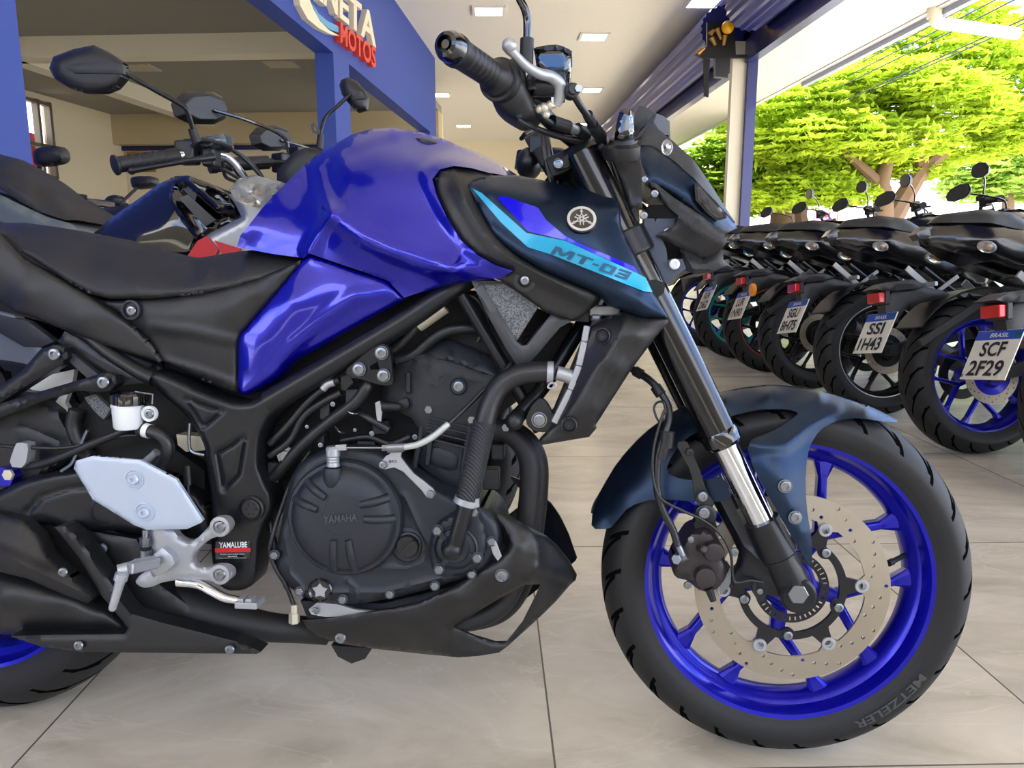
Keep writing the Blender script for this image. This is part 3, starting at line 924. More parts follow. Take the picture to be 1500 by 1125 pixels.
def tyre_mat(name, N_, half, R0):
    m, nt, b = new_mat(name); N = nt.nodes; L = nt.links
    b.inputs['Base Color'].default_value = (*lin((40, 41, 43)), 1); b.inputs['Roughness'].default_value = .55
    b.inputs['Specular IOR Level'].default_value = .4
    tc = N.new('ShaderNodeTexCoord'); sx = N.new('ShaderNodeSeparateXYZ'); L.new(tc.outputs['Object'], sx.inputs[0])
    def mth(op, a, c=None):
        n = N.new('ShaderNodeMath'); n.operation = op
        for i, q in enumerate((a, c)):
            if q is None: continue
            if hasattr(q, 'is_linked'): L.new(q, n.inputs[i])
            else: n.inputs[i].default_value = q
        return n.outputs[0]
    an = mth('ARCTAN2', sx.outputs[2], sx.outputs[0]); ay = mth('ABSOLUTE', sx.outputs[1])
    side = mth('MULTIPLY', mth('SIGN', sx.outputs[1]), .5)
    u = mth('MULTIPLY', an, N_ / (2 * math.pi))
    def sipes(shift, slope, w, y0, y1):
        f = mth('FRACT', mth('ADD', mth('ADD', u, shift), mth('ADD', mth('MULTIPLY', ay, slope), side)))
        a = mth('LESS_THAN', mth('ABSOLUTE', mth('SUBTRACT', f, .5)), w)
        return mth('MULTIPLY', a, mth('MULTIPLY', mth('GREATER_THAN', ay, y0 * half), mth('LESS_THAN', ay, y1 * half)))
    g = mth('MAXIMUM', sipes(0, 22, .075, .12, .86), sipes(.45, 14, .06, .5, .97))
    rr = mth('SQRT', mth('ADD', mth('MULTIPLY', sx.outputs[2], sx.outputs[2]), mth('MULTIPLY', sx.outputs[0], sx.outputs[0])))
    g = mth('MULTIPLY', g, mth('GREATER_THAN', rr, R0))
    # fine ribs on the sidewall
    rb = mth('MULTIPLY', mth('LESS_THAN', mth('FRACT', mth('MULTIPLY', rr, 130)), .25), mth('LESS_THAN', rr, R0 - .012))
    tot = mth('ADD', g, mth('MULTIPLY', rb, .12))
    bp = N.new('ShaderNodeBump'); bp.invert = True; bp.inputs['Strength'].default_value = 1; bp.inputs['Distance'].default_value = .004
    L.new(tot, bp.inputs['Height']); L.new(bp.outputs[0], b.inputs['Normal'])
    mx = N.new('ShaderNodeMix'); mx.data_type = 'RGBA'; L.new(g, mx.inputs[0])
    mx.inputs[6].default_value = (*lin((28, 29, 31)), 1); mx.inputs[7].default_value = (*lin((12, 12, 12)), 1)
    L.new(mx.outputs[2], b.inputs['Base Color'])
    L.new(mth('SUBTRACT', .4, mth('MULTIPLY', g, .4)), b.inputs['Specular IOR Level'])  # groove shade put in by the darker colour and the cut specular
    return m

def tyre_prof(R, half, rb=.219):
    p = []
    for i in range(-12, 13):                          # rounded crown
        a = i / 12 * 1.15
        p.append((R - (1 - math.cos(a)) * half * .98, half * .98 * math.sin(a) / math.sin(1.15)))
    h1, r1 = p[-1][1], p[-1][0]
    side = [(r1 - .006, half * 1.0), (r1 - .018, half * .985), ((r1 + rb) / 2 - .004, half * .93), (rb + .006, half * .84), (rb, half * .78)]
    pr = [(r, -h) for r, h in reversed(side)] + p + side
    inner = [(rb, half * .6), (R - .02, half * .6), (R - .02, -half * .6), (rb, -half * .6)]
    return pr + inner

def place(o, p):
    o.location = Vector(p); return o

def rim_mesh(hw, spokes=True, rim_r=.229, tw=.0):
    m = MB()
    k = rim_r / .229
    pr = [(.229, -hw), (.225, -hw - .002), (.219, -hw), (.215, -hw + .006), (.211, -hw + .018), (.200, -hw + .026), (.1945, -.010), (.1945, .010),
          (.200, hw - .026), (.211, hw - .018), (.215, hw - .006), (.219, hw), (.225, hw + .002), (.229, hw), (.222, hw - .006), (.204, .012), (.204, -.012), (.222, -hw + .006)]
    m.lathe((0, 0, 0), (0, 1, 0), [(r * k, h) for r, h in pr], 96, close=True)
    return m
def pol(r, deg, y=0):
    a = math.radians(deg)
    return np.array([r * math.cos(a), y, r * math.sin(a)])
def spoke_meshes(stems, y0=-.006, wid=.017, dep=.024, spread=22):
    out = []
    for s in stems:
        m = MB()
        # stem, then two branches, lofted as flat tapering bars with a raised face
        def bar(a, b, w0, w1):
            ax = vnorm(b - a); sd = np.cross(ax, (0, 1, 0))
            vs = []
            for p, w in ((a, w0), (b, w1)):
                for x, y in ((-.5, -.32), (-.28, -.5), (.28, -.5), (.5, -.32), (.42, .5), (-.42, .5)):
                    vs.append(p + sd * x * w + np.array([0, y * dep, 0]))
            m.add(vs, [tuple(reversed(range(6))), tuple(range(6, 12))] + [(i, (i + 1) % 6, 6 + (i + 1) % 6, 6 + i) for i in range(6)])
        bar(pol(.022, s, y0), pol(.102, s, y0), wid * 1.7, wid * 1.35)
        for sg in (-1, 1):
            e0 = pol(.094, s + sg * 3, y0); e1 = pol(.182, s + sg * (spread - 1), y0)
            bar(e0, e1, wid * 1.05, wid * .85)
            bar(e1 - vnorm(e1 - e0) * .01, pol(.2, s + sg * spread, y0), wid * .85, wid * 2.1)
        out.append(m)
    return out

fc = np.array([0, 0, .293])
tm = tyre_mat('front tyre', 26, .055, .258)
m = MB(); m.lathe((0, 0, 0), (0, 1, 0), tyre_prof(.293, .056), 128, close=True)
tyre = place(m.obj('front_tyre', tm, bike, angle=50), fc)
# sidewall lettering
m = MB()
V, Fs = text_geo('METZELER', .02)
A_ = np.array(V); wdt = A_[:, 0].max()
out2 = []
for v in V:
    a = math.radians(-33 - (v[0] / wdt) * 31); r = .2585 - (v[1] / .73) * -.0 - 0
    r = .244 + (v[1] / .73) * .014
    out2.append((r * math.cos(a), -.0572 + max(0, r - .250) * .10, r * math.sin(a)))
m.add([np.array(p) for p in out2], Fs)
for f_i, f in enumerate(m.f):
    a, b, c = (np.array(m.v[i]) for i in f[:3])
    if np.cross(b - a, c - a)[1] > 0: m.f[f_i] = tuple(reversed(f))
lo = m.obj('lettering', pm('raised rubber letters', (66, 67, 70), .5), tyre, smooth=False)

rim = place(rim_mesh(.045).obj('front_rim', MT['wheel_blue'], bike, angle=35), fc)
for sm in spoke_meshes((51, -21, -93, -165, 123)):
    sm.obj('spoke', MT['wheel_blue'], rim, bevel=.002)
m = MB(); m.lathe((0, 0, 0), (0, 1, 0), [(.0, -.047), (.034, -.047), (.036, -.044), (.036, .044), (.034, .047), (0, .047)], 32)
m.lathe((0, 0, 0), (0, 1, 0), [(.05, -.030), (.056, -.024), (.056, .02), (.05, .03), (.03, .03), (.03, -.03)], 5, close=True, a0=math.radians(51))
m.obj('hub', MT['wheel_blue'], rim, bevel=.003)
m = MB(); v0 = pol(.197, 12, -.008); m.cyl(v0, pol(.165, 12, -.03), .0042, .0042, 10); m.cyl(pol(.168, 12, -.028), pol(.16, 12, -.033), .0055, n=10)
m.obj('valve_stem', MT['rubber2'], rim)
# brake disc
ring = lambda r, n=64, o=0: [(r * math.cos(2 * math.pi * (i + o) / n), r * math.sin(2 * math.pi * (i + o) / n)) for i in range(n)]
m = MB()
inn = []
for i in range(120):
    a = i * 3.0
    d = min(abs(((a - q + 180) % 360) - 180) for q in (64, 4, -56, -116, -176, 124))
    r = .1115 - .011 * max(0, 1 - (d / 7.5) ** 2) ** .5 if d < 7.5 else .1115
    inn.append((r * math.cos(math.radians(a)), r * math.sin(math.radians(a))))
hl = []
for i in range(48):
    a = math.radians(i * 7.5 + 3); r = (.142, .1345, .127, .1195)[(i * 3) % 4] - (.001 if i % 8 > 3 else 0)
    hl.append([(r * math.cos(a) + .0031 * math.cos(k * math.pi / 4), r * math.sin(a) + .0031 * math.sin(k * math.pi / 4)) for k in range(8)])
m.surf(B, ring(.1485, 96), holes=[inn] + hl, t=.0665, back=.0045, sp=.02, conv=loc)
dm, nt, bb = new_mat('turned disc steel')
bb.inputs['Base Color'].default_value = (*lin((166, 157, 141)), 1); bb.inputs['Metallic'].default_value = .8; bb.inputs['Roughness'].default_value = .36
N = nt.nodes; L = nt.links
tc = N.new('ShaderNodeTexCoord'); w_ = N.new('ShaderNodeTexWave'); w_.wave_type = 'RINGS'; w_.rings_direction = 'Y'; w_.inputs['Scale'].default_value = 260
w_.inputs['Distortion'].default_value = .8
L.new(tc.outputs['Object'], w_.inputs['Vector'])
bp = N.new('ShaderNodeBump'); bp.inputs['Strength'].default_value = .35; bp.inputs['Distance'].default_value = .0004
L.new(w_.outputs['Fac'], bp.inputs['Height']); L.new(bp.outputs[0], bb.inputs['Normal'])
disc = place(m.obj('brake_disc', dm, bike, smooth=False), fc)
m = MB()
car = []
for i in range(180):
    a = i * 2.0
    d = min(abs(((a - q + 180) % 360) - 180) for q in (64, 4, -56, -116, -176, 124))
    d2 = min(abs(((a - q + 180) % 360) - 180) for q in (51, -21, -93, -165, 123))
    r = .083 + (.024 * (1 - (d / 9) ** 2) if d < 9 else 0)
    car.append((r * math.cos(math.radians(a)), r * math.sin(math.radians(a))))
ci = []
for i in range(180):
    a = i * 2.0
    d2 = min(abs(((a - q + 180) % 360) - 180) for q in (51, -21, -93, -165, 123))
    r = .0715 - (.007 * (1 - (d2 / 9) ** 2) if d2 < 9 else 0)
    ci.append((r * math.cos(math.radians(a)), r * math.sin(math.radians(a))))
m.surf(B, car, holes=[ci], t=.069, back=.006, sp=.02, conv=loc)
m.obj('disc_carrier', MT['gloss' if 0 else 'satin'], disc, bevel=.0008, smooth=False)

def bolt_geo(m, c, ax, r, h=None, kind='button'):
    h = h or r * .55
    c = np.array(c, float); ax = vnorm(ax)
    if kind == 'hex':
        m.lathe(c, ax, [(r, 0), (r, h), (r * .92, h * 1.12), (0, h * 1.12)], 6)
    else:
        m.lathe(c, ax, [(r * 1.0, 0), (r, h * .45), (r * .86, h * .85), (r * .6, h), (r * .42, h), (r * .40, h * .45), (0, h * .45)], 20)
def bolt(fr, parent, px, py, t, rpx, mat='steel', kind='button', h=None, name='bolt', washer=None):
    c = fr.P(px, py, t)
    sc = np.linalg.norm(fr.P(px + 1, py, t) - c)
    m = MB(); r = rpx * sc
    if washer: m.lathe(c + np.array([0, .002, 0]), (0, -1, 0), [(r * washer, 0), (r * washer, .003), (r * .9, .0031)], 24)
    bolt_geo(m, c, (0, -1, 0), r, h, kind)
    return m.obj(name, MT[mat] if isinstance(mat, str) else mat, parent, angle=30)
for q in (51, -21, -93, -165, 123):
    m = MB(); bolt_geo(m, pol(.0755, q, -.069), (0, -1, 0), .0078, .006); m.obj('bolt', MT['steel'], disc)
for q in (64, 4, -56, -116, -176, 124):
    m = MB(); m.lathe(pol(.1045, q, -.066), (0, -1, 0), [(.0105, 0), (.0105, .005), (.0095, .006), (.0058, .006), (.0055, .003), (0, .003)], 24)
    m.obj('disc_button', MT['chrome' if 0 else 'alu'], disc)
# ABS ring
m = MB()
sl = []
for i in range(40):
    a = math.radians(i * 9); 
    c0, s0 = math.cos(a), math.sin(a)
    q = []
    for (r, w) in ((.0475, -.0012), (.0475, .0012), (.054, .0012), (.054, -.0012)):
        q.append((r * c0 - w * s0, r * s0 + w * c0))
    sl.append(q)
m.surf(B, ring(.057, 60), holes=[ring(.043, 48)] + sl, t=.0655, back=.002, sp=.02, conv=loc)
place(m.obj('abs_ring', MT['satin'], bike, smooth=False), fc)

# ---- fork
ax0 = B.P(1167, 868, .105); top = B.P(862, 244, .105)
fdir = vnorm(top - ax0)
def fpt(px, py):                       # point on the near fork's axis nearest a pixel's height
    q = B.P(px, py, .105); s_ = (q[2] - ax0[2]) / fdir[2]
    return ax0 + fdir * s_
ftop = fpt(855, 225)
off_ax = np.array([.022, 0, .010])     # axle sits ahead of the leg
for sg in (1, -1):
    S = np.array([1, sg, 1.0])
    m = MB()
    a, b = fpt(1128, 772), fpt(1060, 642)
    m.cyl(a * S, b * S, .0205, n=40)
    m.obj('fork_tube', MT['chrome'], bike)
    m = MB(); c1 = fpt(1057, 652); c2 = fpt(1048, 630); m.tube([c1 * S, (c1 * .8 + c2 * .2) * S, (c1 * .2 + c2 * .8) * S, c2 * S], [.0255, .029, .029, .027], 36, smooth=False)
    m.obj('fork_seal', MT['gloss'], bike, angle=25)
    m = MB(); m.cyl(fpt(1050, 632) * S, ftop * S, .0268, .0268, n=48); m.obj('fork_outer_tube', pm('black anodised tube', (20, 20, 22), .16, .4, .6), bike)
    m = MB(); lo_ = fpt(1162, 852)
    m.tube([fpt(1122, 762) * S, fpt(1135, 790) * S, fpt(1145, 812) * S, fpt(1147, 815) * S, lo_ * S, ax0 * S], [.0265, .0275, .0285, .0255, .026, .022], 32, smooth=False)
    m.lathe(B.P(1166, 868, .112) * S, (0, -sg, 0), [(.026, -.012), (.027, .012), (.023, .017), (.0, .017)], 32)
    m.obj('fork_bottom', MT['satin'], bike, angle=30)
m = MB(); cA = B.P(1167, 868, .105)
bolt_geo(m, B.P(1167, 868, .128), (0, -1, 0), .0150, .009, 'hex'); m.obj('axle_bolt', MT['steel'], bike)
m = MB(); c = B.P(1167, 868, .1) ; m.lathe(np.array([c[0], .09, c[2]]), (0, -1, 0), [(.0095, 0), (.0095, .18)], 20); m.obj('axle', MT['steel'], bike)
# casting web to the caliper
m = MB(); m.surf(B, [(1048, 705, .10), (1062, 712, .105), (1100, 790, .11), (1135, 830, .115), (1150, 850, .115), (1155, 875, .115), (1120, 872, .11), (1095, 860, .10), (1075, 868, .095), (1068, 845, .093), (1085, 825, .1), (1080, 800, .1), (1050, 745, .095), (1040, 725, .095)],
                 t=.1, sp=9, back=.016, roll=(.004, 8), rnd=1, ridges=[([(1045, 715), (1090, 800), (1140, 845)], .004, 6)])
m.obj('caliper_bracket', MT['satin'], bike)
# caliper
m = MB()
cal = [(1003, 790), (1012, 778), (1030, 772), (1046, 778), (1056, 796), (1058, 812), (1066, 828), (1064, 846), (1052, 862), (1036, 868), (1020, 862), (1008, 850), (988, 846), (984, 828), (990, 812)]
m.surf(B, cal, t=.115, sp=7, back=.055, roll=(.012, 14), rnd=1)
for (x, y, r) in ((1044, 806, 17), (1032, 843, 18)):
    c = B.P(x, y, .115); m.lathe(c + np.array([0, .01, 0]), (0, -1, 0), [(r * .00093, 0), (r * .00093, .018), (r * .00082, .023), (r * .0006, .024), (0, .024)], 28)
m.lathe(B.P(1025, 803, .118), (0.3, -1, .2), [(.006, 0), (.006, .016), (.004, .018), (0, .018)], 14)
calo = m.obj('brake_caliper', MT['caliper'], bike, bevel=.001)
m = MB(); m.cyl(B.P(988, 820, .12), B.P(1006, 812, .125), .0085, n=16); bolt_geo(m, B.P(993, 818, .13), (-.6, -1, 0), .008, .006, 'hex'); m.obj('banjo_bolt', MT['steel'], calo)
m = MB(); m.cyl(B.P(1038, 862, .112), B.P(1045, 880, .112), .0065, .005, n=14); m.obj('slider_boot', MT['rubber2'], calo)
bolt(B, calo, 1007, 857, .118, 6); bolt(B, calo, 1075, 808, .105, 7); bolt(B, calo, 1012, 790, .13, 5)
m = MB(); m.surf(B, [(1050, 858), (1064, 842), (1070, 830), (1074, 845), (1066, 862), (1056, 872)], t=.09, back=.03, sp=8); m.obj('brake_pad', MT['steel'], calo, smooth=False)
# brake hose and abs cable, from the caliper up behind the fork
m = MB(); m.tube([B.P(993, 800, .125), B.P(985, 775, .122), B.P(970, 745, .12), B.P(962, 710, .12), B.P(964, 670, .12), B.P(972, 640, .118), B.P(980, 612, .11), B.P(976, 588, .1), B.P(955, 560, .09), B.P(925, 540, .07), B.P(905, 530, .05)], .0058, 12)
bh = m.obj('brake_hose', MT['hose'], bike)
m = MB(); m.cyl(B.P(991, 792, .124), B.P(999, 812, .126), .0045, .006, 12); m.obj('hose_fitting', MT['steel'], bh)
for (a, b, r) in (((975, 655, .118), (978, 632, .118), .011), ((968, 672, .12), (974, 650, .12), .0085), ((960, 566, .095), (968, 578, .1), .0085), ((930, 543, .075), (940, 549, .08), .008)):
    m = MB(); m.cyl(B.P(*a), B.P(*b), r, n=16); m.obj('hose_sleeve', MT['rubber2'], bh)
m = MB(); m.tube([B.P(974, 600, .125), B.P(966, 622, .125), B.P(957, 660, .125), B.P(957, 700, .125), B.P(968, 730, .125), B.P(1000, 748, .125), B.P(1030, 762, .122), B.P(1055, 782, .12), B.P(1070, 810, .115), B.P(1073, 840, .112), B.P(1078, 853, .11), B.P(1100, 850, .108), B.P(1118, 853, .107)], .0022, 8)
m.obj('abs_cable', MT['hose'], bike)
m = MB(); m.surf(B, [(1103, 845), (1118, 842), (1124, 856), (1122, 876), (1112, 884), (1102, 866)], t=.105, back=.02, sp=8, rnd=1); m.obj('abs_sensor', MT['trim'], bike)
bolt(B, bike, 1113, 866, .107, 5)
m = MB(); m.tube([B.P(962, 590, .11), B.P(958, 600, .11), B.P(966, 618, .11), B.P(975, 612, .11), B.P(972, 590, .11)], .002, 6, closed=True); m.obj('cable_clip', MT['satin'], bike)
# link from the caliper bracket to the fender
m = MB(); m.surf(B, [(990, 650), (1006, 645), (1012, 660), (1026, 690), (1034, 718), (1048, 738), (1040, 745), (1022, 742), (1018, 725), (1012, 690), (1000, 668)], t=.112, back=.006, sp=8, rnd=1); m.obj('fender_link', MT['trim'], bike)
bolt(B, bike, 1010, 662, .114, 6, 'trim'); bolt(B, bike, 1029, 727, .116, 8); bolt(B, bike, 1031, 751, .118, 9)
m = MB(); m.lathe(B.P(1031, 751, .10), (0, -1, 0), [(.016, 0), (.016, .016), (.012, .018), (0, .018)], 20); m.surf(B, [(1015, 760), (1045, 755), (1052, 775), (1040, 790), (1022, 788)], t=.1, back=.02, sp=8, rnd=1); m.obj('caliper_mount', MT['satin'], bike)

# ---- front fender
m = MB()
fo = [(866, 775, .045), (868, 748, .02), (880, 718, 0), (905, 676, 0), (940, 637, 0), (985, 603, 0), (1030, 581, 0), (1080, 568, 0), (1130, 563, 0), (1180, 567, 0), (1230, 578, 0), (1280, 597, .0), (1322, 619, .012),
      (1290, 617, .05), (1255, 612, .06), (1225, 616, .066), (1200, 630, .075), (1185, 655, .092), (1180, 690, .108), (1181, 740, .118), (1189, 790, .122), (1190, 836, .118), (1165, 795, .128), (1130, 735, .134), (1106, 690, .130), (1092, 648, .118),
      (1130, 633, .098), (1160, 614, .078), (1171, 604, .068), (1150, 599, .062), (1110, 600, .062), (1065, 611, .062), (1035, 625, .064), (1005, 642, .066), (985, 665, .068), (974, 692, .074), (1000, 703, .085), (1035, 703, .1), (1060, 697, .108),
      (1075, 733, .11), (1030, 736, .1), (960, 730, .082), (922, 741, .066), (903, 764, .056), (893, 775, .05)]
m.surf(B, fo, sp=5, rnd=1, back=.003, dup='join', inner=[(1130, 571, .030), (1130, 583, .052), (1060, 580, .03), (1055, 595, .052), (1200, 578, .032), (1200, 592, .054), (1270, 600, .03), (1000, 610, .03), (1000, 625, .052), (940, 655, .03), (940, 690, .058), (900, 715, .035), (905, 735, .052), (880, 750, .035),
        (1140, 650, .112), (1150, 700, .13), (1160, 740, .133), (1175, 780, .13)], ridges=[([(1092, 648), (1150, 652), (1178, 630), (1225, 600)], .006, 18, 1)])
fend = m.obj('front_fender', MT['navy'], bike, angle=50)
bolt(B, fend, 1150, 712, .136, 9, washer=1.15); bolt(B, fend, 1165, 758, .137, 9, washer=1.15)
# fork clamps
m = MB(); m.surf(B, [(810, 234), (829, 217), (860, 203), (884, 206), (886, 222), (850, 234), (826, 248), (814, 246)], t=.12, back=.04, sp=10, rnd=1, roll=(.004, 8)); m.obj('top_clamp', MT['satin'], bike)
bolt(B, bike, 818, 240, .124, 8)
for sg in (1, -1):
    m = MB(); m.tube([ftop * [1, sg, 1] - fdir * .0, (ftop + fdir * .012) * [1, sg, 1]], [.0275, .022], 24, smooth=False); m.obj('fork_cap', MT['satin'], bike)
p1 = fpt(925, 360); m = MB(); m.bar(p1 + [-.03, 0, 0], p1 * [1, -1, 1] + [-.03, 0, 0], .035, .10, side=(1, 0, .4)); m.lathe(p1, fdir, [(.036, -.02), (.036, .02), (.028, .02), (.028, -.02)], 24, close=True)
m.obj('lower_clamp', MT['satin'], bike, bevel=.004)
p2 = fpt(858, 232); m = MB(); m.bar(p2 + [-.02, 0, 0], p2 * [1, -1, 1] + [-.02, 0, 0], .03, .07, side=(1, 0, .4)); m.cyl(np.array([p2[0] - .04, 0, p2[2]]) , np.array([p2[0] + .06, 0, p2[2] - .17]), .028, n=20)
m.obj('steering_stem', MT['satin'], bike, bevel=.003)
m = MB(); m.surf(B, [(940, 416), (958, 408), (975, 415), (972, 432), (948, 440)], t=.135, back=.03, sp=9, rnd=1); m.obj('hose_guide', MT['satin'], bike)
# ---- tank
T1 = [(347, 362, .105), (352, 345, .11), (366, 328, .11), (388, 300, .10), (410, 277, .085), (435, 252, .06), (460, 230, .035), (487, 212, .01), (515, 197, 0), (545, 189, 0), (575, 187, 0), (610, 192, 0), (645, 202, 0), (672, 213, 0), (700, 224, 0), (730, 238, 0), (757, 256, 0),
      (740, 257, .06), (716, 253, .09), (690, 246, .11), (665, 243, .12), (645, 248, .128), (633, 262, .135), (640, 288, .145), (655, 320, .155), (675, 352, .16), (700, 374, .165), (725, 388, .168), (751, 397, .168), (735, 407, .165), (690, 411, .155), (640, 420, .148), (592, 436, .142), (568, 411, .145), (520, 394, .142), (452, 371, .132), (445, 378, .128), (400, 372, .118)]
T1i = [(487, 313, .150), (533, 347, .166), (583, 370, .174), (663, 397, .176), (560, 300, .142), (560, 255, .122), (600, 235, .10), (550, 220, .075), (500, 240, .085), (520, 270, .12), (600, 270, .135), (640, 340, .158), (600, 330, .158),
       (700, 392, .172), (560, 400, .150), (500, 370, .146), (470, 345, .138), (440, 330, .125), (400, 330, .115), (440, 290, .098), (470, 262, .080), (475, 285, .11), (420, 300, .105), (380, 350, .112), (620, 215, .045), (680, 235, .075), (650, 222, .05), (600, 205, .03), (560, 203, .035), (640, 405, .16)]
RA = [(487, 313), (533, 347), (583, 370), (625, 386), (663, 397)]
RB = [(577, 193), (507, 212), (480, 226), (465, 243), (470, 270), (483, 313), (465, 345), (453, 368)]
RC = [(735, 248), (700, 241), (667, 233), (640, 236), (624, 250), (630, 275), (650, 312), (683, 362), (747, 397)]
m = MB(); m.surf(B, T1, inner=T1i, sp=4.5, back='mirror', ridges=[(RA, .009, 24, 1), (RB, .009, 18, 1), (RC, .008, 16, 1)])
tank = m.obj('tank_cover', MT['blue'], bike, angle=60)
T2 = [(445, 378, .126), (452, 373, .13), (520, 397, .139), (566, 413, .142), (590, 438, .140), (540, 466, .130), (500, 489, .124), (470, 507, .12), (440, 523, .118), (422, 535, .117), (408, 552, .116), (385, 568, .116), (362, 578, .117), (352, 578, .118), (347, 568, .12), (347, 500, .128), (352, 488, .13), (400, 432, .13)]
m = MB(); m.surf(B, T2, inner=[(430, 440, .142), (390, 500, .138), (370, 540, .132), (520, 430, .146), (470, 470, .136), (420, 510, .130)], sp=4.5, back=.03, dup=True, ridges=[([(590, 425), (520, 435), (470, 470), (430, 505), (400, 545), (360, 572)], .005, 18, 1)], roll=(.004, 7))
m.obj('side_cover', MT['blue'], bike, angle=60)
m = MB(); c = B.P(655, 205, 0); m.lathe((c[0] - .03, 0, c[2] - .012), (.25, 0, 1), [(.03, -.02), (.03, .006), (.022, .010), (0, .010)], 24); m.obj('fuel_cap', MT['satin'], bike)
# black trim around the shroud
TR = [(637, 262, .132), (645, 251, .126), (665, 246, .118), (690, 248, .108), (722, 255, .09), (702, 262, .12), (690, 270, .14), (693, 290, .15), (715, 325, .155), (738, 352, .16), (760, 374, .163), (800, 398, .166), (868, 426, .166), (880, 434, .165), (872, 448, .16), (850, 466, .155), (838, 470, .155), (800, 458, .155), (775, 440, .155), (735, 412, .157), (725, 408, .158), (736, 405, .16), (750, 398, .163), (725, 389, .163), (700, 375, .16), (675, 353, .155), (655, 321, .15), (641, 289, .14)]
m = MB(); m.surf(B, TR, sp=5, back=.05, dup=True, rnd=0, ridges=[([(655, 252), (668, 262), (685, 300), (708, 340), (735, 372), (790, 402), (860, 436)], .008, 18)], roll=(.003, 5))
m.obj('shroud_trim', MT['trim'], bike, angle=50)
bolt(B, bike, 769, 411, .163, 7)
m = MB(); c = B.P(769, 411, .1625); m.lathe(c, (0, -1, 0), [(.016, -.01), (.016, .001), (.010, .0012), (.010, -.01)], 28, close=True); m.obj('bolt_recess', MT['rubber2'], bike)
# navy shroud
SH = [(686, 271, .145), (694, 263, .125), (718, 257, .105), (760, 257, .095), (800, 265, .10), (840, 275, .11), (848, 272, .11), (868, 272, .115), (904, 289, .125), (908, 310, .15), (911, 337, .165), (930, 372, .168), (955, 425, .168), (979, 466, .165), (940, 464, .172), (891, 447, .176), (880, 434, .178), (867, 425, .178), (835, 412, .178), (795, 395, .176), (760, 374, .172), (728, 350, .165), (705, 312, .158)]
SHi = [(740, 290, .155), (800, 310, .172), (850, 325, .182), (890, 350, .182), (800, 350, .182), (850, 380, .190), (900, 410, .190), (940, 435, .182), (720, 280, .15), (760, 330, .17), (800, 285, .145), (850, 295, .152), (890, 310, .16)]
m = MB(); m.surf(B, SH, inner=SHi, sp=5, back=.03, dup=True, ridges=[([(694, 268), (760, 283), (840, 300), (906, 305)], .005, 22, 1), ([(720, 335), (770, 372), (850, 408), (973, 461)], .004, 14, 1)], roll=(.003, 5))
tfS = m.tf
def shr(Q):
    return tfS(np.atleast_2d(Q))
# keep the same creases under the stickers
_rid = [([(694, 268), (760, 283), (840, 300), (906, 305)], .005, 22), ([(720, 335), (770, 372), (850, 408), (973, 461)], .004, 14)]
def shr_full(V):
    V = np.atleast_2d(np.array(V, float)); D = tfS(V)
    for line, h, w in _rid:
        x = np.clip(1 - seg_dist(V, line) / w, 0, 1); D = D + h * x * x * (3 - 2 * x)
    return D
shroud = m.obj('tank_shroud', MT['navy'], bike, angle=60)
m = MB(); m.surf(B, [(692, 276), (706, 283), (771, 341), (829, 353), (933, 400), (946, 407), (956, 428), (944, 427), (808, 373), (773, 362), (733, 325)], tfun=shr_full, t=.0022, back=.0006, sp=6)
m.obj('sticker', MT['cyan'], shroud, smooth=True)
m = MB(); m.surf(B, [(728, 289), (738, 287), (788, 304), (800, 322), (827, 345), (850, 357), (905, 380), (930, 391), (935, 400), (870, 371), (829, 352), (774, 339), (765, 330)], tfun=shr_full, t=.0024, back=.0006, sp=6)
m.obj('sticker', MT['stripe_blue'], shroud, smooth=True)
m = MB()
def glyph(q):
    P_ = []
    for u, v in q:
        x = 806 + 112 * u + 8 * v; y = 371.5 + 38.5 * u - 11 * v
        P_.append(B.P(x, y, float(shr_full([(x, y)])[0]) + .0035))
    m.add(P_, [tuple(range(len(q)))])
for q in ([(0, 0), (.05, 0), (.05, 1), (0, 1)], [(.21, 0), (.26, 0), (.26, 1), (.21, 1)], [(.05, 1), (.05, .62), (.11, .15), (.13, .15), (.13, .45), (.075, 1)], [(.21, 1), (.185, 1), (.13, .45), (.13, .15), (.15, .15), (.21, .62)],
          [(.29, .78), (.50, .78), (.50, 1), (.29, 1)], [(.365, 0), (.425, 0), (.425, .78), (.365, .78)], [(.52, .38), (.60, .38), (.60, .58), (.52, .58)],
          [(.63, 0), (.68, 0), (.68, 1), (.63, 1)], [(.76, 0), (.81, 0), (.81, 1), (.76, 1)], [(.68, 0), (.76, 0), (.76, .2), (.68, .2)], [(.68, .8), (.76, .8), (.76, 1), (.68, 1)],
          [(.84, .8), (1, .8), (1, 1), (.84, 1)], [(.86, .41), (1, .41), (1, .6), (.86, .6)], [(.84, 0), (1, 0), (1, .2), (.84, .2)], [(.955, .2), (1, .2), (1, .8), (.955, .8)]):
    glyph(q)
m.obj('lettering', MT['mtgrey'], shroud, smooth=False)
# emblem
ec = (852, 321); et = float(shr_full([ec])[0]) + .004
c = B.P(*ec, et); sc_ = np.linalg.norm(B.P(ec[0] + 1, ec[1], et) - c)
em_o = np.array([0, 0, 0.])
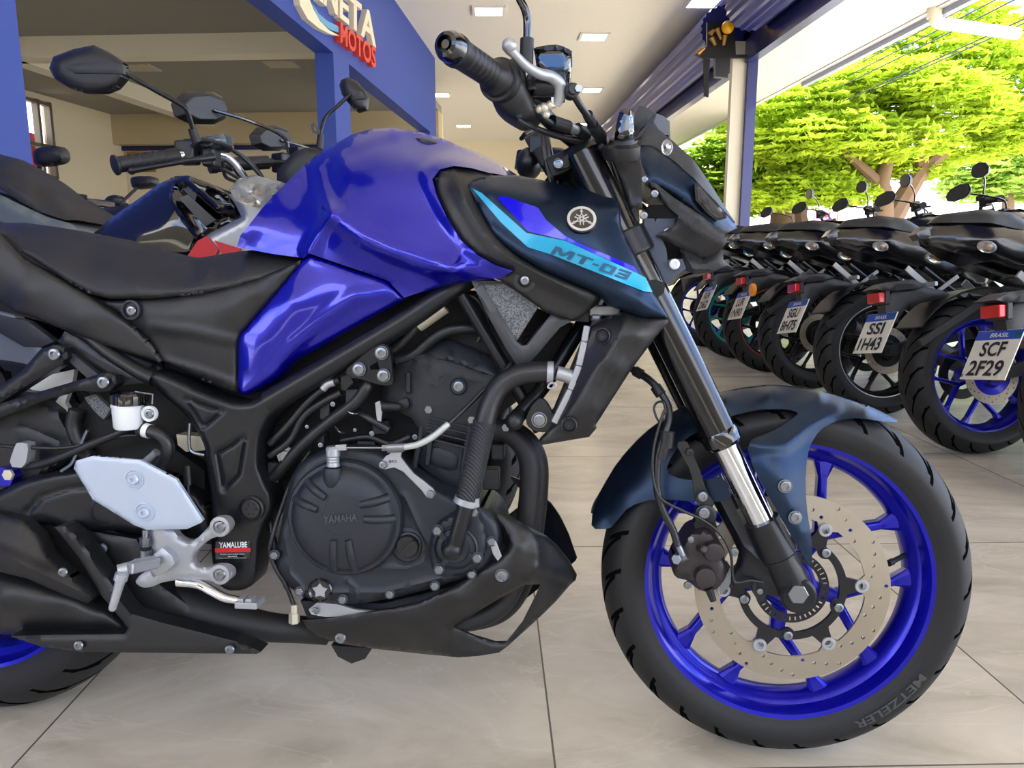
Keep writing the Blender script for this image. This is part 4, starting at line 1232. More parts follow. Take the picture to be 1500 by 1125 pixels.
# local axes of the emblem follow the panel's tilt
pu = B.P(ec[0] + 10, ec[1], float(shr_full([(ec[0] + 10, ec[1])])[0])) - B.P(ec[0] - 10, ec[1], float(shr_full([(ec[0] - 10, ec[1])])[0]))
pv = B.P(ec[0], ec[1] - 10, float(shr_full([(ec[0], ec[1] - 10)])[0])) - B.P(ec[0], ec[1] + 10, float(shr_full([(ec[0], ec[1] + 10)])[0]))
pu = vnorm(pu); pv = vnorm(pv - pu * np.dot(pu, pv)); pn = np.cross(pu, pv)
if pn[1] > 0: pn = -pn
R_ = 23 * sc_
m = MB(); m.lathe(c - pn * .006, pn, [(R_, 0), (R_, .005), (R_ * .96, .0065), (0, .0065)], 48); emb = m.obj('emblem', MT['gloss'], shroud)
m = MB(); m.lathe(c, pn, [(R_ * .76, 0), (R_ * .76, .0018), (R_ * .93, .0018), (R_ * .93, 0)], 64, close=True)
def flat(P2, z=.001):
    m.prism([c + pn * z + pu * a * R_ + pv * b * R_ for a, b in P2], pn * -.0015)
for q in (90, 210, 330):
    a = math.radians(q); d = np.array([math.cos(a), math.sin(a)]); n_ = np.array([-d[1], d[0]])
    def rect(r0, r1, o, w): 
        flat([tuple(d * r0 + n_ * (o - w)), tuple(d * r1 + n_ * (o - w)), tuple(d * r1 + n_ * (o + w)), tuple(d * r0 + n_ * (o + w))], .0016)
    rect(.34, .80, 0, .045); rect(.52, .62, 0, .085)
    for s_ in (-1, 1):
        rect(-.46, -.02, s_ * .10, .035)
        flat([tuple(d * -.02 + n_ * s_ * .065), tuple(d * -.02 + n_ * s_ * .135), tuple(d * .16 + n_ * s_ * .17), tuple(d * .34 + n_ * s_ * .06), tuple(d * .34), tuple(d * .16 + n_ * s_ * .1)], .0016)
m.obj('tuning_fork_logo', pm('satin silver', (205, 208, 212), .3, .7), emb, smooth=False)
# triangular frame cover
m = MB(); m.surf(B, [(690, 411, .15), (736, 412, .153), (775, 437, .15), (800, 455, .148), (838, 470, .145), (820, 480, .145), (795, 510, .14), (777, 530, .138), (768, 538, .138), (756, 533, .138), (742, 512, .14), (715, 463, .146)],
                 holes=[[(706, 416), (737, 416), (795, 447), (805, 453), (806, 462), (773, 505), (765, 507), (756, 500)]], t=.146, sp=8, back=.03, roll=(.004, 6, 1))
fcov = m.obj('frame_cover', pm('grey frame cover', (66, 68, 72), .45), bike, bevel=.0008)
spk, nt, bb = new_mat('speckled grey insert')
tc = nt.nodes.new('ShaderNodeTexCoord'); vz = nt.nodes.new('ShaderNodeTexVoronoi'); vz.inputs['Scale'].default_value = 620
nt.links.new(tc.outputs['Object'], vz.inputs['Vector']); cr = nt.nodes.new('ShaderNodeValToRGB'); e = cr.color_ramp.elements
e[0].color = (*lin((58, 60, 63)), 1); e[1].color = (*lin((120, 123, 127)), 1); e[0].position = .2; e[1].position = .75
nt.links.new(vz.outputs['Color'], cr.inputs[0]); nt.links.new(cr.outputs[0], bb.inputs['Base Color']); bb.inputs['Roughness'].default_value = .5
m = MB(); m.surf(B, [(702, 412), (738, 414), (790, 447), (757, 499), (750, 495)], t=.137, back=.01, sp=20); m.obj('insert', spk, fcov, smooth=False)
# radiator shroud
RS = [(916, 456, .150), (978, 465, .165), (979, 472, .165), (962, 492, .165), (925, 541, .165), (898, 583, .162), (873, 622, .155), (874, 627, .155), (863, 640, .15), (793, 652, .15), (789, 646, .15), (811, 622, .15), (826, 600, .15), (841, 559, .15), (851, 530, .15), (853, 500, .15), (866, 478, .15), (890, 464, .15)]
m = MB(); m.surf(B, RS, sp=5, back=.02, dup=True, inner=[(880, 540, .165), (860, 580, .165), (900, 500, .165), (915, 470, .162), (840, 610, .16), (890, 480, .16), (935, 490, .178), (905, 540, .175), (870, 600, .168)], ridges=[([(920, 460), (905, 500), (875, 540), (832, 608)], .010, 30)], roll=(.004, 6))
rsh = m.obj('radiator_shroud', MT['trim'], bike, angle=40)
for (x, y) in ((882, 492), (834, 622)):
    c = B.P(x, y, .167); m = MB(); m.lathe(c, (0, -1, 0), [(.0115, -.004), (.0115, .004), (.0095, .005), (.008, .001), (.005, .001), (.005, .004), (.002, .004), (.0, .003)], 28); m.obj('bolt', MT['satin'], rsh)
m = MB(); p_ = [B.P(860, 477, .14), B.P(856, 500, .14), B.P(848, 535, .14), B.P(836, 570, .14), B.P(812, 618, .14)]
for a, b in zip(p_[:-1], p_[1:]): m.bar(a, b, .010, .03)
m.obj('radiator_tank', MT['alu'], bike, bevel=.002)
m = MB(); a = B.P(880, 470, 0); b = B.P(800, 640, 0)
vs = [B.P(x, y, t) for t in (.135, ) for x, y in ((905, 470), (868, 470), (800, 635), (840, 640))]
m.prism([np.array([v[0], -.135, v[2]]) for v in vs], (0, .27, 0)); m.obj('radiator_core', MT['engine2'], bike, smooth=False)
# ---- headlight cowl group
def panel(name, pts, t, mat, back=.02, roll=None, sp=9, rnd=0, parent=bike, inner=(), ridges=(), dup=False, bevel=.0008, holes=(), angle=40, label=None):
    m = MB(); m.surf(B, pts, t=t, back=back, roll=roll, sp=sp, rnd=rnd, inner=inner, ridges=ridges, dup=dup, holes=holes)
    return m.obj(name, MT[mat] if isinstance(mat, str) else mat, parent, bevel=bevel, angle=angle, label=label)
CW = [(936, 216, .07), (952, 211, .05), (968, 220, .05), (990, 237, .06), (1018, 262, .07), (1050, 297, .055), (1076, 326, .03), (1080, 334, .03), (1066, 340, .05), (1048, 334, .07), (1020, 314, .085), (990, 289, .095), (950, 264, .10), (940, 241, .09)]
cow = panel('headlight_cowl', CW, 0, 'navy', 'mirror', (.004, 6), 7, inner=[(960, 240, .085), (990, 262, .09), (1020, 290, .085), (1050, 315, .068)], bevel=0, angle=55)
LN = [(1017, 268), (1025, 270), (1064, 315), (1064, 320), (1050, 323), (1038, 314), (1019, 293)]
hl_ = panel('headlight_surround', [(x, y) for x, y in LN], .094, 'gloss', .02, sp=12, parent=cow, rnd=0)
panel('headlight_lens', [(1021, 273), (1026, 274), (1060, 315), (1058, 318), (1050, 319), (1041, 312), (1023, 292)], .0965, 'smoke', .004, sp=12, parent=cow)
for pts in ([(1024, 277), (1029, 282), (1036, 300), (1026, 291)], [(1034, 290), (1044, 300), (1050, 314), (1042, 309)], [(1048, 305), (1058, 315), (1052, 317)]):
    panel('reflector', pts, .0975, 'caliper', .003, sp=12, parent=hl_)
panel('meter_visor', [(936, 200, .045), (945, 183, .03), (957, 178, .02), (965, 190, .02), (985, 206, .025), (1015, 233, .03), (1040, 268, .03), (1060, 300, .028), (1077, 326, .028), (1050, 297, .058), (1018, 263, .073), (990, 238, .063), (968, 221, .053), (955, 213, .05), (940, 213, .06)], 0, 'trim2', 'mirror', (.003, 5), 7, bevel=0, angle=55)
panel('windscreen', [(926, 180), (936, 154), (946, 157), (962, 167), (952, 178), (937, 190)], .03, 'trim2', .06, (.003, 5), 7)
panel('windscreen', [(950, 162), (972, 170), (981, 178), (982, 204), (966, 192), (948, 178)], .0, 'smoke', .004, sp=9)
panel('visor_clip', [(948, 180), (958, 166), (961, 168), (955, 180), (940, 200), (930, 206), (937, 193)], .055, 'satin', .01, sp=9)
c = B.P(977, 216, .066); m = MB(); m.ball(c, (.009, .006, .012), 14, 8); m.obj('position_light', MT['lens'], bike)
m = MB(); m.ball(c + [0, -.002, 0], (.006, .006, .006), 10, 6); m.obj('position_bulb', MT['chrome'], bike)
sidec = panel('headlight_side_cover', [(943, 263, .112), (960, 268, .115), (988, 290, .12), (1028, 316, .125), (1066, 347, .115), (1063, 357, .112), (1051, 372, .108), (1037, 378, .108), (1028, 376, .11), (985, 358, .11), (961, 344, .11), (974, 338, .112), (988, 330, .113), (990, 318, .113), (963, 285, .112), (945, 268, .112)], 0, 'trim', .012, (.003, 5), 5, ridges=[([(975, 300), (1020, 338), (1056, 358)], .007, 24)], angle=40, dup=True)
bolt(B, sidec, 959, 284, .116, 6)
panel('horn_cover', [(995, 362), (1030, 380), (1059, 366), (1060, 390), (1048, 397), (1020, 402), (1003, 396)], .085, 'trim2', .17, (.006, 8), 8)
bgrey = pm('blue grey bracket', (62, 72, 90), .45)
panel('inner_bracket', [(943, 320), (958, 320), (964, 335), (976, 365), (978, 380), (966, 402), (962, 416), (948, 400), (944, 372)], .10, bgrey, .02, sp=10)
panel('inner_bracket', [(962, 320), (990, 320), (998, 345), (990, 346), (965, 342), (958, 330)], .098, bgrey, .02, sp=10)
panel('inner_bracket', [(972, 384), (984, 379), (1000, 379), (1005, 394), (997, 400), (985, 410), (978, 418), (964, 414)], .10, bgrey, .02, sp=10)
bolt(B, bike, 977, 340, .104, 6); bolt(B, bike, 988, 387, .104, 8, 'white', h=.004)
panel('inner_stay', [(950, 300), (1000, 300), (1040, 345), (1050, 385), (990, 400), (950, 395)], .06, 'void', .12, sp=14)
arm = panel('headlight_stay', [(893, 220, .125), (898, 214, .125), (922, 222, .125), (938, 230, .125), (940, 263, .12), (941, 304, .118), (936, 306, .118), (938, 350, .11), (930, 390, .10), (922, 340, .108), (918, 306, .112), (917, 285, .112), (908, 258, .115)], 0, 'satin', .02, (.003, 6), 8)
bolt(B, arm, 944, 263, .114, 5); bolt(B, arm, 943, 316, .112, 6)
# indicator
ti = panel('indicator', [(900, 206), (901, 192), (906, 166), (912, 160), (918, 157), (926, 163), (928, 196), (920, 206)], .16, 'gloss', .03, (.008, 9), 5, rnd=1)
panel('indicator_lens', [(917, 159), (923, 160), (928, 166), (929, 194), (923, 200), (919, 196)], .155, 'lens', .035, (.006, 5), 4, parent=ti)
m = MB(); c = B.P(911, 206, .14); m.lathe(c + [0, .01, -.008], (0, -.35, 1), [(.024, -.016), (.027, -.008), (.027, .002), (.019, .006), (.017, .012), (.0, .014)], 28); m.obj('indicator_base', MT['rubber2'], bike)
# ---- right handlebar
G0 = B.P(655, 66, .385); G1 = B.P(733, 118, .265); gd = vnorm(G1 - G0)
m = MB(); m.lathe(G0, gd, [(0.0, -.004), (.005, -.004), (.0055, .006), (.009, .006), (.0095, -.006), (.014, -.004), (.0175, .003), (.0178, .014), (.015, .018)], 32); m.obj('bar_end', MT['gloss'], bike, angle=30)
L_ = np.linalg.norm(G1 - G0)
m = MB(); m.lathe(G0, gd, [(.016, .012), (.0188, .016), (.0188, .022), (.0168, .026), (.0168, L_ * .75), (.0175, L_ * .8), (.0185, L_ * .84), (.0225, L_ * .88), (.0232, L_ * .96), (.02, L_)], 36)
grip = m.obj('grip', MT['rubber2'], bike, angle=30)
m = MB()
for k in range(7):
    m.lathe(G0 + gd * (.035 + k * .011), gd, [(.0168, 0), (.0176, .0015), (.0176, .0045), (.0168, .006)], 24, a0=-.6, a1=1.2, ref=(0, -1, 0))
m.obj('grip_pattern', MT['rubber2'], grip)
m = MB(); m.lathe(G1, gd, [(.02, -.008), (.027, -.006), (.0275, 0), (.027, .006), (.02, .012), (.02, .05)], 36)
m.obj('grip_flange', MT['rubber2'], bike)
panel('throttle_housing', [(742, 90, .262), (752, 84, .26), (768, 98, .255), (774, 125, .25), (784, 150, .235), (790, 168, .225), (782, 176, .225), (763, 182, .23), (745, 172, .24), (733, 164, .25), (722, 152, .26), (718, 140, .26), (735, 128, .27)], 0, 'trim', .045, (.010, 14), 6, rnd=1)
bolt(B, bike, 760, 170, .245, 4, 'satin')
# lever
m = MB(); lv = [B.P(747, 72, .30), B.P(756, 82, .295), B.P(772, 98, .28), B.P(790, 108, .262), B.P(806, 112, .245), B.P(818, 122, .235), B.P(820, 138, .228), B.P(815, 155, .225)]
m.tube(lv, [.0075, .0055, .0062, .0068, .0075, .0085, .0085, .005], 14, k=5); m.ball(B.P(746, 67, .302), .0092, 18, 12); m.obj('brake_lever', MT['alu'], bike)
# reservoir and master cylinder
rv = panel('brake_reservoir', [(783, 74, .235), (800, 70, .235), (818, 68, .235), (836, 77, .235), (836, 112, .235), (812, 114, .235), (786, 101, .235)], 0, 'gloss', .05, (.006, 7), 5, rnd=1)
panel('reservoir_cap', [(781, 70), (800, 66), (818, 65), (838, 74), (837, 80), (816, 72), (784, 77)], .238, 'satin', .056, (.003, 4), 5, rnd=1)
m = MB(); m.cyl(B.P(779, 125, .235), B.P(828, 128, .22), .013, n=20); m.cyl(B.P(778, 118, .235), B.P(778, 135, .235), .012, n=18); m.box(B.P(800, 130, .215), (.05, .03, .03)); m.box(B.P(812, 118, .22), (.03, .03, .03)); m.obj('master_cylinder', MT['satin'], bike, bevel=.002)
m = MB(); m.lathe(B.P(838, 133, .235), (0.25, -1, 0), [(.0095, -.012), (.0095, .004), (.0065, .005), (.0065, .01), (0, .01)], 20); m.obj('banjo_bolt', MT['satin'], bike)
m = MB(); m.lathe(B.P(846, 131, .24), (0.25, -1, 0), [(.005, 0), (.005, .006), (0, .006)], 6); m.obj('bolt', MT['steel'], bike)
m = MB()
for (x, y, r) in ((797, 158, .0045), (790, 160, .0038), (806, 154, .004), (800, 168, .0035)): m.ball(B.P(x, y, .225), r * 1.5, 10, 8)
m.box(B.P(811, 146, .225), (.006, .008, .02)); m.obj('lever_pivot', MT['brass'], bike)
bh2 = MB(); bh2.tube([B.P(840, 138, .235), B.P(850, 155, .22), B.P(862, 172, .19), B.P(874, 188, .15), B.P(884, 203, .12), B.P(892, 230, .09)], .0048, 12); o = bh2.obj('front_brake_hose', MT['hose'], bike)
m = MB(); m.cyl(B.P(861, 168, .19), B.P(867, 180, .172), .0072, n=14); m.cyl(B.P(868, 183, .168), B.P(880, 200, .13), .0085, .0095, n=14); m.obj('hose_sleeve', MT['hose'], o)
# mirror stem
m = MB(); m.tube([B.P(746, -60, .26), B.P(757, -12, .255), B.P(768, 12, .25), B.P(772, 30, .245), B.P(772, 60, .245)], .0052, 14); ms = m.obj('mirror_stem', MT['gloss'], bike)
m = MB(); m.cyl(B.P(772, 57, .243), B.P(771, 95, .243), .0088, n=20); m.obj('boot', MT['rubber2'], ms)
# handlebar tube to the clamp, and the far side switchgear
Hc = [B.P(775, 140, .22), B.P(800, 172, .17), B.P(838, 205, .10), B.P(862, 222, .05)]
hb = MB(); q = Hc[-1]; hb.tube(Hc + [np.array([q[0], .05, q[2]]), B.P(815, 225, -.14), B.P(785, 230, -.26)], .011, 18); hb.obj('handlebar', MT['satin'], bike)
m = MB(); m.tube([B.P(786, 163, .225), B.P(800, 176, .2), B.P(822, 186, .17), B.P(845, 192, .14), B.P(864, 202, .11)], .0042, 10); m.obj('switch_cable', MT['hose'], bike)
m = MB(); m.cyl(B.P(808, 178, .185), B.P(832, 186, .16), .009, n=16); m.cyl(B.P(845, 189, .14), B.P(860, 197, .12), .009, n=16); m.obj('cable_sleeve', MT['rubber2'], bike)
m = MB(); m.cyl(B.P(833, 185, .16), B.P(845, 191, .14), .0062, n=12); m.obj('cable_joint', MT['alu'], bike)
m = MB(); m.tube([B.P(768, 180, .22), B.P(790, 190, .19), B.P(820, 200, .15), B.P(856, 207, .12)], .0042, 10); m.tube([B.P(758, 174, .235), B.P(775, 184, .22), B.P(800, 196, .17), B.P(850, 210, .12)], .003, 8); m.obj('throttle_cable', MT['hose'], bike)
m = MB(); m.bar(B.P(765, 200, -.22), B.P(782, 192, -.26), .008, .02); m.bar(B.P(782, 205, -.2), B.P(808, 245, -.14), .03, .03); m.ball(B.P(775, 240, -.2), (.025, .03, .03)); m.box(B.P(790, 215, -.18), (.035, .04, .03)); m.box(B.P(785, 235, -.22), (.04, .05, .035))
m.cyl(B.P(772, 222, -.28), B.P(768, 250, -.28), .02, n=16); m.obj('left_switchgear', MT['satin'], bike, bevel=.003)
for pts in ([(800, 195, .05), (806, 225, .06), (812, 262, .06), (820, 285, .05)], [(795, 190, .02), (798, 220, .03), (808, 270, .03)], [(880, 210, .06), (893, 250, .07), (905, 290, .08), (925, 350, .09), (945, 410, .09)], [(890, 222, .05), (906, 270, .06), (925, 320, .07), (945, 372, .08), (962, 405, .08)]):
    m = MB(); m.tube([B.P(*p) for p in pts], .0045, 8); m.obj('wiring', MT['hose'], bike)
# ---- seat and tail
ST = [(-40, 318, .05), (5, 327, .05), (35, 326, .05), (80, 332, .05), (150, 345, .05), (230, 368, .06), (290, 378, .07), (350, 368, .075), (390, 365, .08), (425, 371, .09), (445, 378, .10), (432, 394, .125), (400, 406, .135), (350, 420, .14), (300, 430, .142), (220, 438, .142), (160, 438, .14), (130, 430, .14), (95, 410, .138), (50, 381, .13), (5, 352, .12), (-40, 330, .11)]
m = MB(); m.surf(B, ST, sp=5, back='mirror', inner=[(100, 370, .105), (160, 385, .11), (230, 405, .122), (300, 405, .125), (360, 395, .125), (410, 388, .115), (250, 390, .10), (150, 365, .08), (200, 425, .14), (60, 350, .09)], roll=(.012, 12))
m.obj('seat', MT['seat'], bike, angle=70)
SC_ = [(144, 441, .12), (187, 439, .125), (240, 436, .13), (293, 430, .133), (373, 410, .135), (440, 381, .13), (440, 385, .13), (399, 434, .132), (352, 488, .132), (347, 500, .13), (346, 574, .125), (337, 573, .125), (293, 555, .122), (243, 531, .12), (235, 528, .12), (215, 498, .12), (185, 470, .12)]
m = MB(); m.surf(B, SC_, sp=5, back=.03, dup=True, inner=[(250, 460, .138), (330, 450, .142), (300, 490, .136), (380, 430, .14), (250, 500, .128), (330, 520, .133), (210, 460, .132)], ridges=[([(215, 478), (280, 485), (347, 500)], .004, 14, 1), ([(243, 529), (300, 545), (346, 563)], .004, 9)], roll=(.004, 6))
scv = m.obj('seat_side_cover', MT['trim'], bike, angle=60)
m = MB(); c = B.P(192, 454, .134); m.lathe(c, (0, -1, 0), [(.0150, -.008), (.0150, .002), (.012, .003), (.011, -.002), (.0, -.002)], 32); m.obj('bolt_recess', MT['trim2'], scv)
bolt(B, scv, 193, 455, .136, 7)
TP = [(-70, 320, .12), (-10, 335, .125), (35, 380, .128), (80, 404, .13), (133, 435, .132), (187, 472, .132), (222, 505, .13), (236, 528, .128), (233, 531, .127), (187, 517, .127), (133, 498, .128), (85, 480, .128), (53, 466, .128), (24, 458, .126), (0, 441, .124), (-70, 420, .12)]
m = MB(); m.surf(B, TP, sp=5, back=.02, dup=True, inner=[(40, 430, .138), (120, 470, .138), (-20, 380, .135)], roll=(.004, 7))
m.obj('tail_panel', MT['trim'], bike, angle=60)
panel('seat_rail_gap', [(-40, 325), (10, 345), (60, 385), (110, 418), (150, 445), (200, 480), (232, 520), (200, 500), (60, 400), (-40, 340)], .115, 'void', .02, sp=14)  # near-black strip: shade of the seat rail gap put into its colour
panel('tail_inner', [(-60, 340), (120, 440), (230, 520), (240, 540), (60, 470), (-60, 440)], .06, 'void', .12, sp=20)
# ---- frame
panelB = panel
def tube(name, pts, r, mat='satin', n=16, parent=bike, k=6, smooth=True):
    m = MB(); m.tube([B.P(*p) if len(p) == 3 else np.array(p[:3]) for p in pts], r, n, k=k, smooth=smooth)
    return m.obj(name, MT[mat] if isinstance(mat, str) else mat, parent, angle=40)
tube('frame_tube', [(705, 400, .10), (655, 428, .118), (600, 466, .124), (520, 515, .124), (445, 560, .122), (395, 590, .12)], [.0135, .0155, .0165, .0175, .019, .02])
tube('frame_tube', [(668, 418, .108), (705, 480, .106), (745, 548, .102), (790, 630, .09)], .0098)
tube('frame_tube', [(100, 475, .108), (128, 492, .112), (160, 517, .116), (200, 542, .12), (226, 555, .122)], [.009, .0105, .011, .0115, .0125])
tube('frame_tube', [(880, 430, .04), (850, 480, .06), (800, 560, .09), (757, 612, .12)], .0115)
PV = [(215, 552), (222, 543), (232, 544), (262, 556), (293, 572), (320, 582), (348, 590), (368, 588), (385, 578), (408, 566), (425, 590), (402, 606), (389, 622), (381, 645), (379, 683), (388, 704), (399, 723), (401, 738), (397, 752), (386, 775), (380, 795), (379, 817), (376, 845), (371, 857), (355, 865), (333, 865), (320, 856), (314, 845), (309, 800), (312, 763), (308, 723), (303, 680), (301, 657), (290, 632), (270, 605), (250, 588), (232, 573)]
TRI = [(274, 584), (325, 602), (297, 626), (274, 584)]
TRP = [(318, 664), (358, 640), (349, 696), (327, 718), (318, 664)]
m = MB(); m.surf(B, PV, t=.136, back=.045, sp=4.5, roll=(.010, 12), rnd=1, ridges=[(TRI, -.005, 5, 1), (TRP, -.005, 5, 1)])
piv = m.obj('pivot_plate', MT['satin'], bike, angle=60)
c = B.P(369, 745, .137); m = MB(); m.lathe(c, (0, -1, 0), [(.0205, -.004), (.0205, .004), (.018, .006), (.0165, .002), (.0145, .0018), (.0145, .005), (.013, .006), (0, .006)], 40)
for k in range(6):
    a = k * math.pi / 3; m.cyl(c + [.0085 * math.cos(a), -.005, .0085 * math.sin(a)], c + [.0085 * math.cos(a), -.0075, .0085 * math.sin(a)], .002, n=8)
m.obj('pivot_cap', MT['trim'], piv, angle=25)
st = panel('sticker', [(316, 793), (366, 792), (366, 818), (316, 820)], .1372, 'gloss', .0008, sp=30, parent=piv, bevel=0)
panel('sticker_stripe', [(315, 803.5), (367, 803), (367, 808.5), (315, 809.5)], .1382, 'red', .0008, sp=30, parent=piv, bevel=0)
m = MB(); text_px(m, B, 'YAMALUBE', (321, 803), (362, 802), (0, -8.5), .1376, bold=.02); m.obj('lettering', MT['white'], piv, smooth=False)
m = MB(); text_px(m, B, 'O óleo recomendado para a', (323, 813.4), (358, 812.8), (0, -2.4), .1376); text_px(m, B, 'sua moto', (334, 816), (347, 815.8), (0, -2), .1376); text_px(m, B, 'www.yamaha-motor.com.br', (321, 818.5), (361, 818), (0, -1.6), .1376); m.obj('lettering', MT['white'], piv, smooth=False)
# near-black backing behind the engine parts: the bay's shade put into its colour
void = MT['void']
panel('airbox_backing', [(250, 520), (400, 440), (640, 420), (735, 430), (840, 475), (800, 560), (740, 600), (720, 640), (640, 650), (420, 700), (395, 760), (330, 800), (250, 790), (130, 700), (110, 600), (150, 560), (220, 560)], .055, void, .11, sp=40, bevel=0)
# engine
cyl_head = panel('cylinder_head', [(590, 522, .088), (606, 515, .092), (660, 530, .096), (728, 552, .092), (720, 575, .095), (706, 602, .098), (700, 640, .098), (696, 652, .095), (620, 640, .1), (603, 612, .1), (585, 604, .095), (560, 590, .09), (562, 560, .09)], 0, 'engine2', .16, (.004, 6), 7,
                 ridges=[([(606, 527), (630, 532), (640, 556), (655, 545), (700, 560), (706, 575)], .002, 3), ([(606, 536), (625, 560), (640, 566), (660, 548)], .0015, 3)])
panel('head_cover', [(614, 512, .075), (640, 495, .065), (662, 499, .065), (690, 508, .065), (722, 524, .07), (738, 546, .078), (730, 556, .088), (660, 532, .092), (606, 516, .088)], 0, 'engine', .14, (.003, 5), 8,
      ridges=[([(660, 500), (668, 532)], -.003, 3), ([(708, 517), (692, 540)], -.003, 3)])
c = B.P(672, 566, .098); m = MB(); m.lathe(c, (0, -1, 0), [(.0135, -.002), (.0135, .003), (.011, .006), (.0, .006)], 28); m.obj('head_plug', MT['engine'], cyl_head)
bolt(B, cyl_head, 672, 566, .103, 8.5, h=.004)
panel('cam_boss', [(585, 585), (596, 582), (600, 592), (597, 600), (578, 602), (575, 592)], .11, 'engine2', .03, (.003, 4), 6, rnd=1)
m = MB(); m.cyl(B.P(560, 595, .118), B.P(580, 596, .118), .008, .0072, 14); m.ball(B.P(582, 596, .118), (.0075, .0072, .0072)); m.obj('sensor', MT['rubber2'], bike)
panel('sensor_flange', [(549, 590), (556, 587), (560, 600), (558, 618), (552, 616)], .118, 'alu', .006, sp=8)
cyl = panel('cylinder', [(622, 604), (640, 600), (700, 618), (697, 660), (690, 700), (682, 712), (660, 714), (625, 690), (605, 672), (612, 640)], .088, 'engine', .16, (.003, 5), 9)
m = MB()
for (y, d) in ((612, 0), (622, 0), (632, -1), (642, -2)):
    a = B.P(628 + d, y - 2, .094); b = B.P(694 + d, y + 14, .094); m.bar(a, b, .003, .022)
m.obj('cooling_fins', MT['engine'], cyl, bevel=.0006)
m = MB()
for pts in ([(622, 602), (612, 660), (604, 695)], [(636, 606), (625, 680)], [(688, 618), (676, 700)]):
    m.tube([B.P(x, y, .096) for x, y in pts], .0045, 10)
m.obj('cylinder_ribs', MT['engine'], cyl)
panel('casting_window', [(628, 652), (672, 664), (668, 694), (620, 676)], .093, 'engine', .008, (.003, 4), 6, parent=cyl, rnd=1)
bolt(B, cyl, 628, 600, .10, 6, kind='hex'); bolt(B, cyl, 691, 615, .10, 6, kind='hex')
CC = [(425, 700), (440, 678), (460, 664), (500, 655), (545, 657), (572, 668), (600, 690), (640, 716), (680, 732), (702, 738), (722, 752), (735, 775), (734, 800), (715, 832), (690, 846), (650, 856), (610, 868), (575, 876), (530, 884), (490, 886), (450, 878), (420, 858), (404, 832), (402, 812), (410, 780), (416, 745)]
cc = panel('crankcase_cover', CC, .142, 'engine', .12, (.014, 14), 6, rnd=1, bevel=0, angle=55,
           ridges=[([(592, 725), (612, 770), (628, 800), (620, 825), (595, 834), (520, 832)], .004, 6, 1), ([(507, 850), (520, 862), (523, 880)], .004, 5, 1), ([(415, 770), (425, 840), (450, 868), (560, 868), (650, 846)], .003, 5, 1)])
c = B.P(507, 757, .147); sc = 1 / 1090.
c = B.P(507, 757, .145); rr = np.linalg.norm(B.P(590, 757, .147) - B.P(507, 757, .147))
m = MB(); m.lathe(c, (0, -1, 0), [(rr * 1.02, -.01), (rr * 1.02, .006), (rr * .985, .011), (rr * .93, .012), (rr * .91, .0135), (rr * .88, .019), (rr * .80, .025), (rr * .62, .030), (rr * .42, .032), (0, .032)], 96)
clu = m.obj('clutch_cover', MT['engine'], bike, angle=28)
cx = B.P(498, 758, .178)
m = MB(); m.lathe(cx + [0, .004, 0], (0, -1, 0), [(.0285, 0), (.0285, .0032), (.0268, .0034), (.026, .0016), (0, .0016)], 56); m.obj('boss', MT['engine'], clu, angle=25)
m = MB(); text_px(m, B, 'YAMAHA', (474, 767), (523, 763), (0, -11), .1775, lift=.0022, bold=.02); m.obj('lettering', pm('raised cast letters', (74, 79, 88), .4, .3), clu, smooth=False)
# raised ribs radiating in pairs
m = MB()
for q in (145, 15, -88):
    for s_ in (-1, 1):
        a = math.radians(q + s_ * 9); d = np.array([math.cos(a), 0, math.sin(a)]); n_ = np.array([-d[2], 0, d[0]])
        a2 = math.radians(q); d2 = np.array([math.cos(a2), 0, math.sin(a2)]); n2 = np.array([-d2[2], 0, d2[0]])
        p0 = cx + [0, .004, 0] + d2 * .034 + n2 * s_ * .011; p1 = c + [0, -.016, 0] + d2 * (rr * .87) + n2 * s_ * .016
        pm_ = (p0 + p1) / 2 + np.array([0, -.0035, 0])
        m = MB(); m.tube([p0 + [0, -.003, 0], pm_ + [0, -.003, 0], p1], [.0055, .0068, .0075], 10, k=5)
        m.obj('cover_rib', MT['engine'], clu)
panel('lettering_plate', [(437, 834), (462, 834), (462, 841), (437, 842)], .136, 'engine2', .004, sp=20)
# pivot of the clutch release
m = MB(); m.lathe(B.P(488, 712, .165), (0, 0, 1), [(.0, -.012), (.011, 0), (.0145, .012), (.0145, .026), (.0135, .028)], 28); m.obj('release_housing', MT['engine'], bike)
m = MB(); m.lathe(B.P(488, 683, .165), (0, 0, 1), [(.0095, 0), (.0095, .004), (.0088, .006), (.0095, .008), (.0088, .010), (.0095, .012), (.0088, .014), (.0105, .016), (.0105, .027), (.008, .030), (0, .030)], 28)
m.obj('release_shaft', MT['alu'], bike, angle=25)
m = MB(); m.bar(B.P(492, 656, .168), B.P(508, 655, .168), .009, .006); m.obj('release_lever', MT['alu'], bike, bevel=.001)
CA = [(558, 677), (565, 668), (571, 665), (574, 650), (589, 650), (588, 662), (587, 670), (596, 682), (606, 694), (622, 706), (634, 716), (638, 724), (633, 731), (625, 729), (617, 718), (603, 704), (590, 691), (577, 685), (563, 688)]
ca = panel('cable_bracket', CA, .172, 'alu', .006, sp=8, bevel=.001)
bolt(B, ca, 561, 681, .174, 6); bolt(B, ca, 631, 724, .174, 6)
m = MB(); text_px(m, B, 'BK5', (570, 678), (581, 678), (0, -4), .172, lift=.0006); m.obj('lettering', MT['engine2'], ca, smooth=False)
m = MB(); m.cyl(B.P(568, 656, .176), B.P(592, 655, .176), .0072, n=18); m.cyl(B.P(560, 656, .176), B.P(568, 656, .176), .0048, n=6); m.obj('cable_adjuster', MT['steel'], ca)
